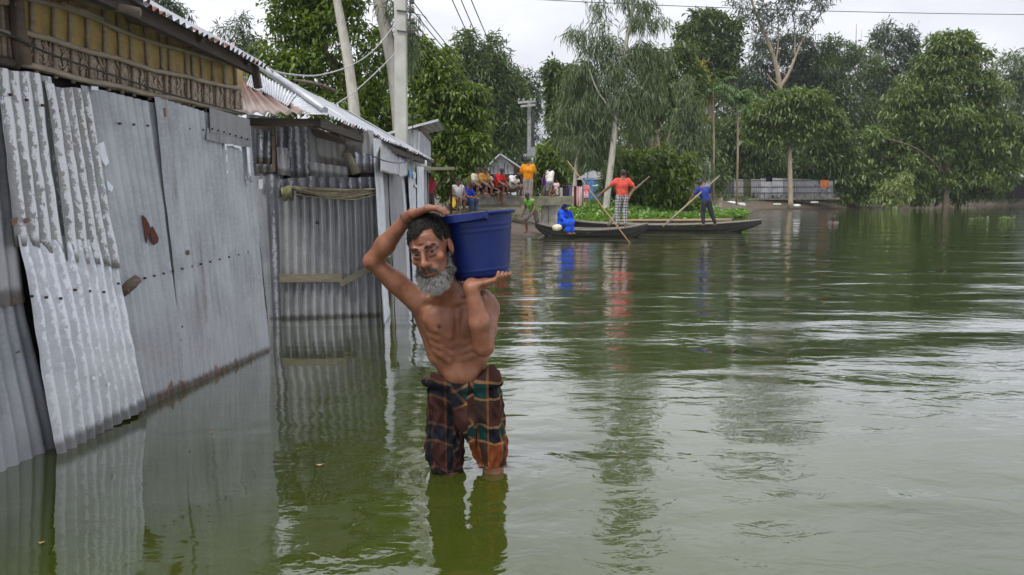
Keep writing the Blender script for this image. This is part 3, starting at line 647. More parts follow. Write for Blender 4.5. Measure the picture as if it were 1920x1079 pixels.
mb = MB(); mb.box(P(996, 285, 37.6), (.20, .14, .22)); mb.build('transformer', plain('transformer_grey', (.22, .24, .25), .6), pole2)
mb = MB(); mb.bar(P(1001, 195, 37.8), P(998, 290, 37.8), .12, .10, (0, 1, 0)); mb.build('cable_duct', M['wire'], pole2)
def wire(pts, r, label, group=None, mat='wire', name='power_line', sag=0.0, n=14):
    mb = MB(); pts = [np.asarray(p, float) for p in pts]
    if len(pts) == 2 and n > 2: a, b_ = pts; pts = [a + (b_-a)*t - np.array([0, 0, sag*4*t*(1-t)]) for t in np.linspace(0, 1, n)]
    mb.tube(pts, r, 5); o = mb.build(name, M[mat]); tag(o, label, 'power line', group); return o
LW = ['topmost of the four', 'second from top of the four', 'third from top of the four', 'lowest of the four']
for i, py in enumerate((3, 20, 40, 60)): wire([P(774, py, 16.8), P(985 + 4*i, 205 + 10*i, 37.6)], .011, LW[i] + ' power lines between the concrete pole and the transformer pole', 'lines between the two power poles', sag=.5)
for i, (x, px) in enumerate(((846, 976), (866, 986), (886, 1003))):
    wire([P(x - 60, -150, 14), P(px, 189, 37.6)], .012, ('left', 'middle', 'right')[i] + ' one of three high power lines slanting down the sky to the transformer pole', 'high lines to the transformer pole', sag=.9)
wire([P(960, -3, 30), P(2050, 28, 34)], .014, 'single near level power line crossing the sky over the right-hand trees', sag=.15)
def smooth(pts, n=6):
    pts = [np.asarray(p, float) for p in pts]; out = []
    for i in range(len(pts)-1):
        p0, p1, p2, p3 = pts[max(i-1, 0)], pts[i], pts[i+1], pts[min(i+2, len(pts)-1)]
        for t in np.linspace(0, 1, n, endpoint=False): out.append(.5*((2*p1) + (-p0+p2)*t + (2*p0-5*p1+4*p2-p3)*t*t + (-p0+3*p1-3*p2+p3)*t**3))
    return out + [pts[-1]]
wire(smooth([P(508, 132, 7.8), P(545, 140, 9), P(600, 141, 11), P(660, 122, 13), P(705, 90, 15), P(745, 40, 16.6)]), .010, 'pale slack cable from the bamboo house eave up to the pole', mat='wire_pale', name='service_cable')
wire(smooth([P(630, 196, 11.5), P(670, 168, 13), P(715, 126, 15), P(746, 95, 16.7)]), .010, 'pale straight cable from the shack ridge up to the pole', mat='wire_pale', name='service_cable')
wire(smooth([on(PLN, -40, 46, .06), on(PLN, 30, 72, .06), on(PLN, 100, 104, .06), on(PLN, 220, 144, .06), on(PLN, 330, 180, .06), on(PLN, 462, 214, .05)]), .006, 'black cable running slantwise across the bamboo mat wall', name='service_cable')
wire(smooth([on(PLN, 462, 214, .05), P(520, 223, 7.4), P(600, 228, 7.5), P(618, 235, 7.7), P(644, 262, 8.0)]), .006, 'thin pale cable drooping under the rusty hip sheet', mat='wire_pale', name='service_cable')
wire(smooth([on(PS, 697, 292, .12), on(PS, 722, 302, .12), on(PS, 750, 306, .12), on(PS, 772, 300, .12), on(PS, 790, 292, .12)]), .006, 'loose dark wire looped along the shack side wall below the eave', name='service_cable')
wire(smooth([P(771, 70, 16.6), P(772, 150, 17), P(775, 210, 17.3), P(773, 250, 17.4)]), .012, 'dark cable hanging down beside the concrete pole', name='service_cable')
# ------------------------------------------------------------------ foliage
def leaf_arrays(C, D, L, W, r, fold=.25, droop=.0):
    n = len(C); D = D / np.linalg.norm(D, axis=1, keepdims=True)
    up = np.array([0, 0, 1.0]) + r.normal(0, .35, (n, 3)); s = np.cross(D, up); s /= np.linalg.norm(s, axis=1, keepdims=True) + 1e-9
    nn = np.cross(s, D); L = L[:, None]; W = W[:, None]
    m = C + D*L*.42; V = np.stack([C, m + s*W*.5 + nn*W*fold, C + D*L - np.array([0, 0, 1.0])*L*droop, m - s*W*.5 + nn*W*fold], 1)
    return V.reshape(-1, 3)
def foliage_mesh(blobs, ncl, kper, L, W, r, droop=.35, spread=1.0, shell=.5, tint=None, ldroop=.1, flat=1.0, down=0.0, twig=.12):
    """blobs: centre xyz + radii xyz. clusters of leaves through the outer part of each blob."""
    B = np.array(blobs, float); area = (B[:, 3]*B[:, 4] + B[:, 4]*B[:, 5] + B[:, 3]*B[:, 5]); pr = area/area.sum()
    bi = r.choice(len(B), ncl, p=pr); d = r.normal(size=(ncl, 3)); d[:, 2] = d[:, 2] + .25; d /= np.linalg.norm(d, axis=1, keepdims=True)
    rad = shell + (1 - shell)*np.sqrt(r.random(ncl)); rad *= 1 + .30*np.abs(r.normal(size=ncl))*(r.random(ncl) < .4)
    c = B[bi, :3] + d*B[bi, 3:]*rad[:, None]
    o = d.copy(); o[:, 2] *= flat; cl_t = r.random(ncl)
    C = np.repeat(c, kper, 0); O = np.repeat(o, kper, 0); n = len(C)
    dv = O*.55 + r.normal(0, .62, (n, 3))*spread; dv[:, 2] -= droop; 
    C = C + r.normal(0, twig, (n, 3))*np.array([1, 1, .6])
    if down: dv = dv*(1-down) + np.array([0, 0, -1.0])*down
    Ls = L*r.uniform(.6, 1.25, n); V = leaf_arrays(C, dv, Ls, W*Ls/L*r.uniform(.8, 1.2, n), r, droop=ldroop)
    i = np.arange(n)*4; F = np.concatenate([np.stack([i, i+1, i+2], 1), np.stack([i, i+2, i+3], 1)])
    t = np.clip(np.repeat(cl_t, kper)*.6 + r.random(n)*.4 + .0, 0, 1); T = np.repeat(t, 4)
    return V, F, T
LM = {'broad': leafm('broad_leaf', (0.028, 0.053, 0.008), (0.185, 0.29, 0.04), .30, .38),
      'broad_dark': leafm('dark_broad_leaf', (0.022, 0.039, 0.01), (0.105, 0.165, 0.036), .25, .4),
      'umbrella': leafm('umbrella_leaf', (0.028, 0.053, 0.013), (0.165, 0.25, 0.055), .28, .4),
      'euca': leafm('narrow_leaf', (0.04, 0.06, 0.028), (0.165, 0.225, 0.105), .3, .5),
      'euca_dark': leafm('narrow_dark_leaf', (0.026, 0.04, 0.028), (0.104, 0.146, 0.091), .25, .5),
      'bamboo': leafm('bamboo_leaf', (0.028, 0.05, 0.017), (0.125, 0.195, 0.062), .3, .5),
      'yellow': leafm('yellowing_leaf', (0.068, 0.081, 0.016), (0.342, 0.319, 0.068), .3, .5),
      'pale': leafm('pale_shrub_leaf', (0.068, 0.101, 0.034), (0.319, 0.387, 0.137), .3, .5),
      'hyacinth': leafm('hyacinth_leaf', (0.045, 0.095, 0.018), (0.221, 0.390, 0.078), .3, .3),
      'palm': leafm('palm_leaf', (0.035, 0.07, 0.025), (0.169, 0.286, 0.098), .25, .4)}
BK = {'pale': barkm('pale_bark', (.26, .25, .21), (.46, .44, .38), 2), 'brown': barkm('brown_bark', (.06, .045, .032), (.14, .11, .08), 2), 'tan': barkm('tan_bark', (.20, .155, .105), (.34, .28, .20), 2)}
PXM = lambda D: D/FPX
TREES = []
def tree(name, label, cat, D, base, trunk, blobs, leaf, n, L, W, bark='brown', kper=6, limbs=(), group=None, sub=3, seed=1, depth=.9, **kw):
    """all positions are pixels of the photograph placed at distance D (metres): base (px,py) ; trunk [(px,py,r_m)...]; blobs [(px,py,rx,ry)]"""
    r = np.random.default_rng(seed*101 + int(D)); b0 = P(base[0], base[1], D); b0[2] = min(b0[2], float(land(b0[0], b0[1])))
    t = thing(name, label, cat, b0, group)
    if trunk:
        mb = MB(); pts = [P(x, y, D) for x, y, _ in trunk]; rr = [q[2] for q in trunk]; pts[0] = pts[0] + [0, 0, -.25]
        sp = smooth(pts, 5); rs = np.interp(np.linspace(0, 1, len(sp)), np.linspace(0, 1, len(rr)), rr)
        rs[0] *= 1.25; mb.tube(sp, list(rs), 9)
        for lb in limbs:
            q = [P(x, y, D + dd) for x, y, dd in lb[0]]; s2 = smooth(q, 4); mb.tube(s2, list(np.linspace(lb[1], lb[1]*.35, len(s2))), 6)
        tr = mb.build('trunk', BK[bark], t)
    m = PXM(D); BB = []
    for (px, py, rx, ry) in blobs:
        c = P(px, py, D); rd = (rx*m + ry*m)/2*depth
        BB.append([*c, rx*m*.75, rd*.75, ry*m*.75])
        for _ in range(sub):
            v = r.normal(size=3); v /= np.linalg.norm(v); k = r.uniform(.22, .55)
            BB.append([*(c + v*np.array([rx*m, rd, ry*m])*r.uniform(.6, 1.08)), rx*m*k, rd*k, ry*m*k])
    V, F_, T = foliage_mesh(BB, n, kper, L, W, r, **kw)
    part_np('crown', V, F_, LM[leaf], t, attrs={'tint': T})
    TREES.append(t); return t
# ---- left, behind the shack
tree('broadleaf_tree', 'big bright broadleaf tree rising behind the shack roof, left of the concrete pole', 'tree', 23, (690, 330),
     [(690, 330, .2), (692, 260, .18), (660, 180, .15), (610, 100, .10), (590, 30, .06)], [(560, 150, 80, 60), (520, 110, 40, 55), (620, 60, 75, 65), (560, 40, 60, 50), (690, 150, 60, 50), (640, 200, 80, 50), (700, 220, 70, 60), (535, 180, 55, 30), (600, -30, 90, 50), (710, 90, 40, 40), (730, 260, 50, 40), (620, -100, 90, 55), (555, -130, 60, 45), (690, -150, 70, 45), (640, -210, 60, 40)],
     'broad', 4300, .19, .085, 'brown', 7, limbs=[(((690, 240, 0), (715, 180, .5), (730, 120, .6)), .08), (((670, 190, 0), (600, 160, -1), (550, 150, -1.2)), .08)], seed=1, droop=.45, twig=.10, sub=4)
tree('eucalyptus', 'slim bare pale trunk leaning in front of the broad tree, above the shack ridge', 'tree', 20.5, (672, 330),
     [(676, 330, .16), (665, 215, .145), (655, 130, .13), (643, 60, .12), (630, -10, .10), (618, -90, .08)], [(640, -75, 60, 40), (690, -50, 60, 35), (600, -100, 60, 40)], 'euca', 260, .25, .035, 'pale', 6, seed=2, down=.45)
tree('eucalyptus', 'thicker pale grey trunk leaning up beside the concrete pole on its left', 'tree', 22, (758, 330),
     [(756, 330, .22), (748, 220, .20), (738, 130, .185), (724, 60, .18), (706, -20, .17), (690, -90, .15)], [(760, 40, 30, 40), (700, -80, 70, 40), (775, 90, 20, 50), (735, 10, 40, 20)], 'euca', 420, .25, .03, 'pale', 6, seed=3, down=.5)
tree('eucalyptus', 'wispy grey-green treetop against the sky, above the bamboo house eave', 'tree', 34, (470, 360),
     [(470, 360, .2), (468, 200, .14), (455, 60, .06)], [(445, 75, 26, 40), (470, 95, 30, 40), (430, 110, 20, 20), (470, 140, 40, 30)], 'euca_dark', 420, .3, .05, 'brown', 6, seed=4, down=.3)
tree('eucalyptus', 'small wisp of grey-green treetop over the near end of the tin eave', 'tree', 30, (300, 360), [(300, 360, .2), (305, 100, .12), (300, 10, .05)], [(300, 5, 26, 14), (320, 20, 14, 12), (350, 28, 12, 8)], 'euca_dark', 130, .28, .05, 'brown', 6, seed=5, down=.3)
tree('broadleaf_tree', 'leafy drooping tree right of the concrete pole, behind the tin loft', 'tree', 29, (850, 385),
     [(850, 385, .2), (845, 300, .16), (840, 220, .12), (830, 140, .07)], [(815, 140, 50, 45), (850, 190, 55, 45), (820, 240, 60, 50), (885, 225, 35, 35), (850, 290, 45, 50), (790, 120, 30, 40), (800, 190, 40, 50), (885, 180, 30, 20), (840, 330, 30, 40), (870, 280, 35, 40)],
     'broad', 3000, .25, .10, 'brown', 7, seed=6, droop=.6, sub=4)
tree('bamboo_clump', 'dark feathery bamboo thicket with peaked tips, behind the leafy tree right of the pole', 'bamboo', 52, (900, 375),
     [(900, 375, .08), (905, 250, .06), (880, 110, .03)], [(870, 110, 26, 40), (925, 105, 26, 40), (900, 140, 55, 40), (880, 200, 60, 50), (930, 200, 50, 60), (950, 160, 30, 35), (900, 270, 60, 60), (960, 250, 30, 60), (875, 70, 8, 14), (922, 78, 8, 14)], 'bamboo', 2600, .5, .10, 'brown', 6, seed=7, droop=.5, twig=.25)
tree('bamboo_clump', 'dim dense thicket between the bamboo tips and the transformer pole', 'bamboo', 60, (955, 375),
     [(955, 375, .1), (955, 250, .06), (965, 150, .03)], [(965, 170, 32, 30), (985, 150, 26, 26), (960, 230, 45, 60), (1000, 200, 16, 40), (940, 300, 60, 50), (995, 265, 14, 20)], 'euca_dark', 1300, .5, .10, 'brown', 6, seed=8, droop=.5, twig=.25)
tree('bush', 'small bright green bush right of the transformer pole foot', 'bush', 40, (1020, 375), [(1020, 378, .06), (1020, 340, .04)], [(1018, 290, 20, 20), (1025, 315, 28, 28), (1010, 330, 20, 24), (1035, 345, 20, 20)], 'broad', 520, .36, .12, 'brown', 6, seed=9, droop=.5)
tree('vine_tree', 'tall dark narrow tree draped in vines, right of the sky gap by the transformer pole', 'tree', 48, (1050, 385), [(1050, 385, .2), (1048, 250, .15), (1045, 140, .07)],
     [(1040, 140, 26, 22), (1060, 170, 34, 40), (1045, 220, 26, 40), (1055, 280, 30, 40), (1065, 340, 32, 30), (1035, 180, 14, 30), (1085, 150, 26, 30)], 'broad_dark', 1500, .38, .12, 'brown', 6, seed=10, droop=.7)
# ---- centre eucalypts
tree('eucalyptus', 'tallest drooping eucalyptus of the centre, its curved pale trunk behind the coral-shirted boatman', 'tree', 36, (1136, 412),
     [(1132, 414, .165), (1143, 330, .15), (1152, 250, .14), (1156, 180, .12), (1168, 110, .10), (1182, 40, .09), (1194, -30, .075), (1205, -110, .06), (1214, -210, .03)],
     [(1128, 55, 16, 26), (1118, 15, 10, 18), (1110, 95, 22, 18), (1150, 85, 22, 20), (1195, 40, 16, 20), (1215, 12, 18, 12), (1235, 45, 14, 14), (1085, 70, 14, 16), (1150, 135, 40, 26), (1200, 105, 26, 22), (1222, 140, 20, 24), (1212, 185, 24, 30), (1122, 175, 26, 26), (1172, 195, 26, 28), (1196, 240, 20, 20), (1132, 228, 20, 22), (1245, 105, 14, 16), (1170, 5, 14, 14), (1095, 130, 22, 20), (1236, 190, 12, 18), (1100, 205, 16, 18), (1195, -60, 26, 20), (1172, -110, 28, 22), (1228, -110, 26, 22), (1200, -165, 34, 24), (1160, -45, 18, 14), (1215, -220, 22, 18), (1242, -55, 18, 16)],
     'euca', 2000, .40, .038, 'pale', 6, limbs=[(((1156, 180, 0), (1190, 140, .5), (1215, 110, .8)), .05), (((1152, 215, 0), (1120, 170, -.5), (1105, 130, -.6)), .05)], seed=11, down=.55, ldroop=.2, twig=.22)
tree('eucalyptus', 'smaller drooping eucalyptus with thin leaning pale trunk by the hanging laundry', 'tree', 37, (1074, 405),
     [(1072, 408, .11), (1080, 320, .10), (1090, 240, .085), (1104, 180, .07), (1112, 140, .05)], [(1095, 150, 34, 30), (1075, 190, 40, 40), (1110, 220, 40, 40), (1090, 270, 50, 36), (1130, 290, 40, 30), (1060, 240, 30, 30)],
     'euca', 850, .40, .042, 'pale', 6, seed=12, down=.55, ldroop=.2, twig=.22)
tree('bush', 'low spreading bright green bush between the two boatmen', 'bush', 39, (1215, 400), [(1215, 402, .08), (1210, 350, .05)],
     [(1180, 310, 40, 26), (1230, 300, 40, 22), (1270, 310, 36, 18), (1215, 340, 60, 36), (1265, 350, 36, 30), (1170, 350, 30, 36), (1225, 375, 60, 22), (1300, 325, 14, 8), (1275, 378, 20, 14)], 'broad', 1500, .36, .12, 'brown', 7, seed=13, droop=.5)
tree('brown_tree', 'dark tree with reddish brown forked trunks and yellowing leaves, behind the low bright bush', 'tree', 55, (1235, 380),
     [(1236, 380, .3), (1232, 290, .26), (1230, 230, .2), (1245, 180, .12)], [(1240, 130, 40, 36), (1275, 110, 30, 26), (1240, 190, 50, 34), (1290, 170, 34, 40), (1205, 240, 30, 30)], 'broad_dark', 1100, .45, .14, 'tan', 6, limbs=[(((1234, 300, 0), (1252, 260, .3), (1262, 215, .5)), .16), (((1232, 310, 0), (1215, 260, .3), (1208, 220, .5)), .13)], seed=14, droop=.5, twig=.25)
tree('yellow_tree', 'yellowish sparse tree between the brown-trunked tree and the areca palm', 'tree', 58, (1310, 380), [(1310, 380, .12), (1308, 250, .09), (1305, 150, .05)], [(1270, 100, 18, 14), (1305, 150, 24, 24), (1320, 180, 18, 20), (1255, 190, 14, 10), (1295, 225, 24, 20)], 'yellow', 420, .4, .13, 'brown', 6, seed=15, droop=.5)
tree('cypress', 'slim drooping grey-green conifer-like tree beside the white house', 'tree', 46, (1300, 385), [(1300, 388, .12), (1296, 260, .07), (1285, 160, .03)], [(1284, 165, 12, 22), (1288, 215, 24, 34), (1290, 270, 32, 34), (1305, 310, 24, 26), (1278, 300, 20, 30), (1312, 240, 12, 24)], 'euca', 1000, .38, .05, 'brown', 6, seed=16, down=.5, ldroop=.2, twig=.2)
tree('tall_dark_tree', 'tall dark round-headed tree against the sky, left of the sparse forked eucalyptus', 'tree', 82, (1335, 375), [(1335, 375, .35), (1333, 200, .28), (1332, 120, .18)],
     [(1300, 70, 26, 26), (1340, 45, 34, 26), (1370, 70, 22, 20), (1320, 100, 40, 26), (1365, 110, 26, 22), (1340, 140, 40, 20)], 'broad_dark', 1300, .6, .2, 'brown', 7, seed=17, droop=.4, twig=.3)
def palm(D, base, top, label, nf=13, fl=34):
    fl *= 1.5
    b0 = P(base[0], base[1], D); b0[2] = float(land(b0[0], b0[1])); t = thing('areca_palm', label, 'palm', b0, 'slender areca palms')
    mb = MB(); tp = P(top[0], top[1], D); mb.tube([b0 - [0, 0, .2], (b0+tp)/2 + [.05, 0, 0], tp], [.085, .07, .06], 8); mb.build('trunk', BK['tan'], t)
    r = np.random.default_rng(int(D*7 + base[0])); C, Dv, Ls = [], [], []
    for i in range(nf):
        az = r.uniform(0, 6.28); el = r.uniform(.15, 1.35); h = np.array([math.cos(az), math.sin(az), 0]); ln_ = fl*PXM(D)*r.uniform(.8, 1.15); p = tp.copy(); d = h*math.cos(el) + np.array([0, 0, math.sin(el)])
        for k in range(12):
            p = p + d*ln_/12; d = nrm(d + np.array([0, 0, -.16])); sd = nrm(np.cross(d, (0, 0, 1)))
            for sg in (-1, 1):
                for _ in range(2): C.append(p + d*r.uniform(-.05, .05)); Dv.append(sd*sg + d*.6 + np.array([0, 0, -.45])); Ls.append(ln_*.34*(1 - .045*k))
    Ls = np.array(Ls); V = leaf_arrays(np.array(C), np.array(Dv), Ls, Ls*.13, r, droop=.2); n = len(Ls); i = np.arange(n)*4
    part_np('crown', V, np.concatenate([np.stack([i, i+1, i+2], 1), np.stack([i, i+2, i+3], 1)]), LM['palm'], t, attrs={'tint': np.repeat(r.random(n), 4)})
palm(56, (1340, 300), (1337, 172), 'tall areca palm with straight thin trunk in front of the tall dark tree', 16, 42)
palm(56.5, (1384, 300), (1383, 195), 'shorter areca palm just right of the taller palm, in deep shade', 14, 34)
# ---- right bank
tree('eucalyptus', 'sparse tall eucalyptus with two pale forked limbs against the sky, above the umbrella-shaped tree', 'tree', 86, (1466, 375),
     [(1466, 380, .34), (1464, 250, .30), (1462, 160, .27), (1448, 100, .22), (1432, 60, .16), (1412, 10, .12), (1400, -60, .08), (1396, -130, .04)],
     [(1400, 10, 26, 14), (1430, 20, 20, 18), (1480, 10, 30, 22), (1440, 50, 20, 14), (1500, 40, 20, 14), (1545, 5, 24, 12), (1395, 40, 16, 14), (1520, 30, 14, 10), (1460, 35, 20, 16), (1430, 100, 18, 10), (1500, -10, 50, 14), (1380, 0, 14, 10), (1430, -60, 36, 22), (1500, -70, 46, 24), (1460, -130, 46, 22), (1560, -60, 22, 18), (1520, -140, 28, 18), (1400, -110, 24, 18)], 'euca_dark', 900, .6, .13, 'tan', 6,
     limbs=[(((1462, 165, 0), (1478, 140, 0), (1492, 105, 0), (1502, 80, 0)), .22), (((1502, 80, 0), (1530, 40, .3), (1560, 0, .5)), .09), (((1455, 120, 0), (1460, 60, .4), (1455, 0, .8)), .09), (((1490, 105, 0), (1490, 50, .4), (1480, 0, .4)), .09), (((1440, 75, 0), (1415, 45, .4), (1385, 20, .4)), .08), (((1462, 165, 0), (1446, 150, 0), (1438, 138, 0)), .12), (((1530, 45, 0), (1540, 20, .3), (1542, -10, .3)), .06)], seed=18, sub=2, twig=.3, droop=.4)
tree('grey_green_tree', 'greyish fine-leaved tree behind the forked eucalyptus limbs', 'tree', 92, (1480, 370), [(1480, 375, .3), (1480, 250, .2), (1480, 130, .08)], [(1440, 100, 40, 34), (1490, 90, 46, 36), (1420, 150, 40, 40), (1520, 130, 36, 34), (1470, 170, 60, 40), (1545, 180, 30, 40)], 'euca_dark', 2000, .6, .14, 'brown', 6, seed=19, droop=.4, twig=.35)
tree('umbrella_tree', 'umbrella-shaped broad tree on one straight trunk in front of the tin fence', 'tree', 66, (1482, 385),
     [(1483, 384, .22), (1481, 310, .19), (1480, 255, .17), (1478, 210, .12)], [(1480, 190, 50, 22), (1430, 215, 34, 24), (1530, 200, 36, 26), (1470, 225, 50, 24), (1560, 225, 26, 20), (1420, 245, 26, 20), (1515, 240, 40, 22), (1450, 255, 26, 12), (1575, 250, 14, 12), (1500, 180, 30, 14)], 'umbrella', 2600, .48, .15, 'tan', 8,
     limbs=[(((1480, 250, 0), (1450, 225, -1), (1425, 215, -1)), .09), (((1480, 250, 0), (1515, 225, 1), (1545, 210, 1)), .09)], seed=20, droop=.65, flat=.4, twig=.2, sub=4)
tree('shrub_bank', 'mid green feathery shrubs along the fence, left of the umbrella tree trunk', 'shrub', 72, (1400, 350), [(1400, 372, .06), (1400, 300, .04)], [(1360, 260, 36, 30), (1400, 270, 40, 36), (1440, 300, 40, 30), (1350, 300, 34, 30), (1395, 320, 40, 18), (1425, 280, 30, 30), (1460, 320, 26, 14), (1340, 250, 20, 24)], 'bamboo', 1900, .5, .12, 'brown', 6, seed=21, droop=.5, twig=.3)
tree('shrub_bank', 'dark shrubs under the umbrella tree, between its trunk and the big right-hand tree', 'shrub', 72, (1540, 350), [(1540, 372, .06), (1540, 300, .04)], [(1530, 270, 40, 30), (1570, 300, 34, 34), (1520, 310, 34, 24), (1560, 250, 26, 26), (1545, 330, 40, 16)], 'broad_dark', 1200, .55, .15, 'brown', 6, seed=22, droop=.5, twig=.3)
tree('bamboo_clump', 'rounded bamboo thicket with feathery tops, right of the forked eucalyptus', 'bamboo', 90, (1580, 370), [(1580, 375, .1), (1578, 200, .07), (1575, 100, .04)], [(1580, 100, 36, 26), (1550, 130, 30, 30), (1610, 130, 40, 34), (1570, 170, 50, 34), (1600, 200, 60, 40), (1550, 220, 40, 40), (1580, 260, 50, 40)], 'bamboo', 2200, .62, .14, 'brown', 6, seed=23, droop=.5, twig=.35)
tree('dark_tree', 'dark bluish tree with twin tops against the sky, right of the rounded bamboo thicket', 'tree', 96, (1665, 370), [(1665, 375, .3), (1665, 200, .2), (1660, 90, .08)], [(1655, 75, 18, 26), (1690, 80, 20, 22), (1665, 115, 40, 26), (1710, 105, 24, 24), (1640, 150, 40, 34), (1690, 150, 44, 34), (1650, 210, 50, 40)], 'euca_dark', 1700, .62, .17, 'brown', 6, seed=24, droop=.4, twig=.35)
tree('broadleaf_tree', 'largest broad tree of the right bank, its foliage hanging down to the water', 'tree', 72, (1773, 388),
     [(1773, 388, .28), (1775, 340, .24), (1778, 250, .2), (1785, 170, .12)], [(1780, 90, 44, 30), (1820, 110, 40, 30), (1745, 120, 40, 30), (1790, 150, 60, 34), (1730, 180, 50, 34), (1840, 170, 40, 34), (1690, 220, 44, 30), (1780, 210, 60, 34), (1850, 220, 40, 34), (1660, 260, 40, 28), (1730, 250, 50, 30), (1820, 260, 50, 34), (1880, 270, 40, 30), (1640, 300, 40, 26), (1700, 310, 44, 30), (1620, 330, 26, 20), (1670, 350, 44, 24), (1860, 310, 30, 20), (1750, 290, 30, 24), (1640, 360, 24, 16), (1800, 300, 24, 20), (1900, 300, 24, 20), (1800, 75, 26, 16), (1600, 310, 24, 18), (1590, 345, 22, 20), (1620, 365, 26, 16), (1700, 350, 34, 26), (1720, 375, 22, 10), (1740, 330, 26, 22), (1790, 335, 30, 20), (1840, 330, 34, 22), (1880, 325, 30, 22), (1580, 370, 14, 12), (1680, 280, 40, 26), (1600, 285, 18, 12), (1905, 250, 26, 24)],
     'umbrella', 7500, .50, .16, 'brown', 8, limbs=[(((1775, 330, 0), (1720, 280, -2), (1660, 260, -3)), .12), (((1776, 300, 0), (1830, 250, 1), (1870, 230, 1)), .12)], seed=25, droop=.65, flat=.5, twig=.2, sub=4)
tree('bush', 'pale yellowish drooping bush at the water edge under the big right-hand tree', 'bush', 69, (1672, 385), [(1672, 388, .05), (1672, 360, .03)], [(1665, 355, 24, 18), (1690, 345, 22, 20), (1680, 372, 26, 12), (1650, 370, 16, 12)], 'pale', 420, .45, .12, 'brown', 6, seed=26, droop=.7)
tree('bush', 'dark bush by the water right of the largest tree trunk', 'bush', 74, (1815, 385), [(1815, 388, .05), (1815, 360, .03)], [(1800, 355, 26, 22), (1835, 360, 30, 18), (1745, 360, 20, 22)], 'broad_dark', 420, .5, .15, 'brown', 6, seed=27, droop=.6)
tree('far_tree', 'hazy grey-green trees at the far right edge, behind the largest tree', 'tree', 110, (1900, 372), [(1900, 376, .3), (1900, 230, .2), (1895, 130, .08)], [(1890, 130, 40, 26), (1930, 140, 40, 34), (1880, 180, 50, 40), (1930, 210, 50, 50), (1880, 240, 40, 40), (1960, 160, 40, 60), (1920, 280, 60, 40)], 'bamboo', 1900, .7, .17, 'brown', 6, seed=28, droop=.5, twig=.4)
tree('far_tree', 'distant rounded trees showing between the tall dark tree and the palms', 'tree', 105, (1400, 370), [(1400, 375, .3), (1400, 230, .2), (1400, 150, .08)], [(1385, 160, 40, 40), (1420, 190, 40, 40), (1350, 190, 40, 40), (1370, 250, 50, 40), (1410, 260, 50, 40)], 'broad_dark', 1300, .7, .2, 'brown', 6, seed=29, droop=.5, twig=.4)
tree('far_tree', 'dusky trees filling the gap behind the centre eucalyptus crowns', 'tree', 75, (1180, 370), [(1180, 375, .3), (1180, 230, .2), (1180, 160, .08)], [(1100, 190, 30, 40), (1150, 190, 40, 50), (1210, 170, 40, 50), (1180, 260, 50, 60), (1110, 280, 40, 60), (1240, 250, 40, 60), (1130, 330, 60, 40), (1260, 300, 40, 40), (1200, 330, 60, 40)], 'broad_dark', 1700, .55, .16, 'brown', 6, seed=30, droop=.5, twig=.3)
tree('bare_bamboo', 'two thin bare bamboo poles sticking up above the treetops at right', 'bamboo', 95, (1603, 365), [(1600, 365, .06), (1603, 150, .05), (1606, 45, .03)], [(1612, 120, 14, 20)], 'bamboo', 60, .5, .1, 'tan', 4, limbs=[(((1608, 200, 0), (1612, 110, 0), (1616, 55, 0)), .05)], seed=31)
tree('understory_tree', 'shaded bushy trees filling the space behind the umbrella tree and the tin fence', 'tree', 84, (1450, 372), [(1450, 375, .2), (1450, 300, .1)], [(1350, 330, 40, 30), (1400, 335, 40, 30), (1450, 330, 40, 34), (1500, 330, 40, 34), (1550, 330, 40, 34), (1600, 320, 40, 40), (1420, 200, 40, 40), (1500, 270, 50, 40), (1540, 280, 40, 40), (1380, 290, 40, 30)], 'broad_dark', 2600, .6, .18, 'brown', 6, seed=41, droop=.5, twig=.35)
tree('understory_tree', 'shaded bushy trees in the gloom behind the largest right-hand tree trunk', 'tree', 88, (1780, 372), [(1780, 375, .2), (1780, 300, .1)], [(1650, 320, 40, 40), (1700, 330, 40, 40), (1750, 330, 40, 40), (1800, 320, 40, 40), (1850, 310, 40, 30), (1760, 250, 60, 60), (1700, 250, 50, 50), (1840, 250, 60, 50), (1900, 300, 50, 24), (1620, 260, 40, 40), (1620, 345, 40, 24)], 'broad_dark', 2800, .6, .18, 'brown', 6, seed=42, droop=.5, twig=.35)
tree('understory_tree', 'shaded low trees behind the low bright bush and the white house', 'tree', 64, (1270, 375), [(1270, 378, .15), (1270, 310, .1)], [(1190, 340, 40, 30), (1240, 330, 40, 36), (1290, 320, 34, 30), (1340, 335, 30, 26), (1130, 340, 40, 34), (1090, 340, 34, 34), (1320, 290, 30, 30), (1260, 270, 36, 40)], 'broad_dark', 1900, .5, .15, 'brown', 6, seed=43, droop=.5, twig=.3)
# the far wood behind everything reads as one mass
r_ = np.random.default_rng(55); BB = []
for px in np.arange(760, 2120, 26):
    D = 125 + r_.uniform(-8, 8); top = np.interp(px, [760, 860, 960, 985, 1003, 1012, 1040, 1200, 1300, 1420, 1560, 1700, 1900, 2120], [180, 170, 180, 250, 345, 345, 210, 200, 190, 200, 170, 160, 170, 170]) + r_.uniform(-6, 10)
    for y in list(np.arange(top + 25, 350, 34)) + [352, 362, 370]: BB.append([*P(px + r_.uniform(-8, 8), y, D), 24*PXM(D), 3.0, 22*PXM(D)])
V, F_, T = foliage_mesh(BB, 7500, 6, .95, .30, r_, droop=.5, twig=.5, shell=.3)
tag(part_np('far_wood', V, F_, LM['broad_dark'], None, attrs={'tint': T*.7}), None, None, kind='stuff')
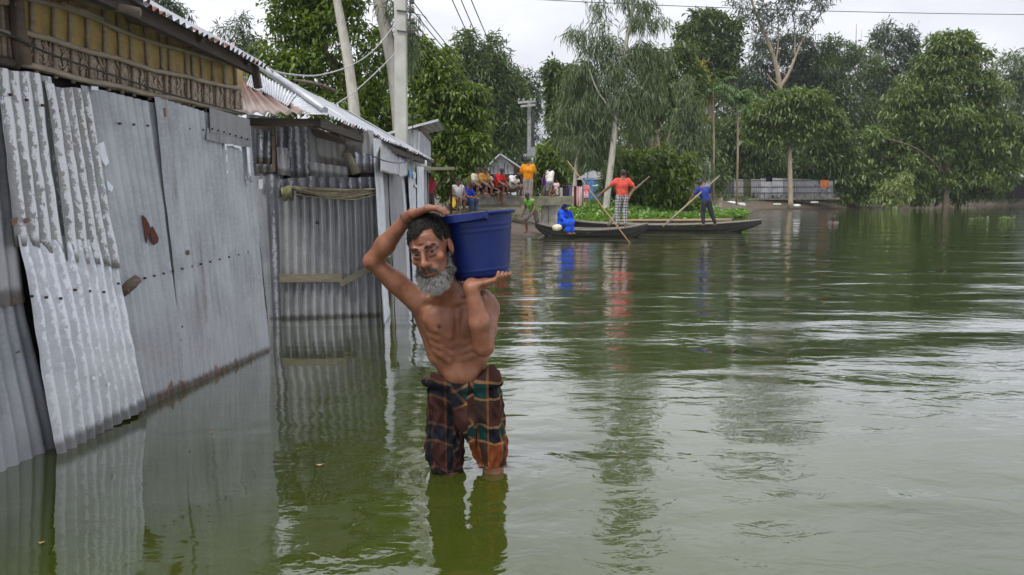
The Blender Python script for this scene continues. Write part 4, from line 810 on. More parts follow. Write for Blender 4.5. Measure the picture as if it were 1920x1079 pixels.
# ---- water hyacinth and bank weeds (nobody could count them)
def scatter_leaves(name, pts, L, W, leaf, r, el=(.2, 1.2), k=5, h=(.05, .3), cat=None):
    C = np.repeat(pts, k, 0); n = len(C); az = r.uniform(0, 6.28, n); e = r.uniform(*el, n)
    D = np.stack([np.cos(az)*np.cos(e), np.sin(az)*np.cos(e), np.sin(e)], 1); C = C + D*r.uniform(*h, n)[:, None]
    V = leaf_arrays(C, D, L*r.uniform(.6, 1.3, n), W*r.uniform(.7, 1.2, n), r, droop=.2); i = np.arange(n)*4
    o = part_np(name, V, np.concatenate([np.stack([i, i+1, i+2], 1), np.stack([i, i+2, i+3], 1)]), LM[leaf], None, attrs={'tint': np.repeat(r.random(n), 4)}); o['kind'] = 'stuff'; return o
def mat_pts(n, x0, x1, yb, yt, r):
    out = []
    while len(out) < n:
        px = r.uniform(x0, x1); py = r.uniform(np.interp(px, yb[0], yb[1]) - np.interp(px, yt[0], yt[1]), np.interp(px, yb[0], yb[1])); p = G(px, py); z = max(0, float(land(p[0], p[1]))); out.append([p[0], p[1], z])
    return np.array(out)
r_ = np.random.default_rng(77)
pts = []
for _ in range(2600):
    px = r_.uniform(1055, 1396); g = G(px, np.interp(px, [1055, 1200, 1330, 1398], [424, 418, 413, 406])); dist = abs(r_.normal(0, 1.0))*3.2 - .6
    if px > 1335 and dist > 2.2: dist = r_.uniform(0, 2)
    p = g*[1, 1, 0] + np.array([g[0]/g[1], 1, 0])*dist; pts.append([p[0], p[1], max(0, float(land(p[0], p[1])))])
scatter_leaves('water_hyacinth', np.array(pts), .24, .17, 'hyacinth', r_, k=5, h=(.05, .38))
pts = []
for _ in range(520):
    px, py = r_.uniform(955, 1075), r_.uniform(378, 412); p = G(px, py, .55); z = float(land(p[0], p[1]))
    if z > .35 and (px > 985 or r_.random() < .25): pts.append([p[0], p[1], z])
scatter_leaves('bank_weeds', np.array(pts), .20, .06, 'hyacinth', r_, k=6, h=(.0, .25))
pts = [[*(G(1835 + r_.uniform(-15, 60)*1.2, 411.5 + r_.uniform(-1.6, 1.6))[:2]), 0] for _ in range(12)] + [[*(G(1885 + r_.normal(0, 7), 412 + r_.uniform(-1.5, 1))[:2]), 0] for _ in range(26)] + [[*(G(1900 + r_.uniform(-15, 60), 380 + r_.uniform(-3, 2), .2)[:2]), .1] for _ in range(120)]
scatter_leaves('floating_weed', np.array(pts), .15, .09, 'bamboo', r_, k=4, h=(.0, .10))
pts = []
for _ in range(900):
    px = r_.uniform(1270, 1910); a = G(px, np.interp(px, [1270, 1425, 1560, 1700, 1920], [393, 393, 391.5, 388, 385])); p = a + np.array([a[0]/a[1], 1, 0])*r_.uniform(0, 6); z = float(land(p[0], p[1]))
    if vnoise(p[0], p[1], .35) > .1: pts.append([p[0], p[1], z])
scatter_leaves('bank_weeds', np.array(pts), .35, .1, 'bamboo', r_, k=5, h=(.0, .3))
# ------------------------------------------------------------------ organic surfaces: one blended distance field per figure -> surface nets
class SDF:
    def __init__(s, lo, hi, vox):
        s.lo = np.array(lo, float); s.vox = vox; s.n = np.ceil((np.array(hi) - s.lo)/vox).astype(int) + 1
        s.D = np.full(s.n, 1.0, np.float32)
    def box(s, lo, hi):
        a = np.clip(np.floor((np.asarray(lo) - s.lo)/s.vox).astype(int), 0, s.n); b = np.clip(np.ceil((np.asarray(hi) - s.lo)/s.vox).astype(int) + 1, 0, s.n)
        sl = tuple(slice(i, j) for i, j in zip(a, b))
        ax = [(s.lo[k] + np.arange(a[k], b[k])*s.vox).astype(np.float32) for k in range(3)]
        return sl, ax[0][:, None, None], ax[1][None, :, None], ax[2][None, None, :]
    def put(s, sl, d, k, mode='add'):
        D = s.D[sl]
        if D.size == 0: return
        if mode == 'sub': d = -d
        if mode == 'add':
            if k > 0: h = np.maximum(k - np.abs(D - d), 0)/k; s.D[sl] = np.minimum(D, d) - h*h*k*.25
            else: s.D[sl] = np.minimum(D, d)
        else:
            if k > 0: h = np.maximum(k - np.abs(D - d), 0)/k; s.D[sl] = np.maximum(D, d) + h*h*k*.25
            else: s.D[sl] = np.maximum(D, d)
    def cone(s, a, b, ra, rb=None, k=.02, mode='add', sy=1.0):
        rb = ra if rb is None else rb; a, b = np.asarray(a, float), np.asarray(b, float); m = max(ra, rb) + k + 2*s.vox
        sl, X, Y, Z = s.box(np.minimum(a, b) - m, np.maximum(a, b) + m)
        ba = b - a; ba2 = ba.copy(); ba2[1] *= sy; L = float(ba2 @ ba2) + 1e-12
        px, py, pz = X - a[0], (Y - a[1])*sy, Z - a[2]
        t = np.clip((px*ba2[0] + py*ba2[1] + pz*ba2[2])/L, 0, 1)
        d = np.sqrt((px - t*ba2[0])**2 + (py - t*ba2[1])**2 + (pz - t*ba2[2])**2) - (ra + t*(rb - ra))
        s.put(sl, (d/max(sy, 1)).astype(np.float32), k, mode); return s
    def ell(s, c, r, R=None, k=.02, mode='add'):
        c, r = np.asarray(c, float), np.asarray(r, float); R = np.eye(3) if R is None else np.asarray(R, float)
        e = np.sqrt(((R.T*r)**2).sum(1)) if R is not None else r; e = np.abs(R.T) @ r; m = k + 2*s.vox
        sl, X, Y, Z = s.box(c - e - m, c + e + m); q = [X - c[0], Y - c[1], Z - c[2]]
        l = [R[i, 0]*q[0] + R[i, 1]*q[1] + R[i, 2]*q[2] for i in range(3)]
        k0 = np.sqrt(sum((l[i]/r[i])**2 for i in range(3))); k1 = np.sqrt(sum((l[i]/r[i]**2)**2 for i in range(3))) + 1e-9
        s.put(sl, (k0*(k0 - 1)/k1).astype(np.float32), k, mode); return s
    def mesh(s):
        D = s.D; S_ = D < 0; n = S_.shape
        c = np.zeros([m-1 for m in n], np.uint8)
        for i in (0, 1):
            for j in (0, 1):
                for k in (0, 1): c += S_[i:n[0]-1+i, j:n[1]-1+j, k:n[2]-1+k]
        act = (c > 0) & (c < 8); idx = np.full(act.shape, -1, np.int32); ijk = np.argwhere(act); idx[act] = np.arange(len(ijk))
        cor = [(i, j, k) for i in (0, 1) for j in (0, 1) for k in (0, 1)]
        val = np.stack([D[ijk[:, 0]+i, ijk[:, 1]+j, ijk[:, 2]+k] for i, j, k in cor], 1)
        acc = np.zeros((len(ijk), 3)); cnt = np.zeros(len(ijk))
        for e0 in range(8):
            for ax in range(3):
                if cor[e0][ax] == 0:
                    q = list(cor[e0]); q[ax] = 1; e1 = cor.index(tuple(q)); a, b = val[:, e0], val[:, e1]; m = (a < 0) != (b < 0)
                    t = np.where(m, a/np.where(m, a - b, 1), 0); p = np.zeros((len(ijk), 3)) + np.array(cor[e0]); p[:, ax] = t
                    acc[m] += p[m]; cnt[m] += 1
        V = s.lo + (ijk + acc/np.maximum(cnt, 1)[:, None])*s.vox; F = []
        for ax in range(3):
            sh = [slice(None)]*3; a = S_.take(range(0, n[ax]-1), ax); b = S_.take(range(1, n[ax]), ax)
            e = np.argwhere(a != b); o1, o2 = (ax+1) % 3, (ax+2) % 3
            ok = (e[:, o1] > 0) & (e[:, o2] > 0) & (e[:, o1] < n[o1]-1) & (e[:, o2] < n[o2]-1); e = e[ok]
            if not len(e): continue
            d1 = np.zeros(3, int); d1[o1] = 1; d2 = np.zeros(3, int); d2[o2] = 1
            g = lambda q: idx[q[:, 0], q[:, 1], q[:, 2]]
            q = np.stack([g(e-d1-d2), g(e-d2), g(e), g(e-d1)], 1); fl = ~S_[e[:, 0], e[:, 1], e[:, 2]]
            q[fl] = q[fl][:, ::-1]; F.append(q)
        F = np.concatenate(F); F = F[(F >= 0).all(1)]
        return V, F
def relax(V, F, it=1, lam=.5):
    n = len(V); E = np.concatenate([F[:, [0, 1]], F[:, [1, 2]], F[:, [2, 3]], F[:, [3, 0]]]); deg = np.bincount(E[:, 0], minlength=n) + np.bincount(E[:, 1], minlength=n)
    for _ in range(it):
        A = np.zeros_like(V)
        for k in range(3): A[:, k] = np.bincount(E[:, 0], V[E[:, 1], k], n) + np.bincount(E[:, 1], V[E[:, 0], k], n)
        V = V + lam*(A/np.maximum(deg, 1)[:, None] - V)
    return V

def skinm(name, c, rough=.5):
    b = NB(name); t = b.attr('tone', 'Color'); f = b.noise(b.coord('Object'), 22, 4, .6); f2 = b.noise(b.coord('Object'), 170, 3, .6)
    col = b.mix(1.0, t, b.ramp(f, [(.3, (.72, .68, .66)), (.7, (1.18, 1.15, 1.12))]), 'MULTIPLY')
    b.P(Base_Color=col, Roughness=b.math('ADD', rough - .08, b.math('MULTIPLY', f2, .2)))
    b.b.inputs['Subsurface Weight'].default_value = .03; b.b.inputs['Subsurface Radius'].default_value = (.02, .008, .004); b.b.inputs['Subsurface Scale'].default_value = .4
    b.b.inputs['Specular IOR Level'].default_value = .4; b.bump(b.math('ADD', f2, b.math('MULTIPLY', f, .6)), .5, .003); return b.m
SKIN = skinm('brown_skin', None, .40)
def clothm(name, c, var=.25, sc=14, chk=None):
    b = NB(name); o = b.coord('Object'); f = b.noise(b.map(o, (1, 1, .5)), sc, 4, .6, .5); c = np.array(c)
    col = b.ramp(f, [(.3, tuple(c*(1-var))), (.7, tuple(np.minimum(c*(1+var), .9)))])
    if chk is not None:
        x, y, z = b.sep(o); g = b.math('MAXIMUM', b.math('LESS_THAN', b.math('FRACT', b.math('MULTIPLY', b.math('ADD', x, b.math('MULTIPLY', y, .6)), 15.0)), .3), b.math('LESS_THAN', b.math('FRACT', b.math('MULTIPLY', z, 13.0)), .3))
        col = b.mix(b.math('MULTIPLY', g, .85), col, chk)
    b.P(Base_Color=col, Roughness=.9); b.b.inputs['Specular IOR Level'].default_value = .15; b.bump(b.math('ADD', f, b.noise(b.map(o, (1, 1, .35)), sc*2.2, 3, .5, 1.0)), .7, .02); return b.m
HAIRM = plain('black_hair', (.012, .011, .011), .55, .4, 30, bump=.5)
GREYHAIR = plain('grey_hair', (.22, .21, .20), .7, .4, 30, bump=.5)
CL = {}
def cl(c, chk=None):
    k = (tuple(c), chk)
    if k not in CL: CL[k] = clothm('cloth', c, chk=chk)
    return CL[k]
DARKSKIN, MIDSKIN = (.115, .055, .032), (.20, .095, .055)
def V3(*a): return np.array(a, float)
def person(label, loc, H=1.62, face=0.0, pose=None, shirt=None, lower=None, sleeve='short', longp=False, skin=MIDSKIN, hair=HAIRM, bald=False, vox=.014, veil=None, dress=None, group=None, girth=1.0, feet=True, parts_extra=None, wet=0):
    """figure in a local frame: x to its left... front is -y at face=0 (towards the camera); pose gives joints in units of H"""
    J = dict(hip=(0, 0, .52), chest=(0, 0, .73), neck=(0, -.005, .83), head=(0, -.015, .925),
             shL=(.105, 0, .805), elL=(.135, .015, .63), wrL=(.14, -.03, .49), shR=(-.105, 0, .805), elR=(-.135, .015, .63), wrR=(-.14, -.03, .49),
             hpL=(.05, 0, .51), knL=(.06, -.015, .28), anL=(.06, .01, .045), hpR=(-.05, 0, .51), knR=(-.06, -.015, .28), anR=(-.06, .01, .045), look=(0, -1, 0))
    J.update(pose or {}); J = {k: V3(*v)*(H if k != 'look' else 1) for k, v in J.items()}
    look = nrm(J['look']); g = girth; k_ = .022*H
    pts = np.array([v for q, v in J.items() if q != 'look']); lo, hi = pts.min(0) - .13*H, pts.max(0) + .13*H
    up_ = nrm(J['head'] - J['neck']); rt = nrm(np.cross(look, up_)); fw = np.cross(up_, rt); R = np.stack([rt, fw, up_])
    def L(s, a, b, ra, rb, k=k_): s.cone(J[a] if isinstance(a, str) else a, J[b] if isinstance(b, str) else b, ra*H, rb*H, k)
    def torso(s, e=0.0):
        hv = nrm(J['hpL'] - J['hpR'])*.030*H; cv = nrm(J['shL'] - J['shR'])*.038*H
        for q in 'LR': s.cone(J['neck'] - [0, 0, .022*H], J['sh'+q]*.92 + J['chest']*.08, .026*H + e*.6, .030*g*H + e*.6, k_*1.5)
        for sg in (-1, 1):
            s.cone(J['hip'] + hv*sg, J['chest'] + cv*sg, (.052*g)*H + e, .062*g*H + e, k_*2); s.cone(J['chest'] + cv*sg, J['shL' if sg > 0 else 'shR']*.75 + J['neck']*.25 - [0, 0, .012*H], .06*g*H + e, .038*g*H + e, k_*2)
    def arm(s, q, e=0.0, part=1.0):
        a, b, c = J['sh'+q], J['el'+q], J['wr'+q]
        s.cone(a, a + (b-a)*min(1, part), .034*g*H + e, (.034 + (.026-.034)*min(1, part))*g*H + e, k_)
        if part >= 1: s.cone(b, c, .027*g*H + e, .019*g*H + e, k_*.6)
    def leg(s, q, e=0.0, part=2.0):
        a, b, c = J['hp'+q], J['kn'+q], J['an'+q]; p = min(1, part)
        s.cone(a, a + (b-a)*p, .050*g*H + e, (.050 + (.034-.050)*p)*g*H + e, k_*(1.5 if e == 0 else .4))
        if part > 1: p2 = part - 1; s.cone(b, b + (c-b)*min(1, p2), .034*g*H + e, (.034 + (.022-.034)*p2)*H + e, k_); 
        if part >= 2 and e == 0: m = b*.7 + c*.3; s.cone(m + [0, .008*H, 0], m*.5 + c*.5, .028*H, .022*H, k_)
    s = SDF(lo, hi, vox); torso(s)
    for q in 'LR': arm(s, q); leg(s, q)
    s.cone(J['chest'], J['neck'], .05*H, .034*H, k_*2); hc = J['head']; s.cone(J['neck'], hc, .031*H, .035*H, k_)
    W = lambda x, f, z: hc + (rt*x + fw*f*-1*-1 + up_*z)*H
    fd = look - up_*(look @ up_); fd = nrm(fd); W = lambda x, f, z: hc + (rt*x + fd*f + up_*z)*H
    Rh = np.stack([rt, fd, up_]); s.ell(W(0, -.008, .012), (.046*H, .058*H, .054*H), Rh, k_*.5); s.ell(W(0, .014, -.028), (.036*H, .042*H, .044*H), Rh, k_*.8)
    s.cone(W(0, .052, .0), W(0, .066, -.022), .006*H, .009*H, .008*H); s.ell(W(.047, -.005, -.012), (.008*H, .014*H, .02*H), Rh, .005); s.ell(W(-.047, -.005, -.012), (.008*H, .014*H, .02*H), Rh, .005)
    for q in 'LR':                       # hands: palm, thumb and four fingers
        w_, e_ = J['wr'+q], J['el'+q]; d = nrm(w_ - e_); d = nrm(d + V3(0, 0, -.25)); sd = nrm(np.cross(d, V3(0, 1, .1) if abs(d[1]) < .8 else V3(1, 0, 0)))
        pm = w_ + d*.045*H; s.cone(w_, pm, .017*H, .021*H, k_*.5)
        for i, o in enumerate((-1.5, -.5, .5, 1.5)): a = pm + sd*o*.0105*H; s.cone(a, a + (d + V3(0, 0, -.15)*abs(o)*.4)*(.044 - .005*abs(o))*H, max(.0065*H, vox*.62), max(.0055*H, vox*.55), .004)
        s.cone(w_ + d*.02*H, w_ + d*.045*H + sd*-.026*H, .008*H, max(.0065*H, vox*.55), .006)
        if feet:
            a = J['an'+q]; kd = J['kn'+q]; f = nrm(V3(fd[0], fd[1], 0)); s.cone(a + [0, 0, -.025*H], a + f*.085*H + [0, 0, -.032*H], .024*H, .017*H, k_*.6)
    V, F = s.mesh(); V = relax(V, F, 1, .4)
    # skin tone with dark brows/eyes and lips
    T = np.tile(np.array(skin), (len(V), 1)); q = (V - hc) @ Rh.T/H
    eye = ((np.abs(np.abs(q[:, 0]) - .019) < .013) & (np.abs(q[:, 2] - .004) < .0055) & (q[:, 1] > .03)); brow = ((np.abs(np.abs(q[:, 0]) - .02) < .016) & (np.abs(q[:, 2] - .021) < .005) & (q[:, 1] > .03)); lip = (np.abs(q[:, 0]) < .016) & (np.abs(q[:, 2] + .046) < .006) & (q[:, 1] > .03)
    T[eye] *= .22; T[brow] *= .3; T[lip] *= [.8, .55, .55]
    root = thing('person', label, 'person', (0, 0, 0), group); link('body', mesh_np('body', V, F, SKIN, smooth=True, attrs={'tone': T}), root)
    def cloth(name, fn, mat, ext=.035, fold=.006):
        c = SDF(lo - ext, hi + ext, vox); fn(c); Vc, Fc = c.mesh()
        if len(Fc) == 0: return
        Vc = relax(Vc, Fc, 1, .4); a = Vc/H; Vc = Vc + fold*H*.6*np.stack([np.sin(a[:, 2]*55 + a[:, 0]*30), np.sin(a[:, 2]*48 + a[:, 1]*40 + 1), np.zeros(len(a))], 1)*.5
        link(name, mesh_np(name, Vc, Fc, mat, smooth=True), root)
    E = .010*H + .004
    if shirt is not None:
        def f(c):
            torso(c, E)
            for q in 'LR':
                if sleeve == 'short': arm(c, q, E + .002*H, .62)
                elif sleeve == 'long': arm(c, q, E, 1)
            zz = c.lo[2] + np.arange(c.n[2])*c.vox; c.D = np.maximum(c.D, (J['hip'][2] + .006*H - zz)[None, None, :].astype(np.float32))
            nk = J['neck']; c.ell(nk + up_*.035*H, (.036*H, .036*H, .024*H), None, .008, 'sub')
        cloth('shirt' if sleeve != 'none' else 'vest', f, shirt)
    if lower is not None:
        def f(c):
            hv = nrm(J['hpL'] - J['hpR'])*.03*H
            c.cone(J['hip'] + hv + [0, 0, .02*H], J['hip'] - hv + [0, 0, .02*H], .056*H + E, None, k_)
            for q in 'LR': leg(c, q, E + (.004*H if not longp else .002*H), 1.85 if longp else .92)
        cloth('trousers' if longp else 'shorts', f, lower)
    if dress is not None:
        cloth('dress', dress[0](J, H, L, torso, arm, leg, E), dress[1], fold=.012)
    if veil is not None:
        cloth('headscarf', veil[0](J, H, W, Rh), veil[1], fold=.008)
    elif not bald:
        c = SDF(hc - .1*H, hc + .1*H, min(vox, .010)); c.ell(W(0, -.012, .020), (.0515*H, .062*H, .056*H), Rh, 0); c.ell(W(0, .06, -.012), (.042*H, .05*H, .042*H), Rh, .008, 'sub'); c.ell(W(0, -.01, -.085), (.07*H, .08*H, .05*H), Rh, .01, 'sub')
        Vc, Fc = c.mesh()
        if len(Fc):
            a = Vc*90; Vc = Vc + (np.sin(a[:, [1, 2, 0]]*1.3 + a)*.003*H); link('hair', mesh_np('hair', Vc, Fc, hair, smooth=True), root)
    root.location = [float(v) for v in loc]; root.rotation_euler = (0, 0, face); return root
# ------------------------------------------------------------------ mid-ground buildings, wall, fence, laundry
def Gd(px, D):                           # ground point under a pixel column at distance D
    x = (px - 960)/FPX*(D*CP) ; x = (px - 960)/FPX*D*1.0; return np.array([x, D, float(land(x, D))])
def on_land(px, py):                     # where a pixel's ray meets the land
    d = ray(px, py)
    for t in np.linspace(12, 110, 1960):
        p = np.array([0, 0, HC]) + d*t
        if p[2] <= max(0, float(land(p[0], p[1]))): return p
    return p
# balustrade of a low concrete culvert bridge
BR0, BR1 = np.array([*P(880, 380, 28)[:2]]), np.array([*P(985, 380, 28.6)[:2]])
brg = thing('culvert_bridge', 'low pale concrete culvert bridge with short balusters, where the men sit', 'bridge', (BR0[0], BR0[1], .3))
CON = plain('weathered_concrete', (.30, .29, .25), .9, .35, 4); CMOSS = plain('mossy_concrete_slab', (.17, .165, .115), .9, .4, 3)
zt, zb = P(900, 367, 28)[2], P(900, 386, 28)[2]
dr = np.array([*(BR1-BR0), 0]); dr_n = nrm(dr)
def bp(t, z, off=0): return np.array([*(BR0 + (BR1-BR0)*t), z]) + np.array([0, off, 0])
mb = MB(); mb.bar(bp(0, zt), bp(.86, zt - .03), .26, .09); mb.build('top_rail', CON, brg)
mb = MB(); mb.bar(bp(0, zb), bp(.9, zb - .02), .34, .12); mb.bar(bp(0, zb - .2), bp(1.0, zb - .22), .5, .26); mb.build('kerb', CMOSS, brg)
for i in range(12):
    t = .02 + i*.075
    if t > .86: break
    mb = MB(); mb.box(bp(t, (zt+zb)/2), (.085, .10, (zt-zb)/2)); mb.build('baluster', CON, brg)
mb = MB(); c0, c1 = P(985, 378, 27.6), P(1064, 376, 28.4); mb.bar(c0, c1, .9, .30); mb.build('slab', CMOSS, brg)
for px in (1021, 1034, 1046):
    mb = MB(); a = P(px, 396, 28.0); mb.box(a + [0, 0, -.05], (.11, .2, .45)); mb.build('pier', CON, brg)
mb = MB(); a = P(1052, 365, 28.4); mb.box(a, (.05, .08, .24)); mb.build('kerb_stone', CON, brg)
# gable house
g0 = Gd(918, 46); gh = thing('tin_house', 'small white tin house with gable end above the seated men', 'house', g0)
zA, zE, zF = P(938, 289, 46)[2], P(918, 318, 46)[2], g0[2] - .1
def gp(px, z, dy=0): return np.array([(px-960)/FPX*46, 46 + dy, z])
mb = MB(); mb.poly([gp(908, zF), gp(983, zF), gp(983, P(0, 326, 46)[2]), gp(962, P(0, 313, 46)[2]), gp(938, zA), gp(918, P(0, 312, 46)[2]), gp(908, P(0, 322, 46)[2])], (0, 1, 0), .1); mb.build('wall', plain('white_tin', (.50, .52, .56), .6, .15, 2), gh)
for (x, y0, y1) in ((920, 316, 326), (926, 312, 324), (934, 308, 326), (946, 306, 326), (952, 309, 326)):
    mb = MB(); mb.bar(gp(x, P(0, y0, 46)[2], -.02), gp(x, P(0, y1, 46)[2], -.02), .03, .04, (0, 1, 0)); mb.build('sheet_seam', M['wire'], gh)
mb = MB(); mb.poly([gp(963, P(0, 328, 46)[2], -.03), gp(978, P(0, 328, 46)[2], -.03), gp(978, P(0, 321, 46)[2], -.03), gp(963, P(0, 312, 46)[2], -.03)], (0, -1, 0), .02); mb.build('rusty_panel', M['tin_rust'], gh)
mb = MB(); mb.poly([gp(912, P(0, 345, 46)[2], -.03), gp(982, P(0, 345, 46)[2], -.03), gp(982, P(0, 327, 46)[2], -.03), gp(912, P(0, 327, 46)[2], -.03)], (0, -1, 0), .02); mb.build('doorway', M['void'], gh)
for a, b in (((904, 322), (938, 288)), ((938, 288), (988, 322))):
    mb = MB(); pa, pb = gp(a[0], P(0, a[1], 46)[2], -.5), gp(b[0], P(0, b[1], 46)[2], -.5)
    mb.poly([pa, pb, pb + [0, 7, 0], pa + [0, 7, 0]], np.cross(pb - pa, (0, 1, 0))*-1, .07); mb.build('roof', M['tin_white'], gh)
rs = thing('rusty_shed', 'low rusty tin shed with grey roof, left of the white gable house', 'shed', Gd(885, 42))
sheet('tin_sheet', [P(858, 352, 42), P(890, 352, 41.5), P(890, 320, 41.5), P(862, 322, 42)], M['tin_rust'], rs, amp=.02, pitch=.2)
sheet('tin_sheet', [P(876, 350, 41.3), P(916, 350, 41.3), P(916, 322, 41.3), P(878, 320, 41.3)], M['tin_flat'], rs, amp=.02, pitch=.2)
sheet('roof_sheet', [P(858, 321, 41), P(918, 319, 41), P(914, 315, 45), P(872, 315, 45)], M['tin_roof'], rs, amp=.02, pitch=.25)
# blue hut
bh = thing('blue_hut', 'blue-walled hut with grey conical roof behind the hanging laundry', 'hut', Gd(1112, 46))
BLUE = plain('blue_tin', (.05, .15, .30), .6, .3, 3)
for a, b in ((1092, 1112), (1112, 1134), (1134, 1148)):
    pa, pb = P(a, 334, 46 + .2*abs(a-1112)/20), P(b, 334, 46 + .2*abs(b-1112)/20); mb = MB(); mb.poly([pa*[1, 1, 0] + [0, 0, .5], pb*[1, 1, 0] + [0, 0, .5], pb, pa], (0, 1, 0), .05); mb.build('wall', BLUE, bh)
mb = MB(); c = P(1112, 336, 47); mb.lathe(c, [(1.05, -.05), (1.0, .0), (.45, .36), (.40, .40), (.0, .52)], 12); mb.build('roof', plain('grey_thatch', (.20, .20, .21), .8, .3, 5), bh)
mb = MB(); mb.poly([P(1110, 350, 44.5), P(1140, 347, 44.5), P(1142, 346, 45.6), P(1112, 348, 45.6)], (0, 0, 1), .03); mb.build('awning', M['tin_white'], bh)
# white house behind the low bush
wh = thing('white_house', 'pale plastered house half hidden by the low bush and the conifer-like tree', 'house', Gd(1290, 52))
PL = plain('pale_plaster', (.42, .41, .40), .9, .15, 2)
def wallq(par, x0, y0, x1, y1, D, mat, name='wall', th=.15):
    a, b = P(x0, y1, D), P(x1, y0, D); mb = MB(); mb.box([(a[0]+b[0])/2, D, (a[2]+b[2])/2], (abs(b[0]-a[0])/2, th, abs(b[2]-a[2])/2)); return mb.build(name, mat, par)
wallq(wh, 1255, 305, 1332, 375, 53, PL); wallq(wh, 1313, 296, 1328, 366, 52.2, PL, 'pillar', .1); wallq(wh, 1279, 325, 1292, 345, 52.7, M['void'], 'window', .1)
sheet('roof_sheet', [P(1250, 322, 51), P(1318, 318, 51), P(1318, 300, 55), P(1250, 302, 55)], M['tin_roof'], wh, amp=.03, pitch=.25)
# tin fence along the right bank
fz = lambda px, py, D: P(px, py, D)
fn = thing('tin_fence', 'long patched fence of grey, white and mossy tin panels on the right bank', 'fence', Gd(1420, 71))
fx = [1270, 1290, 1310, 1334, 1353, 1376, 1394, 1408, 1426, 1448, 1468, 1490, 1512, 1536, 1562]
tops = [338, 337, 336, 335, 332, 336, 336, 336, 335, 334, 335, 336, 337, 338, 340]
fm = ['tin_white', 'tin_grey', 'tin_white', 'moss', 'doorm', 'tin_pale', 'moss', 'tin_pale', 'tin_white', 'tin_white', 'tin_dull', 'tin_flat', 'tin_dull', 'tin_flat']
M['moss'] = plain('mossy_tin', (.06, .075, .025), .8, .4, 3); M['doorm'] = plain('slate_door', (.06, .065, .08), .7, .2, 3)
for i in range(len(fx)-1):
    D = 70.5 - .06*(i % 2); a = P(fx[i], 373, D); b = P(fx[i+1], 373, D); ta, tb = P(fx[i], tops[i], D), P(fx[i+1], tops[i] + 1, D)
    a[2] = b[2] = .85; sheet('tin_panel' if fm[i] != 'doorm' else 'door', [a, b, tb, ta], M[fm[i]], fn, amp=.015, pitch=.16, nv=6, spw=5)
for y0 in (338, 350, 361):
    mb = MB(); mb.bar(P(1272, y0 + 2, 70.3), P(1562, y0 + 1, 70.2), .05, .07); mb.build('rail', M['wood_dark'], fn)
pl = thing('bank_path_edge', 'straight pale earth kerb of the path along the foot of the tin fence', 'kerb', Gd(1420, 69))
mb = MB(); mb.bar(P(1330, 374.5, 68.5), P(1570, 372.5, 69.2), 1.0, .16); mb.build('kerb_strip', plain('pale_earth', (.20, .165, .125), .9, .25, 3), pl)
dk = thing('dark_shed', 'dark open shed in deep shade at the far right bank', 'shed', Gd(1870, 92))
wallq(dk, 1835, 335, 1960, 375, 93, M['void']); wallq(dk, 1862, 330, 1866, 378, 90.5, M['wood'], 'post', .06); wallq(dk, 1900, 330, 1904, 378, 90.5, M['wood'], 'post', .06)
wallq(dk, 1833, 352, 1850, 366, 91.5, plain('brown_door', (.08, .04, .025), .8), 'door', .05)
sheet('roof_sheet', [P(1825, 334, 90), P(1960, 332, 90), P(1960, 318, 96), P(1835, 318, 96)], M['tin_dull'], dk, amp=.03, pitch=.3)
# laundry on a line
def cloth_sheet(label, px0, px1, y0, y1, D, c, stripes=None, cat='laundry', group='laundry hanging by the bridge', top_c=None):
    n, m = 14, 16; X = np.linspace(0, 1, n); Z = np.linspace(0, 1, m); A, B = np.meshgrid(X, Z); a, b = P(px0, y0, D), P(px1, y1, D)
    V = np.stack([a[0] + (b[0]-a[0])*A, D + .06*np.sin(A*11 + D)*(.3 + B) + .03*np.sin(B*5 + A*3), a[2] + (b[2]-a[2])*B + .02*np.sin(A*7)*(1-B)], -1).reshape(-1, 3)
    I = np.arange(n*m).reshape(m, n); F = np.stack([I[:-1, :-1], I[:-1, 1:], I[1:, 1:], I[1:, :-1]], -1).reshape(-1, 4)
    mat = cl(c)
    if stripes is not None:
        bb = NB('striped_cloth'); x = bb.sep(bb.geo())[0]; z = bb.sep(bb.geo())[2]; bb.P(Base_Color=bb.mix(bb.math('LESS_THAN', bb.math('FRACT', bb.math('MULTIPLY', x, 14.0)), .4), c, stripes), Roughness=.85); mat = bb.m
    V2 = V + np.array([0, .012, 0]); F2 = F[:, ::-1] + len(V)   # cloth with two faces
    o = part_np('hanging_cloth', np.vstack([V, V2]), np.vstack([F, F2]), mat, None, smooth=True); return tag(o, label, cat, group)
cloth_sheet('near-black cloth hanging leftmost on the line beside the bridge end', 1054, 1065, 347, 386, 29, (.03, .025, .04))
cloth_sheet('dusty purple cloth hanging between the black cloth and the thin trunk', 1063, 1072, 347, 387, 29.05, (.12, .10, .19))
cloth_sheet('maroon cloth hanging right of the thin pale trunk', 1076, 1084, 350, 388, 29, (.13, .03, .04))
cloth_sheet('pink striped cloth hanging rightmost on the line', 1081, 1091, 350, 386, 28.95, (.42, .24, .24), (.55, .42, .38))
cloth_sheet('small bright red cloth hanging low beside the black cloth', 1052, 1056, 370, 381, 28.8, (.5, .03, .02))
cloth_sheet('crimson cloth draped over the left end of the tin fence', 1276, 1290, 337, 345, 70, (.38, .01, .04), group='cloths on the tin fence')
cloth_sheet('black cloth hung over the white panel of the tin fence', 1437, 1448, 330, 341, 70, (.012, .013, .02), group='cloths on the tin fence')
wire([P(1050, 347, 29), P(1100, 350, 29)], .012, 'thin laundry line sagging between bridge end and trunk', name='laundry_line', sag=.03)
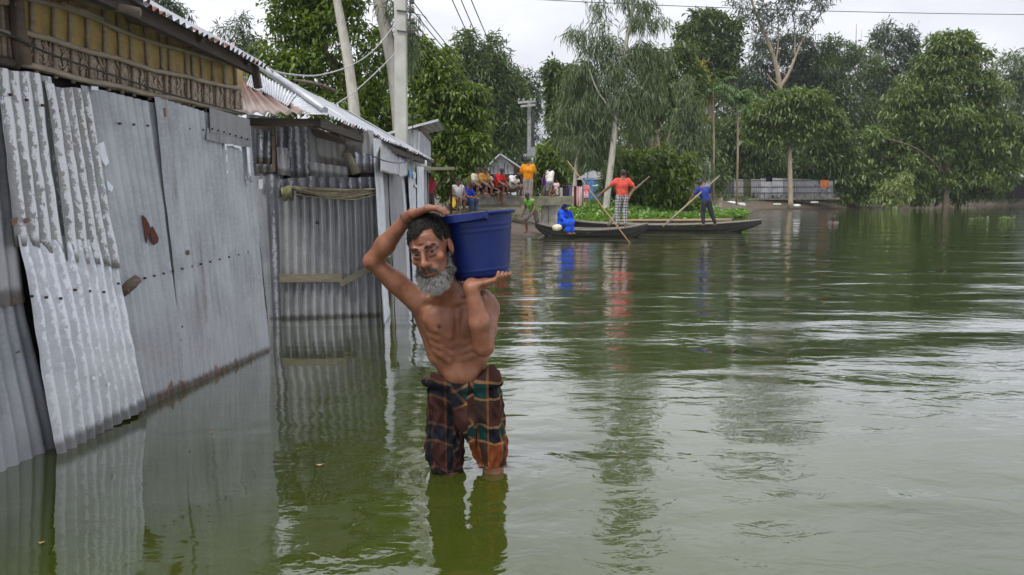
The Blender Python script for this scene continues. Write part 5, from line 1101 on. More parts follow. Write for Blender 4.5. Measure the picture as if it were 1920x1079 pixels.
# bicycle in the shade with an orange cloth over it
bc = P(1556, 362, 68); bc[2] = .95; bi = thing('bicycle', 'dark bicycle parked in the shade on the right bank under an orange cloth', 'bicycle', bc)
def bq(x, z): return bc + np.array([x, 0, z])
for x in (-.55, .5):
    w_ = [bq(x + .33*math.cos(t), .34 + .33*math.sin(t)) for t in np.linspace(0, 2*math.pi, 21)]; mb = MB(); mb.tube(w_, .025, 6, cap=False); wh_ = mb.build('wheel', M['wire'], bi)
    mb = MB(); [mb.tube([bq(x, .34), w_[i]], .006, 4) for i in range(0, 20, 2)]; s_ = mb.build('spokes', M['wire_pale'], wh_); s_['kind'] = 'stuff'
mb = MB()
for a, b in (((-.55, .34), (-.15, .36)), ((-.15, .36), (-.25, .85)), ((-.15, .36), (.35, .8)), ((-.25, .78), (.33, .82)), ((-.55, .34), (-.25, .8)), ((.5, .34), (.34, .98))): mb.tube([bq(*a), bq(*b)], .02, 6)
mb.build('frame', M['wire'], bi); mb = MB(); mb.tube([bq(.34, .98) + [0, -.25, .02], bq(.34, 1.0), bq(.34, .98) + [0, .25, .02]], .018, 6); mb.build('handlebar', M['wire'], bi)
mb = MB(); mb.tube([bq(-.36, .88), bq(-.18, .87)], [.07, .04], 8, sq=.5); mb.build('saddle', M['wire'], bi)
cloth_sheet('orange cloth spread over the parked bicycle', 1539, 1553, 338, 352, 67.6, (.5, .15, .05), group='cloths over the bicycle')
# things lying on the banks
def sack(label, px, py, D, rx, rz, c, name='sack', z0=None):
    p = P(px, py, D); s = SDF(p - [rx*1.6, rx*1.6, rz*1.9], p + [rx*1.6, rx*1.6, rz*1.9], min(rx, rz)/9); r = np.random.default_rng(int(px))
    s.ell(p, (rx, rx*.7, rz), None, .02)
    for _ in range(5): q = p + r.uniform(-.6, .6, 3)*[rx, rx*.6, rz*.6]; s.ell(q, r.uniform(.3, .6, 3)*[rx, rx, rz*1.3], None, rz*.3)
    V, F = s.mesh(); o = part_np(name, V, F, plain('plastic_sack', c, .6, .15, 5), None, smooth=True); return tag(o, label, 'sack', 'sacks on the bank')
sack('larger white sack lying at the water edge right of the blue-shirted boatman', 1370, 383, 58, .55, .22, (.62, .62, .63)); sack('smaller greyish white sack beside the larger white sack', 1389, 384.5, 58, .34, .16, (.5, .5, .5))
sack('dull plastic scrap low on the dirt bank under the fence', 1457, 384, 66, .38, .12, (.40, .39, .37)); sack('pale scrap by the foot of the umbrella tree', 1494, 386, 66, .35, .14, (.5, .5, .5)); sack('small scrap on the bank right of the umbrella tree', 1527, 380, 67, .36, .10, (.36, .35, .33))
bd = thing('boat_prow', 'weathered upright wooden prow board jutting above the hyacinth', 'boat', P(1340, 386, 47)*[1, 1, 0])
mb = MB(); mb.poly([P(1332, 389, 47), P(1354, 388, 47), P(1355, 371, 47.4), P(1351, 371, 47.4)], (0, 1, 0), .06); mb.build('prow_board', M['wood_pale'], bd)
mb = MB(); mb.bar(P(1331, 389, 46.9), P(1353, 370, 47.2), .06, .08, (0, 1, 0)); mb.build('stem', M['wood'], bd)
# yellow cloth on reeds, sticks, banana leaf by the seated men
tw = thing('dry_branches', 'bare dry branches tangled beside the stall awning', 'branches', P(830, 400, 24)*[1, 1, .3])
r_ = random.Random(4)
for a, b in (((806, 362), (842, 410)), ((812, 366), (832, 420)), ((842, 410), (858, 395)), ((806, 372), (822, 366)), ((838, 410), (850, 350)), ((830, 385), (848, 374)), ((846, 420), (838, 392)), ((858, 430), (866, 340)), ((846, 430), (870, 355)), ((822, 408), (836, 380))):
    mb = MB(); pa, pb = P(*a, 24 + r_.uniform(-.5, .5)), P(*b, 24 + r_.uniform(-.5, .5)); mb.tube([pa, (pa+pb)/2 + [r_.uniform(-.06, .06), 0, .05], pb], [.022, .017, .01], 5); mb.build('branch', M['wire_pale'] if a[0] < 815 else M['wood_pale'], tw)
mb = MB(); q = [(846, 374), (851, 370), (854, 377), (855, 384), (852, 389), (856, 393), (850, 391), (845, 386), (842, 378)]; mb.poly([P(x, y, 23.4 + .04*math.sin(x)) for x, y in q], (0, 1, 0), .05)
tag(mb.build('yellow_cloth', plain('yellow_cloth', (.62, .40, .02), .8, .25, 12)), 'bright yellow cloth caught on a bare branch near the stall', 'cloth')
mb = MB()
for i in range(9):
    a = P(868 + i*1.5, 350, 28.3); b = P(874 + i*2.6, 333 - (i % 3)*2, 28.2); mb.poly([a, a + [.10, 0, .02], b + [.09, 0, 0], b], (0, 1, .1), .01)
tag(mb.build('banana_leaf', plain('yellow_green_leaf', (.20, .24, .05), .6, .35, 8)), 'torn yellow-green banana leaf held up behind the seated men', 'leaf')
mb = MB(); mb.poly([P(862, 342, 28.6), P(886, 330, 28.6), P(884, 338, 28.9), P(866, 346, 28.9)], (0, 0, 1), .05); tag(mb.build('white_board', M['tin_white']), 'small tilted white board beside the banana leaf', 'board')
st = thing('mud_steps', 'worn earth and concrete ledge sloping to the water below the bridge', 'ledge', P(920, 395, 27)*[1, 1, 0])
mb = MB(); mb.bar(P(870, 397, 27), P(985, 396, 26.6), .8, .22); mb.build('ledge_slab', CMOSS, st)

# ------------------------------------------------------------------ boats
TAR = plain('tarred_hull', (.018, .017, .016), .5, .4, 5); DECK = woodm('weathered_deck', (.11, .10, .085), (.24, .22, .19), (4, 20, 20))
def boat(label, a, b, width, h, sheer, D_label=None, planks=9, rim=.05, thwarts=(.3, .5, .7), deck=(0, .0), deck2=(1, 1)):
    """a, b: ends of the boat at the waterline (xy)"""
    a, b = np.array(a, float), np.array(b, float); L = np.linalg.norm(b-a); ux = (b-a)/L; uy = np.array([-ux[1], ux[0]])
    t = thing('wooden_boat', label, 'boat', ((a[0]+b[0])/2, (a[1]+b[1])/2, 0), 'long dark wooden boats')
    N_, K = 33, 11; V, Vi = [], []
    for i in range(N_):
        s = i/(N_-1); e = abs(2*s-1); wv = width/2*max(.03, (1 - e**2.6)); top = h + sheer*e**2.2; bot = -.15 + (sheer + h*.55 + .10)*max(0, (e-.62)/.38)**1.6
        for k in range(K):
            q = -1 + 2*k/(K-1); y = wv*math.copysign(abs(q)**.75, q); z = bot + (top-bot)*abs(q)**2.4
            c = a + ux*s*L + uy*y; V.append([c[0], c[1], z]); c2 = a + ux*s*L + uy*y*.9; Vi.append([c2[0], c2[1], max(z + .035*(1-abs(q)), bot + .035)])
    V, Vi = np.array(V), np.array(Vi); I = np.arange(N_*K).reshape(N_, K); F = np.stack([I[:-1, :-1], I[1:, :-1], I[1:, 1:], I[:-1, 1:]], -1).reshape(-1, 4)
    part_np('hull', V, F, TAR, t, smooth=True); part_np('inner_planking', Vi, F[:, ::-1], DECK, t, smooth=True)
    for k in (0, K-1):
        mb = MB(); mb.tube([V[i*K+k] + [0, 0, .01] for i in range(N_)], rim*.55, 6, sq=1.2); mb.build('gunwale', DECK, t)
    for k in (1, 2, K-3, K-2):
        mb = MB(); mb.tube([V[i*K+k] for i in range(1, N_-1)], .009, 5); mb.build('strake', TAR, t)
    def at(s, q, z): c = a + ux*s*L + uy*q*width/2*(1-abs(2*s-1)**2.6); return np.array([c[0], c[1], z])
    for s in thwarts:
        z = h + sheer*abs(2*s-1)**2.2 - .05; mb = MB(); mb.bar(at(s, -.95, z), at(s, .95, z), .13, .03); mb.build('thwart', DECK, t)
    for s0, s1 in (deck, deck2):
        if s1 > s0:
            nn = int((s1-s0)*L/.16)
            for i in range(max(nn, 1)):
                s = s0 + (s1-s0)*(i+.5)/max(nn, 1); z = h + sheer*abs(2*s-1)**2.2 - .005; mb = MB(); mb.bar(at(s, -.96, z), at(s, .96, z), .145, .025); mb.build('deck_plank', DECK, t)
    t['_'] = 0; del t['_']; return t
n0, n1 = G(1004, 443), G(1192, 444); n0[1] += .35; n1[1] -= .1
boat('nearer short black boat with a raised bow, a girl in blue seated in it', n0[:2], n1[:2] + [.35, 0], 1.0, .20, .20, deck=(.72, .97), deck2=(.03, .16), thwarts=(.3, .5))
f0, f1 = G(1040, 432), G(1412, 433)
boat('longer black boat behind, carrying the blue-shirted boatman near its right end', (f0[0] - .2, f0[1] + 1.2), (f1[0] + .1, f1[1] - .6), 1.05, .20, .20, deck=(.12, .55), deck2=(.86, .97), thwarts=(.62, .7, .78))
h0, h1 = G(1095, 419), G(1375, 420)
boat('farthest half-hidden boat with brown gunwale against the hyacinth', (h0[0], h0[1] - .3), (h1[0], h1[1]), .9, .16, .06, thwarts=(.4, .6))
def stick(label, a, b, ra, rb, mat, name='punt_pole', cat='pole', mid=0.0):
    mb = MB(); a, b = np.asarray(a), np.asarray(b); mb.tube([a, (a*.67+b*.33) + [0, 0, mid], (a*.33+b*.67) + [0, 0, mid], b], list(np.linspace(ra, rb, 4)), 8); return tag(mb.build(name, mat), label, cat)
BAMB = plain('bamboo_pole', (.27, .17, .075), .6, .2, 6, bump=.1)
# ------------------------------------------------------------------ people in the middle distance
def at_px(px, py, D): p = P(px, py, D); return p
# coral shirt boatman (seen from behind), standing on the stern of the near boat
D1 = P(1165, 424, 21.6); zf = P(1165, 425, 21.6)[2]
def loc(px, py, D): return P(px, py, D)
H1 = (425-319)/FPX*21.6
person('boatman in coral red T-shirt and checked trousers, seen from behind with a long pole', loc(1165, 426.5, 21.6), H1, math.pi,
       dict(hip=(.0, 0, .53), chest=(.0, -.01, .74), neck=(-.01, .0, .845), head=(-.015, -.0, .935), shL=(.10, 0, .81), shR=(-.11, 0, .81),
            elL=(.22, -.03, .71), wrL=(.37, -.10, .575), elR=(-.215, .02, .69), wrR=(-.13, .03, .54), hpL=(.055, 0, .51), hpR=(-.055, 0, .51), knL=(.068, -.01, .28), anL=(.062, .01, .045), knR=(-.062, -.01, .28), anR=(-.066, .02, .045)),
       shirt=cl((.50, .075, .055)), lower=cl((.33, .33, .33), (.03, .03, .035)), longp=True, skin=MIDSKIN, vox=.010)
stick('long tan bamboo punting pole gripped by the coral-shirted boatman', P(1064, 302, 21.9), P(1184, 460, 20.6), .014, .018, BAMB)
stick('thick grey stick leaning up behind the elbow of the coral-shirted boatman', P(1172, 372, 22.3), P(1218, 331, 22.6), .035, .02, M['wood'], 'oar', 'oar')
stick('short log prop slanting beside the far boat, left of the coral-shirted boatman', P(1140, 424, 23.4), P(1153, 405, 23.6), .06, .06, M['wood'], 'log', 'log')
H2 = (422-336)/FPX*23.6
person('boatman in navy blue T-shirt and dark trousers leaning on an oar in the longer boat', loc(1322, 424, 23.6), H2, math.pi + .25,
       dict(hip=(-.02, 0, .52), chest=(.04, -.03, .72), neck=(.07, -.05, .83), head=(.10, -.09, .91), shL=(.15, -.05, .79), shR=(-.05, 0, .80),
            elL=(.24, -.12, .66), wrL=(.31, -.18, .52), elR=(-.15, -.08, .72), wrR=(-.11, -.19, .76), hpL=(.03, 0, .51), hpR=(-.07, 0, .51), knL=(.05, -.03, .27), anL=(.05, .02, .045), knR=(-.14, .0, .28), anR=(-.23, .03, .05)),
       shirt=cl((.028, .045, .20)), lower=cl((.028, .030, .038)), longp=True, skin=(.13, .065, .04), vox=.010)
stick('long thin oar shaft held across the body of the navy-shirted boatman', P(1243, 425, 22.6), P(1349, 330, 24.0), .03, .022, M['wood_pale'], 'oar', 'oar')
stick('thin reddish bamboo pole lying on the farther boats in front of the hyacinth', P(1160, 414, 24.2), P(1372, 413.5, 25.0), .03, .03, BAMB, 'bamboo_pole', 'pole')
# girl in blue sitting in the near boat
def f_dress(J, H, L, torso, arm, leg, E):
    def f(c):
        torso(c, E + .012*H); arm(c, 'L', E, 1); arm(c, 'R', E, 1)
        for q in 'LR': c.cone(J['hp'+q], J['kn'+q], .075*H, .062*H, .05*H); c.cone(J['kn'+q], J['an'+q] + [0, 0, .03*H], .062*H, .055*H, .05*H)
        c.cone(J['knL'], J['knR'], .06*H, .06*H, .05*H)
    return f
def f_veil(J, H, W, Rh):
    def f(c):
        c.ell(W(0, -.012, .008), (.058*H, .070*H, .068*H), Rh, .01); c.cone(W(0, -.03, -.04), J['chest'] + [0, .035*H, .02*H], .06*H, .085*H, .04*H); c.cone(W(.03, -.0, -.06), J['shL']*.8 + J['chest']*.2, .04*H, .05*H, .04*H); c.cone(W(-.03, -.0, -.06), J['shR']*.8 + J['chest']*.2, .04*H, .05*H, .04*H)
        c.ell(W(0, .075, -.012), (.034*H, .05*H, .046*H), Rh, .01, 'sub')
    return f
SIT = dict(hip=(0, .02, .13), chest=(0, -.02, .34), neck=(0, -.06, .43), head=(0, -.10, .515), shL=(.10, -.04, .41), shR=(-.10, -.04, .41), elL=(.13, -.12, .27), wrL=(.08, -.24, .20), elR=(-.13, -.12, .27), wrR=(-.06, -.24, .20),
           hpL=(.05, .0, .12), hpR=(-.05, .0, .12), knL=(.08, -.22, .20), knR=(-.08, -.22, .20), anL=(.07, -.20, .03), anR=(-.07, -.20, .03))
g_p = dict(SIT); g_p.update(wrL=(.05, -.2, .42), elL=(.13, -.17, .28), knL=(.07, -.20, .18), knR=(-.07, -.2, .18), head=(0, -.085, .515), anL=(.06, -.24, -.02), anR=(-.06, -.24, -.02))
person('girl in bright blue dress and navy headscarf sitting in the nearer boat', loc(1054, 433, 21.7), 1.27, .75, g_p, skin=MIDSKIN, vox=.010,
       dress=(f_dress, cl((.012, .07, .50))), veil=(f_veil, cl((.008, .011, .055))))
o = sack('cream trousers of the girl seated in the nearer boat, shaped as a small cloth bundle', 1045, 427, 21.25, .13, .09, (.5, .45, .33), 'bundle'); o['category'] = 'bundle'; del o['group']  # sack shape stands in for the girl's cream trousers
# boy jumping down the bank
person('boy in green and red vest and grey shorts striding down the muddy bank', [*P(997, 423, 24.3)[:2], float(land(*P(997, 423, 24.3)[:2]))], 1.36, -.7,
       dict(hip=(0, .06, .50), chest=(0, -.05, .67), neck=(0, -.12, .76), head=(0, -.17, .84), shL=(.10, -.08, .74), shR=(-.10, -.08, .74), elL=(.17, -.10, .58), wrL=(.17, -.2, .47), elR=(-.17, -.02, .58), wrR=(-.19, -.1, .43),
            hpL=(.05, .05, .49), hpR=(-.05, .05, .49), knL=(.08, .10, .26), anL=(.08, .27, .07), knR=(-.07, -.14, .31), anR=(-.08, -.08, .045)), shirt=cl((.13, .33, .05)), sleeve='none', lower=cl((.11, .105, .10)), skin=DARKSKIN, vox=.010)
# standing on the culvert
person('man in mustard orange T-shirt and grey trousers standing, back turned', loc(990, 385, 27), (385-297)/FPX*27, math.pi,
       dict(elL=(.15, -.02, .66), wrL=(.13, -.10, .56), elR=(-.15, -.02, .66), wrR=(-.13, -.1, .56), anL=(.045, .01, .045), knL=(.05, 0, .28), anR=(-.045, .01, .045), knR=(-.05, 0, .28)), shirt=cl((.60, .22, .012)), lower=cl((.24, .215, .19)), longp=True, skin=MIDSKIN, vox=.012)
person('dark man in white vest and grey shorts stooping over the children', loc(1031, 377, 29), 1.32, math.pi + .3,
       dict(hip=(0, 0, .50), chest=(-.0, -.05, .69), neck=(0, -.11, .78), head=(-.02, -.18, .83), elL=(.14, -.14, .62), wrL=(.10, -.24, .52), elR=(-.15, -.14, .62), wrR=(-.15, -.25, .5)), shirt=cl((.68, .66, .62)), sleeve='none', lower=cl((.20, .20, .18)), skin=(.07, .035, .024), vox=.013)
person('bald child in purple top standing left of the man in the white vest', loc(1021, 377, 29.6), 1.02, -2.2, shirt=cl((.14, .03, .28)), lower=cl((.15, .14, .14)), skin=DARKSKIN, bald=True, vox=.012)
person('child in pale pink top and white shorts right of the white-vested man', loc(1043, 376, 28.6), .74, 2.6, shirt=cl((.55, .36, .38)), lower=cl((.5, .48, .46)), skin=MIDSKIN, vox=.011)
person('small shirtless child squatting at the edge of the bridge slab', loc(1038, 376, 28.2), .92, -.4, SIT, lower=cl((.1, .08, .08)), skin=DARKSKIN, vox=.011)
person('toddler in pink top and grey trousers standing left of the tall man in orange', loc(976, 378, 30), .70, math.pi, shirt=cl((.62, .33, .36)), lower=cl((.22, .22, .22)), longp=True, skin=MIDSKIN, vox=.011)
person('girl in pink and white frock standing behind the laundry, beside the thin trunk', loc(1099, 382, 31), .84, -.3, shirt=cl((.62, .16, .22)), lower=cl((.60, .35, .38)), skin=MIDSKIN, vox=.011)
# sitting along the balustrade
def sit(label, px, py, D, H, face, shirt, lower, skin=MIDSKIN, sleeve='short', longp=False, **kw):
    p = dict(SIT); p.update(kw.pop('pose', {})); return person(label, loc(px, py, D), H, face, p, shirt=shirt, lower=lower, skin=skin, sleeve=sleeve, longp=longp, vox=.012, group=None, **kw)
LEGDOWN = dict(hip=(0, .05, .02), chest=(0, .0, .24), neck=(0, -.02, .335), head=(0, -.05, .425), shL=(.10, -.01, .315), shR=(-.10, -.01, .315), elL=(.12, -.10, .17), wrL=(.08, -.22, .13), elR=(-.12, -.10, .17), wrR=(-.06, -.22, .12),
               hpL=(.05, .02, .02), hpR=(-.05, .02, .02), knL=(.07, -.22, .05), knR=(-.07, -.22, .05), anL=(.06, -.22, -.18), anR=(-.06, -.22, -.18))
SKN = (.16, .075, .042)
sit('man in cream printed shirt and black lungi sitting leftmost on the balustrade', 893, 365, 28.0, 1.62, .55, cl((.55, .48, .38)), cl((.012, .012, .018)), pose=dict(anL=(.07, -.2, -.02)))
sit('man in tan mustard shirt and navy lungi sitting second from left on the balustrade', 905, 365, 28.0, 1.66, .75, cl((.36, .20, .05)), cl((.014, .016, .05)))
sit('boy in white shirt sitting close behind the man in the tan shirt', 912, 365, 28.5, 1.45, .6, cl((.6, .6, .58)), cl((.1, .1, .1)))
sit('man in black shirt sitting bent forward in the middle of the balustrade', 925, 366, 28.2, 1.45, .9, cl((.012, .012, .014)), cl((.10, .085, .07)), pose=LEGDOWN, skin=SKN)
sit('man in red shirt and dark lungi sitting right of the man in black', 935, 364, 28.2, 1.56, .9, cl((.42, .02, .02)), cl((.06, .03, .028)), skin=SKN)
sit('man in white shirt crouching with bowed head at the right end of the balustrade', 960, 366, 28.4, 1.55, .95, cl((.68, .67, .65)), cl((.16, .14, .12)), skin=(.09, .045, .03), pose=dict(head=(0, -.19, .44), neck=(0, -.12, .41), chest=(0, -.04, .33)))
sit('young man in royal blue T-shirt and jeans sitting below the balustrade, looking down', 873, 398, 26.6, 1.6, .95, cl((.02, .04, .36)), cl((.05, .08, .16)), pose=dict(hip=(0, .02, .2), hpL=(.05, 0, .19), hpR=(-.05, 0, .19), chest=(0, -.03, .40), neck=(0, -.08, .49), head=(0, -.15, .55), shL=(.10, -.06, .47), shR=(-.10, -.06, .47), elL=(.13, -.16, .32), wrL=(.06, -.30, .30), elR=(-.13, -.16, .32), wrR=(-.04, -.30, .30), knL=(.08, -.24, .24), knR=(-.08, -.24, .24)), longp=True)
sit('man in white vest and grey lungi sitting at the far left of the group', 858, 397, 26.2, 1.66, .35, cl((.6, .6, .6)), cl((.15, .13, .11)), skin=SKN, sleeve='none', pose=dict(hip=(0, .02, .2), hpL=(.05, 0, .19), hpR=(-.05, 0, .19), chest=(0, -.02, .42), neck=(0, -.04, .52), head=(0, -.06, .61), shL=(.10, -.03, .49), shR=(-.10, -.03, .49), elL=(.13, -.12, .34), wrL=(.06, -.24, .29), elR=(-.13, -.12, .34), wrR=(-.04, -.24, .29), knL=(.08, -.24, .24), knR=(-.08, -.24, .24)))
sit('man in pale grey shirt squatting between the vest man and the blue-shirted youth', 866, 392, 27.2, 1.55, .7, cl((.42, .43, .45)), cl((.09, .08, .08)), skin=SKN)
sit('boy in dark green shirt perched right of the man in red', 947, 366, 28.8, 1.3, .5, cl((.03, .06, .04)), cl((.12, .1, .09)), skin=SKN)
person('person in dark clothes with a red shawl standing inside the stall by the shack corner', loc(806, 408, 20.2), 1.15, .6, shirt=cl((.30, .03, .05)), lower=cl((.06, .05, .04)), skin=DARKSKIN, vox=.014)
# swimmer: only head and shoulders out of the water
sw = G(1563, 418); person('swimmer with only a dark wet head and shoulders above the green water', (sw[0], sw[1], -1.28), 1.6, -.6, dict(elL=(.2, -.1, .70), wrL=(.18, -.25, .72), elR=(-.2, -.1, .70), wrR=(-.18, -.25, .70)), lower=cl((.05, .05, .05)), skin=(.05, .028, .02), vox=.016)
# ------------------------------------------------------------------ the wading man with the bucket
def Qp(px, py, Y): return P(px, py, Y)
MR = thing('person', 'thin bearded man wading bare-chested in a hitched plaid cloth, carrying the blue bucket', 'person', (-.2, 3.5, 0))
VX = .0034
lo_, hi_ = np.array([-.70, 2.93, -.35]), np.array([.02, 3.70, 1.33])
s = SDF(lo_, hi_, VX); C = lambda a, b, ra, rb=None, k=.03, **kw: s.cone(Qp(*a), Qp(*b), ra, rb, k, **kw)
# legs and pelvis (mostly under cloth)
C((840, 740, 3.52), (842, 905, 3.53), .075, .050); C((842, 905, 3.53), (842, 1010, 3.55), .050, .045); C((908, 740, 3.52), (927, 900, 3.53), .072, .046); C((927, 900, 3.53), (928, 1000, 3.55), .046, .044)
s.ell(Qp(868, 742, 3.50), (.112, .084, .075), None, .03)
# trunk: flat, lean
C((866, 722, 3.49), (862, 655, 3.45), .090, .110, .05, sy=1.5); C((862, 655, 3.45), (857, 605, 3.42), .112, .146, .05, sy=1.55)
s.ell(Qp(856, 598, 3.43), (.152, .102, .125), None, .05)
C((803, 578, 3.43), (902, 568, 3.44), .055, .055, .05); C((845, 560, 3.44), (838, 540, 3.40), .075, .06, .05)
s.ell(Qp(826, 598, 3.345), (.070, .030, .048), None, .035); s.ell(Qp(884, 597, 3.345), (.066, .030, .048), None, .035)
C((797, 600, 3.46), (815, 665, 3.47), .040, .03, .04); C((910, 600, 3.47), (904, 665, 3.48), .035, .025, .04)
s.ell(Qp(862, 668, 3.315), (.060, .030, .065), None, .05, 'sub'); s.ell(Qp(866, 716, 3.375), (.010, .016, .008), None, .012, 'sub')
s.ell(Qp(864, 705, 3.410), (.066, .032, .045), None, .04)
for i, (y0, y1, xa, xb) in enumerate(((612, 632, 806, 842), (628, 648, 808, 845), (644, 664, 812, 846), (658, 676, 816, 842))):     # ribs
    C((xa, y0, 3.375), ((xa+xb)/2 - 2, y0 + 6, 3.335 + .012*i), .0085, .0085, .028); C(((xa+xb)/2 - 2, y0 + 6, 3.335 + .012*i), (xb, y1, 3.338 + .012*i), .0085, .006, .028)
    C((916 - i*2, y0, 3.39), (884, y0 + 8, 3.35 + .01*i), .009, .009, .02); C((884, y0 + 8, 3.35 + .01*i), (868, y1 - 4, 3.35 + .01*i), .009, .006, .02)
C((856, 575, 3.312), (858, 640, 3.327), .008, .006, .03, mode='sub')                                      # breastbone groove
C((848, 566, 3.325), (800, 560, 3.36), .013, .013, .018); C((862, 566, 3.33), (905, 558, 3.37), .013, .013, .018)   # collar bones
for q in ((822, 612, 3.305), (889, 611, 3.305)): s.ell(Qp(*q), (.007, .006, .007), None, .006)
# neck
C((846, 565, 3.40), (822, 515, 3.28), .062, .060, .03); C((852, 566, 3.34), (838, 520, 3.26), .016, .018, .02); C((840, 566, 3.34), (815, 530, 3.24), .014, .016, .02)
# raised right arm (left in the picture)
C((800, 575, 3.43), (783, 562, 3.40), .055, .052, .04); C((783, 562, 3.40), (742, 528, 3.37), .048, .044, .03); C((742, 528, 3.37), (700, 492, 3.34), .043, .036, .02); C((760, 550, 3.41), (720, 515, 3.37), .036, .026, .03)
s.ell(Qp(694, 491, 3.345), (.024, .03, .026), None, .02)
C((699, 489, 3.34), (722, 460, 3.32), .037, .041, .02); C((722, 460, 3.32), (764, 409, 3.27), .041, .0255, .02)
# right hand laid over head and rim
C((764, 409, 3.27), (774, 402, 3.24), .025, .026, .015, sy=.8)
for j, yy in enumerate((3.145, 3.170, 3.195, 3.220)):
    l = (.93, 1.02, 1.05, .97)[j]; k0 = (804 - abs(j-2)*1.5, 391.5 - 2*(j == 2), yy)
    C((775, 402, 3.20 + (yy-3.18)*.5), k0, .0165, .0125, .012)
    m = (k0[0] + 17*l, k0[1] - .5 + j*.5, yy - .004); e = (m[0] + 11*l, m[1] + 5, yy - .006); t_ = (e[0] + 7*l, e[1] + 5.5, yy - .006)
    C(k0, m, .0118, .0102, .006); C(m, e, .0102, .0092, .004); C(e, t_, .0092, .0080, .004); s.ell(Qp(*k0), (.011, .011, .011), None, .008)
C((778, 401, 3.26), (797, 396, 3.29), .014, .012, .012); C((797, 396, 3.29), (812, 400, 3.29), .011, .009, .006)
# left arm folded under the bucket (right in the picture)
C((900, 570, 3.44), (912, 582, 3.42), .056, .052, .04); C((912, 580, 3.42), (912, 616, 3.34), .049, .045, .03); C((912, 616, 3.34), (908, 648, 3.24), .045, .040, .02)
s.ell(Qp(908, 655, 3.225), (.032, .032, .028), None, .025)
C((906, 648, 3.22), (899, 605, 3.19), .042, .042, .02); C((899, 605, 3.19), (885, 545, 3.185), .042, .0285, .02)
C((885, 545, 3.185), (884, 535, 3.20), .0285, .030, .012); s.ell(Qp(884, 538, 3.185), (.032, .027, .022), None, .02)
C((886, 536, 3.21), (908, 533, 3.23), .026, .022, .015, sy=.7)
for j, yy in enumerate((3.165, 3.188, 3.212, 3.236)):
    k0 = (912 - abs(j-1), 530.5 - j*.8, yy); m = (927 + 2.5*j, 526 - j*.5, yy - .006); e = (934 + 6.5*j, 519 - j*1.0, yy - .008); t_ = (934.5 + 7.4*j, 511.5 + j*.7, yy - .004)
    C((892, 535, 3.20 + (yy-3.2)*.6), k0, .0165, .0125, .012); C(k0, m, .0118, .0108, .006); C(m, e, .0108, .0098, .004); C(e, t_, .0096, .0082, .003)
C((890, 534, 3.24), (905, 531, 3.27), .014, .012, .012); C((905, 531, 3.27), (918, 529, 3.28), .0115, .009, .006)
# head
HS = 1.13; rol, yaw, pit = math.radians(13), math.radians(13), math.radians(5)
u_ = np.array([-math.sin(rol), 0, math.cos(rol)]); r_0 = np.array([math.cos(rol), 0, math.sin(rol)]); f_0 = np.array([0, -1., 0])
f_h = nrm(f_0*math.cos(yaw) - r_0*math.sin(yaw)); r_h = nrm(r_0*math.cos(yaw) + f_0*math.sin(yaw)); f2 = nrm(f_h*math.cos(pit) - u_*math.sin(pit)); u_h = nrm(u_*math.cos(pit) + f_h*math.sin(pit)); f_h = f2
RH = np.stack([r_h, f_h, u_h]); HCn = Qp(794, 475.5, 3.12) - f_h*.088*HS
Hw = lambda x, f, z: HCn + (r_h*x + f_h*f + u_h*z)*HS
def hc(a, b, ra, rb=None, k=.012, **kw): s.cone(Hw(*a), Hw(*b), ra*HS, (ra if rb is None else rb)*HS, k*HS, **kw)
def he(c, r, k=.012, mode='add'): s.ell(Hw(*c), np.array(r)*HS, RH, k*HS, mode)
he((0, -.016, .040), (.070, .093, .084)); he((0, .030, -.030), (.053, .058, .086), .03); he((0, .042, .042), (.054, .045, .046), .03)
for sg in (-1, 1):
    hc((sg*.043, .0, -.065), (sg*.016, .062, -.102), .018, .018, .03); he((sg*.043, .058, -.026), (.017, .018, .013), .024)
    hc((sg*.010, .091, .015), (sg*.030, .088, .0215), .0085, .0085, .010); hc((sg*.030, .088, .0215), (sg*.050, .066, .014), .0085, .007, .010)
    he((sg*.031, .1015, -.001), (.018, .016, .0120), .012, 'sub')
    he((sg*.031, .0745, 0), (.0142, .0145, .0138), .004); he((sg*.031, .0900, -.0005), (.0122, .0100, .0058), .002, 'sub')
    hc((sg*.020, .088, .0080), (sg*.043, .083, .0065), .0036, .0034, .005); hc((sg*.022, .085, -.0125), (sg*.040, .081, -.011), .0030, .003, .010)
    hc((sg*.0135, .104, -.040), (sg*.012, .098, -.043), .0092, .008, .006); he((sg*.0075, .112, -.0475), (.0042, .006, .0035), .003, 'sub')
    hc((sg*.019, .095, -.046), (sg*.034, .078, -.066), .004, .003, .008, mode='sub')
    s.ell(Hw(sg*.073, -.012, -.008), np.array((.009, .020, .032))*HS, RH, .008); s.ell(Hw(sg*.080, -.006, -.006), np.array((.006, .010, .018))*HS, RH, .006, 'sub')
hc((0, .090, .012), (0, .113, -.034), .0078, .0115, .010); he((0, .114, -.038), (.0125, .0105, .0105), .008); he((0, .085, -.066), (.034, .018, .020), .02)
hc((-.020, .092, -.0675), (0, .1005, -.0655), .0042, .0055, .005); hc((0, .1005, -.0655), (.020, .092, -.0675), .0055, .0042, .005)
hc((-.019, .091, -.0765), (0, .0985, -.0785), .0048, .0066, .005); hc((0, .0985, -.0785), (.019, .091, -.0765), .0066, .0048, .005)
hc((-.022, .098, -.0715), (.022, .098, -.0715), .0022, .0022, .003, mode='sub')
for z in (.036, .047, .058): hc((-.034, .080 - (z-.036)*.2, z), (0, .0915 - (z-.036)*.25, z + .003), .0036, .0036, .006); hc((0, .0915 - (z-.036)*.25, z + .003), (.034, .080 - (z-.036)*.2, z), .0036, .0036, .006)
V, F = s.mesh(); V = relax(V, F, 2, .35)
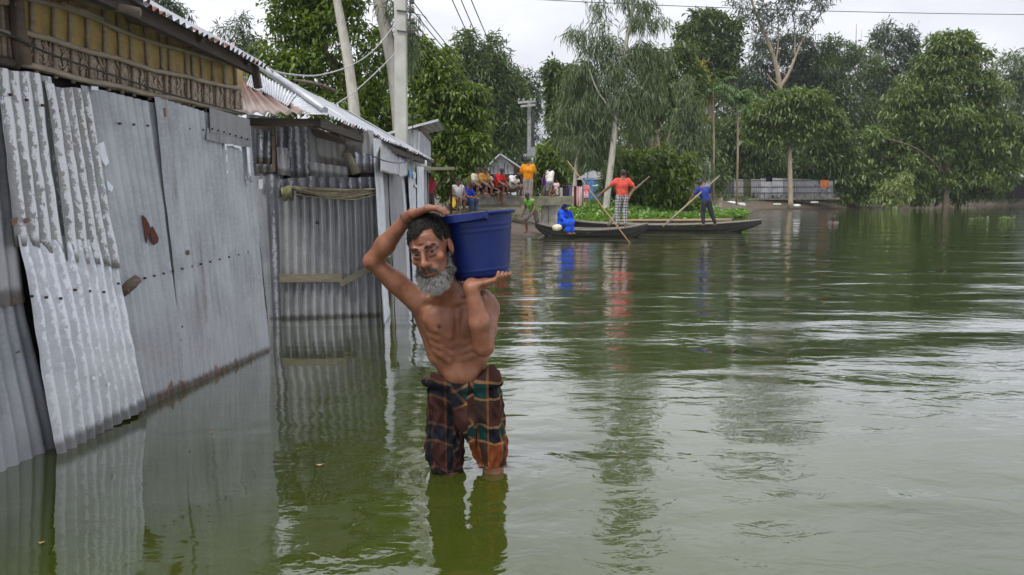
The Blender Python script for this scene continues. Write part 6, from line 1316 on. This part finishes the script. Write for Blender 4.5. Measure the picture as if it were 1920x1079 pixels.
# pigment, plus painted nose highlight; lighter cheeks, darker nostrils, mouth line, eye sockets
T = np.tile(np.array((.205, .088, .051)), (len(V), 1)); q = (V - HCn) @ RH.T/HS; hd = (np.linalg.norm(q*[1, .9, .8], axis=1) < .15)
T[hd] = (.180, .074, .043)
def blob(cn, rad, colr, amt=1.0, loc=None, sc=(1, 1, 1)):
    d = np.linalg.norm(((q if loc is None else V) - np.array(cn))*np.array(sc), axis=1); wgt = np.clip(1 - d/rad, 0, 1)[:, None]*amt; wgt = np.minimum(wgt*1.8, amt); T[:] = T*(1-wgt) + np.array(colr)*wgt
for sg in (-1, 1):
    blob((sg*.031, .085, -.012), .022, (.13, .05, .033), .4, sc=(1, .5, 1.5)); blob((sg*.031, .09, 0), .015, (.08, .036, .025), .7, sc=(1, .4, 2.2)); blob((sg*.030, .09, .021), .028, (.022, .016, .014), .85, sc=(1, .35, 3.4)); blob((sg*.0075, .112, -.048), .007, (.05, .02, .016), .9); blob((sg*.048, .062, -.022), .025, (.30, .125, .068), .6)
blob((0, .095, -.066), .026, (.15, .062, .050), .85, sc=(1, .4, 3.2)); blob((0, .095, -.079), .024, (.20, .080, .066), .85, sc=(1, .4, 3.0)); blob((0, .098, -.0715), .024, (.04, .018, .015), .9, sc=(1, .4, 8)); blob((0, .116, -.034), .02, (.24, .10, .058), .5)  # last one paints a highlight on the nose tip
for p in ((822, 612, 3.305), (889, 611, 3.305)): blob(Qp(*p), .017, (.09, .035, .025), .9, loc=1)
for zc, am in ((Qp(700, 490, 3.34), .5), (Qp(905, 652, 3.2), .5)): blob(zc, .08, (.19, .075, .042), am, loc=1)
man = part_np('body', V, F, SKIN, MR, smooth=True, attrs={'tone': T})
# eyes
for sg in (-1, 1):
    mb = MB(); c = Hw(sg*.031, .0765, -.0005); r = .0132*HS; mb.lathe(c, [(r*math.sin(t), -r*math.cos(t)) for t in np.linspace(0, math.pi, 13)], 20, (r_h, u_h, f_h))
    o = mb.build('eye', None, MR); v = np.array([x.co for x in o.data.vertices]) + ORG[MR.name] - c; gz = nrm(np.array([0, 0, HC]) - c); cs = (v @ gz)/r
    col = np.where((cs > .80)[:, None], (.012, .007, .005), np.array((.36, .30, .26))); at = o.data.attributes.new('tone', 'FLOAT_COLOR', 'POINT'); at.data.foreach_set('color', np.c_[col, np.ones(len(col))].astype(np.float32).ravel())
    b = NB('eye_wet'); b.P(Base_Color=b.attr('tone', 'Color'), Roughness=.12); o.data.materials.append(b.m)
# strands of hair as ribbons
def strands(name, roots, dirs, L, wd, mat, parent, r, grav=.3, curl=.25, seg=4, tint=None):
    n = len(roots); P_ = roots.copy(); d = dirs/np.linalg.norm(dirs, axis=1, keepdims=True); side = np.cross(d, r.normal(size=(n, 3))); side /= np.linalg.norm(side, axis=1, keepdims=True); Ls = L*r.uniform(.55, 1.2, n)[:, None]/seg; rows = []
    for i in range(seg+1):
        w_ = wd*(1 - .75*i/seg)*.5; rows += [P_ - side*w_, P_ + side*w_]; d = d + np.array([0, 0, -grav])/seg + r.normal(0, curl, (n, 3))/seg; d /= np.linalg.norm(d, axis=1, keepdims=True); P_ = P_ + d*Ls
    V = np.stack(rows, 1); m = V.shape[1]; b0 = (np.arange(n)*m)[:, None]; F = np.concatenate([b0 + np.array([[2*i, 2*i+1, 2*i+3, 2*i+2]]) for i in range(seg)])
    t = np.repeat(r.random(n) if tint is None else tint, m); return part_np(name, V.reshape(-1, 3), F, mat, parent, attrs={'tint': t})
def hairm(name, a, c):
    b = NB(name); t = b.attr('tint'); b.P(Base_Color=b.ramp(t, [(.15, a), (.85, c)]), Roughness=.6); b.b.inputs['Specular IOR Level'].default_value = .2; return b.m
HB, HG = hairm('black_grey_hair', (.006, .0055, .005), (.035, .032, .030)), hairm('salt_pepper_beard', (.024, .022, .021), (.40, .39, .375))
rg = np.random.default_rng(21)
def hairline(q):                        # which scalp points carry hair (local head coords)
    x, f, z = q[:, 0], q[:, 1], q[:, 2]; front = np.interp(x, [-.07, -.055, -.03, -.012, 0, .018, .045, .056, .07], [.020, .046, .060, .058, .064, .083, .084, .050, .0]); front_old = .064 + 22*np.maximum(0, x - .006)**2*.9 + 9*np.maximum(0, -x - .012)**2 + np.where(x > .012, .022, 0)*np.clip((x-.012)/.02, 0, 1)*np.clip((.062-x)/.02, 0, 1)
    return np.where(f > .035, z > front, np.where(f > -.002, z > .0 + (f+.002)*1.75, z > -.055)) & (np.linalg.norm((q - [0, -.016, .036])/[.074, .093, .080], axis=1) < 1.35) & ~((np.abs(x) > .070) & (z < .022) & (np.abs(f + .012) < .022))
hs = SDF(HCn - .2, HCn + .2, .0036); hs.ell(Hw(0, -.016, .042), np.array((.0745, .0975, .0885))*HS, RH, 0); hs.ell(Hw(0, .046, .047), np.array((.0580, .0490, .0490))*HS, RH, .03)
Vh, Fh = hs.mesh(); qh = (Vh - HCn) @ RH.T/HS; keep = hairline(qh); Fk = Fh[keep[Fh].all(1)]; used = np.unique(Fk); mp_ = np.full(len(Vh), -1); mp_[used] = np.arange(len(used))
hair_root = part_np('hair', Vh[used], mp_[Fk], hairm('scalp_hair', (.006, .0055, .005), (.02, .018, .017)), MR, smooth=True, attrs={'tint': rg.random(len(used))})
hair_root.data.materials[0].node_tree.nodes['Principled BSDF'].inputs['Roughness'].default_value = .95
cand = Vh[used]; nn = cand - Hw(0, -.016, .02); nn /= np.linalg.norm(nn, axis=1, keepdims=True); pick = rg.choice(len(cand), 8000); qc = qh[used][pick]
dr_ = nn[pick]*.18 + r_h*(np.sign(qc[:, :1])*.25 + .35) + f_h*(.35*(qc[:, 1:2] > .0) - .35*(qc[:, 1:2] <= 0)) - u_h*.45*(qc[:, 2:3] < .06); gt = np.clip(rg.random(len(pick))*.5 + (qc[:, 2] < .03)*.45*rg.random(len(pick)), 0, 1)
strands('hair_strands', cand[pick] - nn[pick]*.004, dr_ + rg.normal(0, .2, dr_.shape), .012*HS, .0022, HB, hair_root, rg, .2, .35, 3, gt)
# beard
bs = SDF(HCn - .26, HCn + .2, .004); B_ = lambda a, b, ra, rb, k=.02: bs.cone(Hw(*a), Hw(*b), ra*HS, rb*HS, k*HS)
bs.ell(Hw(0, .058, -.100), np.array((.039, .034, .028))*HS, RH, 0); bs.ell(Hw(.002, .064, -.126), np.array((.022, .025, .020))*HS, RH, .02); bs.ell(Hw(.004, .060, -.110), np.array((.036, .032, .026))*HS, RH, .02)
for sg in (-1, 1): B_((sg*.062, .006, -.03), (sg*.053, .022, -.075), .004, .010); B_((sg*.053, .022, -.075), (sg*.032, .055, -.110), .012, .021)
Vb, Fb = bs.mesh(); Vb = relax(Vb, Fb, 2); qb = (Vb - HCn) @ RH.T/HS; keepb = ~((np.abs(qb[:, 0]) < .024) & (qb[:, 2] > -.086) & (qb[:, 1] > .05)); Fb = Fb[keepb[Fb].all(1)]
Vb = Vb + .0022*np.sin(Vb[:, [1, 2, 0]]*260)
beard = part_np('beard', Vb, Fb, hairm('beard_base', (.018, .016, .015), (.08, .075, .07)), MR, smooth=True, attrs={'tint': rg.random(len(Vb))})
idb = np.unique(Fb); pk = rg.choice(idb, 9000); cb = Hw(0, .03, -.09); nb = Vb[pk] - cb; nb /= np.linalg.norm(nb, axis=1, keepdims=True); side_f = np.clip((-qb[pk, 2] - .03)/.09, .12, 1)
tb = np.clip(.25 + .55*rg.random(len(pk)) + .25*(qb[pk, 2] < -.11) - .25*(np.abs(qb[pk, 0]) > .05), 0, 1)
for a, bnd in ((0, .5), (.5, 1.01)):
    mk = (side_f >= a) & (side_f < bnd)
    strands('beard_hair' if a else 'side_whiskers', Vb[pk][mk], nb[mk]*.8 - u_h*.7 + f_h*.15, (.010 if a == 0 else .021)*HS, .0015, HG, beard, rg, .5, 1.3, 4, tb[mk])
ms = []; md = []
for sg in (-1, 1):
    for _ in range(420):
        t = rg.random(); p = Hw(sg*(.003 + .031*t), .104 - .022*t*t + rg.normal(0, .0015), -.0555 - .012*t*t + rg.normal(0, .0028)); ms.append(p); md.append(r_h*sg*(.5 + t) - u_h*(.75 + .4*t) + f_h*.25)
strands('moustache', np.array(ms), np.array(md), .012*HS, .0018, hairm('dark_moustache', (.010, .009, .008), (.10, .095, .09)), MR, rg, .3, .3, 3)
eb = []; ed = []
for sg in (-1, 1):
    for _ in range(110):
        t = rg.random(); p = Hw(sg*(.010 + .040*t), .0985 - .022*t*t, .0165 + .010*math.sin(t*2.6) + rg.normal(0, .0015)); eb.append(p); ed.append(r_h*sg + u_h*(.5 - t) + f_h*.2)
strands('eyebrow', np.array(eb), np.array(ed), .010*HS, .0013, HB, MR, rg, .0, .2, 3)
# dark cord round the wrist
wa, wb_ = Qp(764, 409, 3.27), Qp(722, 460, 3.32); ax = nrm(wb_ - wa); a1 = nrm(np.cross(ax, (0, 1, 0))); a2_ = np.cross(ax, a1); cw = wa + ax*.004
for j in (0, 1):
    mb = MB(); mb.tube([cw + ax*.006*j + (a1*math.cos(t) + a2_*math.sin(t))*.0275 for t in np.linspace(0, 2*math.pi, 25)], .0038, 7, cap=False); mb.build('wrist_cord', plain('dark_cord', (.02, .014, .012), .7), MR)

# ---- hitched plaid lungi
ls = SDF(np.array([-.50, 3.2, -.06]), np.array([.06, 3.72, .56]), .0036)
LC = lambda a, b, ra, rb=None, k=.03, **kw: ls.cone(Qp(*a), Qp(*b), ra, rb, k, **kw)
LC((840, 745, 3.52), (833, 835, 3.53), .093, .083, .03); LC((833, 835, 3.53), (840, 905, 3.54), .083, .080, .03); LC((905, 745, 3.52), (917, 835, 3.53), .092, .078, .03); LC((917, 835, 3.53), (929, 905, 3.54), .078, .063, .03)
ls.ell(Qp(868, 735, 3.51), (.158, .114, .085), None, .03)
LC((862, 735, 3.40), (874, 790, 3.41), .040, .045, .03); LC((874, 790, 3.41), (884, 826, 3.43), .043, .022, .03); LC((850, 735, 3.40), (868, 800, 3.40), .022, .018, .02)
LC((900, 728, 3.40), (915, 800, 3.43), .03, .02, .03)
for a, b_, ra, rb in (((801, 716, 3.47), (826, 716, 3.405), .022, .022), ((826, 716, 3.405), (858, 731, 3.385), .022, .017), ((858, 731, 3.385), (895, 722, 3.385), .017, .022), ((895, 722, 3.385), (928, 712, 3.44), .022, .03), ((905, 712, 3.40), (924, 690, 3.44), .020, .016), ((918, 700, 3.44), (935, 716, 3.48), .030, .026), ((801, 716, 3.47), (830, 705, 3.60), .02, .02), ((930, 700, 3.48), (900, 700, 3.60), .02, .02), ((812, 704, 3.44), (822, 712, 3.41), .014, .016)): LC(a, b_, ra, rb, .018)
ls.ell(Qp(866, 700, 3.49), (.122, .082, .055), None, .012, 'sub')
X_, Y_, Z_ = [ls.lo[k] + np.arange(ls.n[k])*ls.vox for k in range(3)]
xm = Qp(882, 850, 3.5)[0]; hem = np.where(X_ < xm, .008, .030)[:, None, None] + .004*np.sin(X_*60)[:, None, None]
ls.D = np.maximum(ls.D, (hem - Z_[None, None, :]).astype(np.float32)*.9)
for x0, r_in in ((Qp(841, 895, 3.53), .070), (Qp(928, 890, 3.54), .056)): ls.cone(x0 + [0, 0, -.1], x0 + [0, 0, .06], r_in, r_in*.8, .006, 'sub')
Vl, Fl = ls.mesh(); Vl = relax(Vl, Fl, 2, .4)
la, lb = Qp(837, 820, 3.53), Qp(917, 820, 3.53); isr = Vl[:, 0] > Qp(880, 820, 3.5)[0]; ctr = np.where(isr[:, None], lb, la)
th = np.arctan2(Vl[:, 0] - ctr[:, 0], -(Vl[:, 1] - ctr[:, 1])); z = Vl[:, 2]; dirx = np.stack([np.sin(th), -np.cos(th), 0*th], 1)
fo = .0045*np.sin(th*6 + z*16 + 1.3*np.sin(z*11)) + .004*np.sin(z*34 - th*4.0*np.where(isr, 1, -1) + 2*np.sin(th*2 + 1)) + .0025*np.sin(z*75 + th*9) + .003*np.sin(th*13 - z*22); fo += .0032*(1 - 2*np.abs(np.sin(th*4.5 - z*24 + 1.5*np.sin(z*9 + 2)))) + .0018*(1 - 2*np.abs(np.sin(z*60 + th*5 + 2*np.sin(th*3)))); fo *= np.clip((.50 - z)/.1, .35, 1)
Vl = Vl + dirx*fo[:, None]*.85
mid = (np.abs(Vl[:, 0] - Qp(868, 780, 3.4)[0]) < .05) & (Vl[:, 1] < 3.47)
pu = np.where(isr, th*.095 + .035, th*.095 - .02) + np.where(mid, (z - .2)*.45, 0); pv = z + np.where(mid, -(Vl[:, 0] + .21)*.5, 0) + .012*np.sin(th*3)
b = NB('plaid_cotton'); U, Wv, lg = b.attr('pu'), b.attr('pv'), b.attr('legside')
band = lambda t, a, c: b.math('MULTIPLY', b.math('GREATER_THAN', t, a), b.math('LESS_THAN', t, c))
fv, fh = b.math('FRACT', b.math('ADD', b.math('DIVIDE', U, .125), .18)), b.math('FRACT', b.math('ADD', b.math('DIVIDE', Wv, .215), .34))
nv_, nh_ = band(fv, .10, .42), band(fh, .12, .45); ov = b.math('ADD', band(fv, .03, .10), band(fv, .42, .48)); oh = b.math('ADD', band(fh, .07, .12), band(fh, .45, .51))
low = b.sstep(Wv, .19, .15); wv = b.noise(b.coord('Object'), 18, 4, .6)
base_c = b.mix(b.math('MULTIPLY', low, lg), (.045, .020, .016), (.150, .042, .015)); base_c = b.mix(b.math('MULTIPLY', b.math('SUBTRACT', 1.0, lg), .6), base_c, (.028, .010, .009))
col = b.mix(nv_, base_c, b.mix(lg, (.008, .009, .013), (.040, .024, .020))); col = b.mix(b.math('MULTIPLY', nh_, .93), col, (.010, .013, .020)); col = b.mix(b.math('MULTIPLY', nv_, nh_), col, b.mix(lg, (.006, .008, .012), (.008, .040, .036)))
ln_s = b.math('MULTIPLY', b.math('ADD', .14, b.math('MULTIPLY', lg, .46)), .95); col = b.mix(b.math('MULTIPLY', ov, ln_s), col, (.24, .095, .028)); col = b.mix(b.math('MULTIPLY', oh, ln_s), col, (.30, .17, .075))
col = b.mix(1.0, col, b.ramp(wv, [(.3, .72), (.7, 1.2)]), 'MULTIPLY'); wet = b.sstep(b.sep(b.geo())[2], .06, .0); col = b.mix(b.math('MULTIPLY', wet, .5), col, (.006, .004, .003))
b.P(Base_Color=col, Roughness=.9); b.b.inputs['Specular IOR Level'].default_value = .12; b.bump(b.math('ADD', b.noise(b.coord('Object'), 300, 2), b.math('MULTIPLY', b.noise(b.map(b.coord('Object'), (1, 1, .4), (0, 0, 0), (.3, .2, .5)), 26, 3, .5, 1.2), 2.0)), .6, .006)
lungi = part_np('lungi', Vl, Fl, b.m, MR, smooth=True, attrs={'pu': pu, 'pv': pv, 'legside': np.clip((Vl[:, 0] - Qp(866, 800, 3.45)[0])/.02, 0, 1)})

# ---- blue bucket on his shoulder
bc_ = Qp(903, 522, 3.39); bt_ = Qp(889, 401, 3.402); bax = nrm(bt_ - bc_); bH = np.linalg.norm(bt_ - bc_); bx = nrm(np.cross((0, 1, 0), bax)*1.0); by = np.cross(bax, bx)
BKT = thing('bucket', 'large deep blue plastic bucket held on the wading man\'s shoulder', 'bucket', bc_)
bl = NB('blue_plastic'); f = bl.noise(bl.coord('Object'), 9, 4, .6); f2 = bl.noise(bl.map(bl.coord('Object'), (1, 1, .15)), 60, 3, .6)
bl.P(Base_Color=bl.ramp(f, [(.3, (.003, .011, .080)), (.7, (.005, .018, .118))]), Roughness=bl.math('ADD', .36, bl.math('MULTIPLY', f2, .22))); bl.b.inputs['Specular IOR Level'].default_value = .28; bl.bump(f2, .06, .002)
R0_, R1_ = .117, .165
rr_ = lambda t: R0_ + (R1_ - R0_)*t**.8
pf = [(0, .0), (R0_*.93, .0), (R0_, .012)] + [(rr_(t) + (.0035 if abs(t-.14) < .012 or abs(t-.72) < .012 or abs(t-.80) < .012 else 0), bH*t) for t in np.linspace(.06, .955, 48)]
inn = [(rr_(t) - .004, bH*t) for t in np.linspace(.985, .03, 12)] + [(0, .012)]
mb = MB(); mb.lathe(bc_, pf + [(rr_(.955) + .001, bH*.955)], 56, (bx, by, bax)); mb.lathe(bc_, inn, 56, (bx, by, bax)); mb.build('shell', bl.m, BKT)
mb = MB(); mb.lathe(bc_, [(rr_(.955), bH*.950), (R1_ + .012, bH*.952), (R1_ + .016, bH*.972), (R1_ + .015, bH*.995), (R1_ + .009, bH*1.004), (R1_ - .004, bH*1.0), (R1_ - .005, bH*.975)], 56, (bx, by, bax)); mb.build('rim', bl.m, BKT)
mb = MB(); cz = bc_ + bax*bH*.965
arc = lambda a, rr, dz: cz + (bx*math.cos(a) + by*math.sin(a))*rr + bax*dz
fr = math.atan2(-1*by[1]*0 + (np.array([-.37, -.93, 0]) @ by), np.array([-.37, -.93, 0]) @ bx)
A_ = np.linspace(fr - .76, fr + .76, 15); top_ = [arc(a, R1_ + .014, .012) for a in A_] ; out_ = [arc(a, R1_ + .014 + .034*math.sin(math.pi*i/14)**.5, .009) for i, a in enumerate(A_)]; bot_ = [arc(a, R1_ + .014 + .034*math.sin(math.pi*i/14)**.5, -.006 - .016*math.sin(math.pi*i/14)**.4) for i, a in enumerate(A_)]; inb = [arc(a, R1_ + .005, -.028) for a in A_]
vs = top_ + out_ + bot_ + inb; mb.add(vs, [(r*15+i, r*15+i+1, (r+1)*15+i+1, (r+1)*15+i) for r in range(3) for i in range(14)], False); mb.build('handle_lug', bl.m, BKT)
# floating bits on the water
for px, py, s_, lb_ in ((600, 872, .022, 'small curled tan leaf floating left of the wading man'), (78, 1018, .016, 'tiny pale leaf floating by the tin reflection at lower left'), (396, 811, .012, 'tiny yellowish straw floating in front of the grey tin sheet')):
    g = G(px, py, .004); mb = MB(); mb.add([g + [-s_, 0, .003], g + [0, -s_*.5, 0], g + [s_, .1*s_, .006], g + [0, s_*.55, .0], g + [0, 0, .004]], [(0, 1, 4), (1, 2, 4), (2, 3, 4), (3, 0, 4)], True); tag(mb.build('floating_leaf', plain('tan_leaf', (.36, .25, .12), .7)), lb_, 'leaf')
# ------------------------------------------------------------------ humid air
b = NB('humid_air'); b.t.nodes.remove(b.b); vp = b.t.nodes.new('ShaderNodeVolumePrincipled'); vp.inputs['Color'].default_value = (.86, .90, .95, 1); vp.inputs['Density'].default_value = .00035; vp.inputs['Anisotropy'].default_value = .2
b.t.links.new(vp.outputs[0], b.out.inputs['Volume'])
mb = MB(); mb.box((0, 195, 14), (262, 229, 17)); o = mb.build('haze', b.m); o['kind'] = 'stuff'
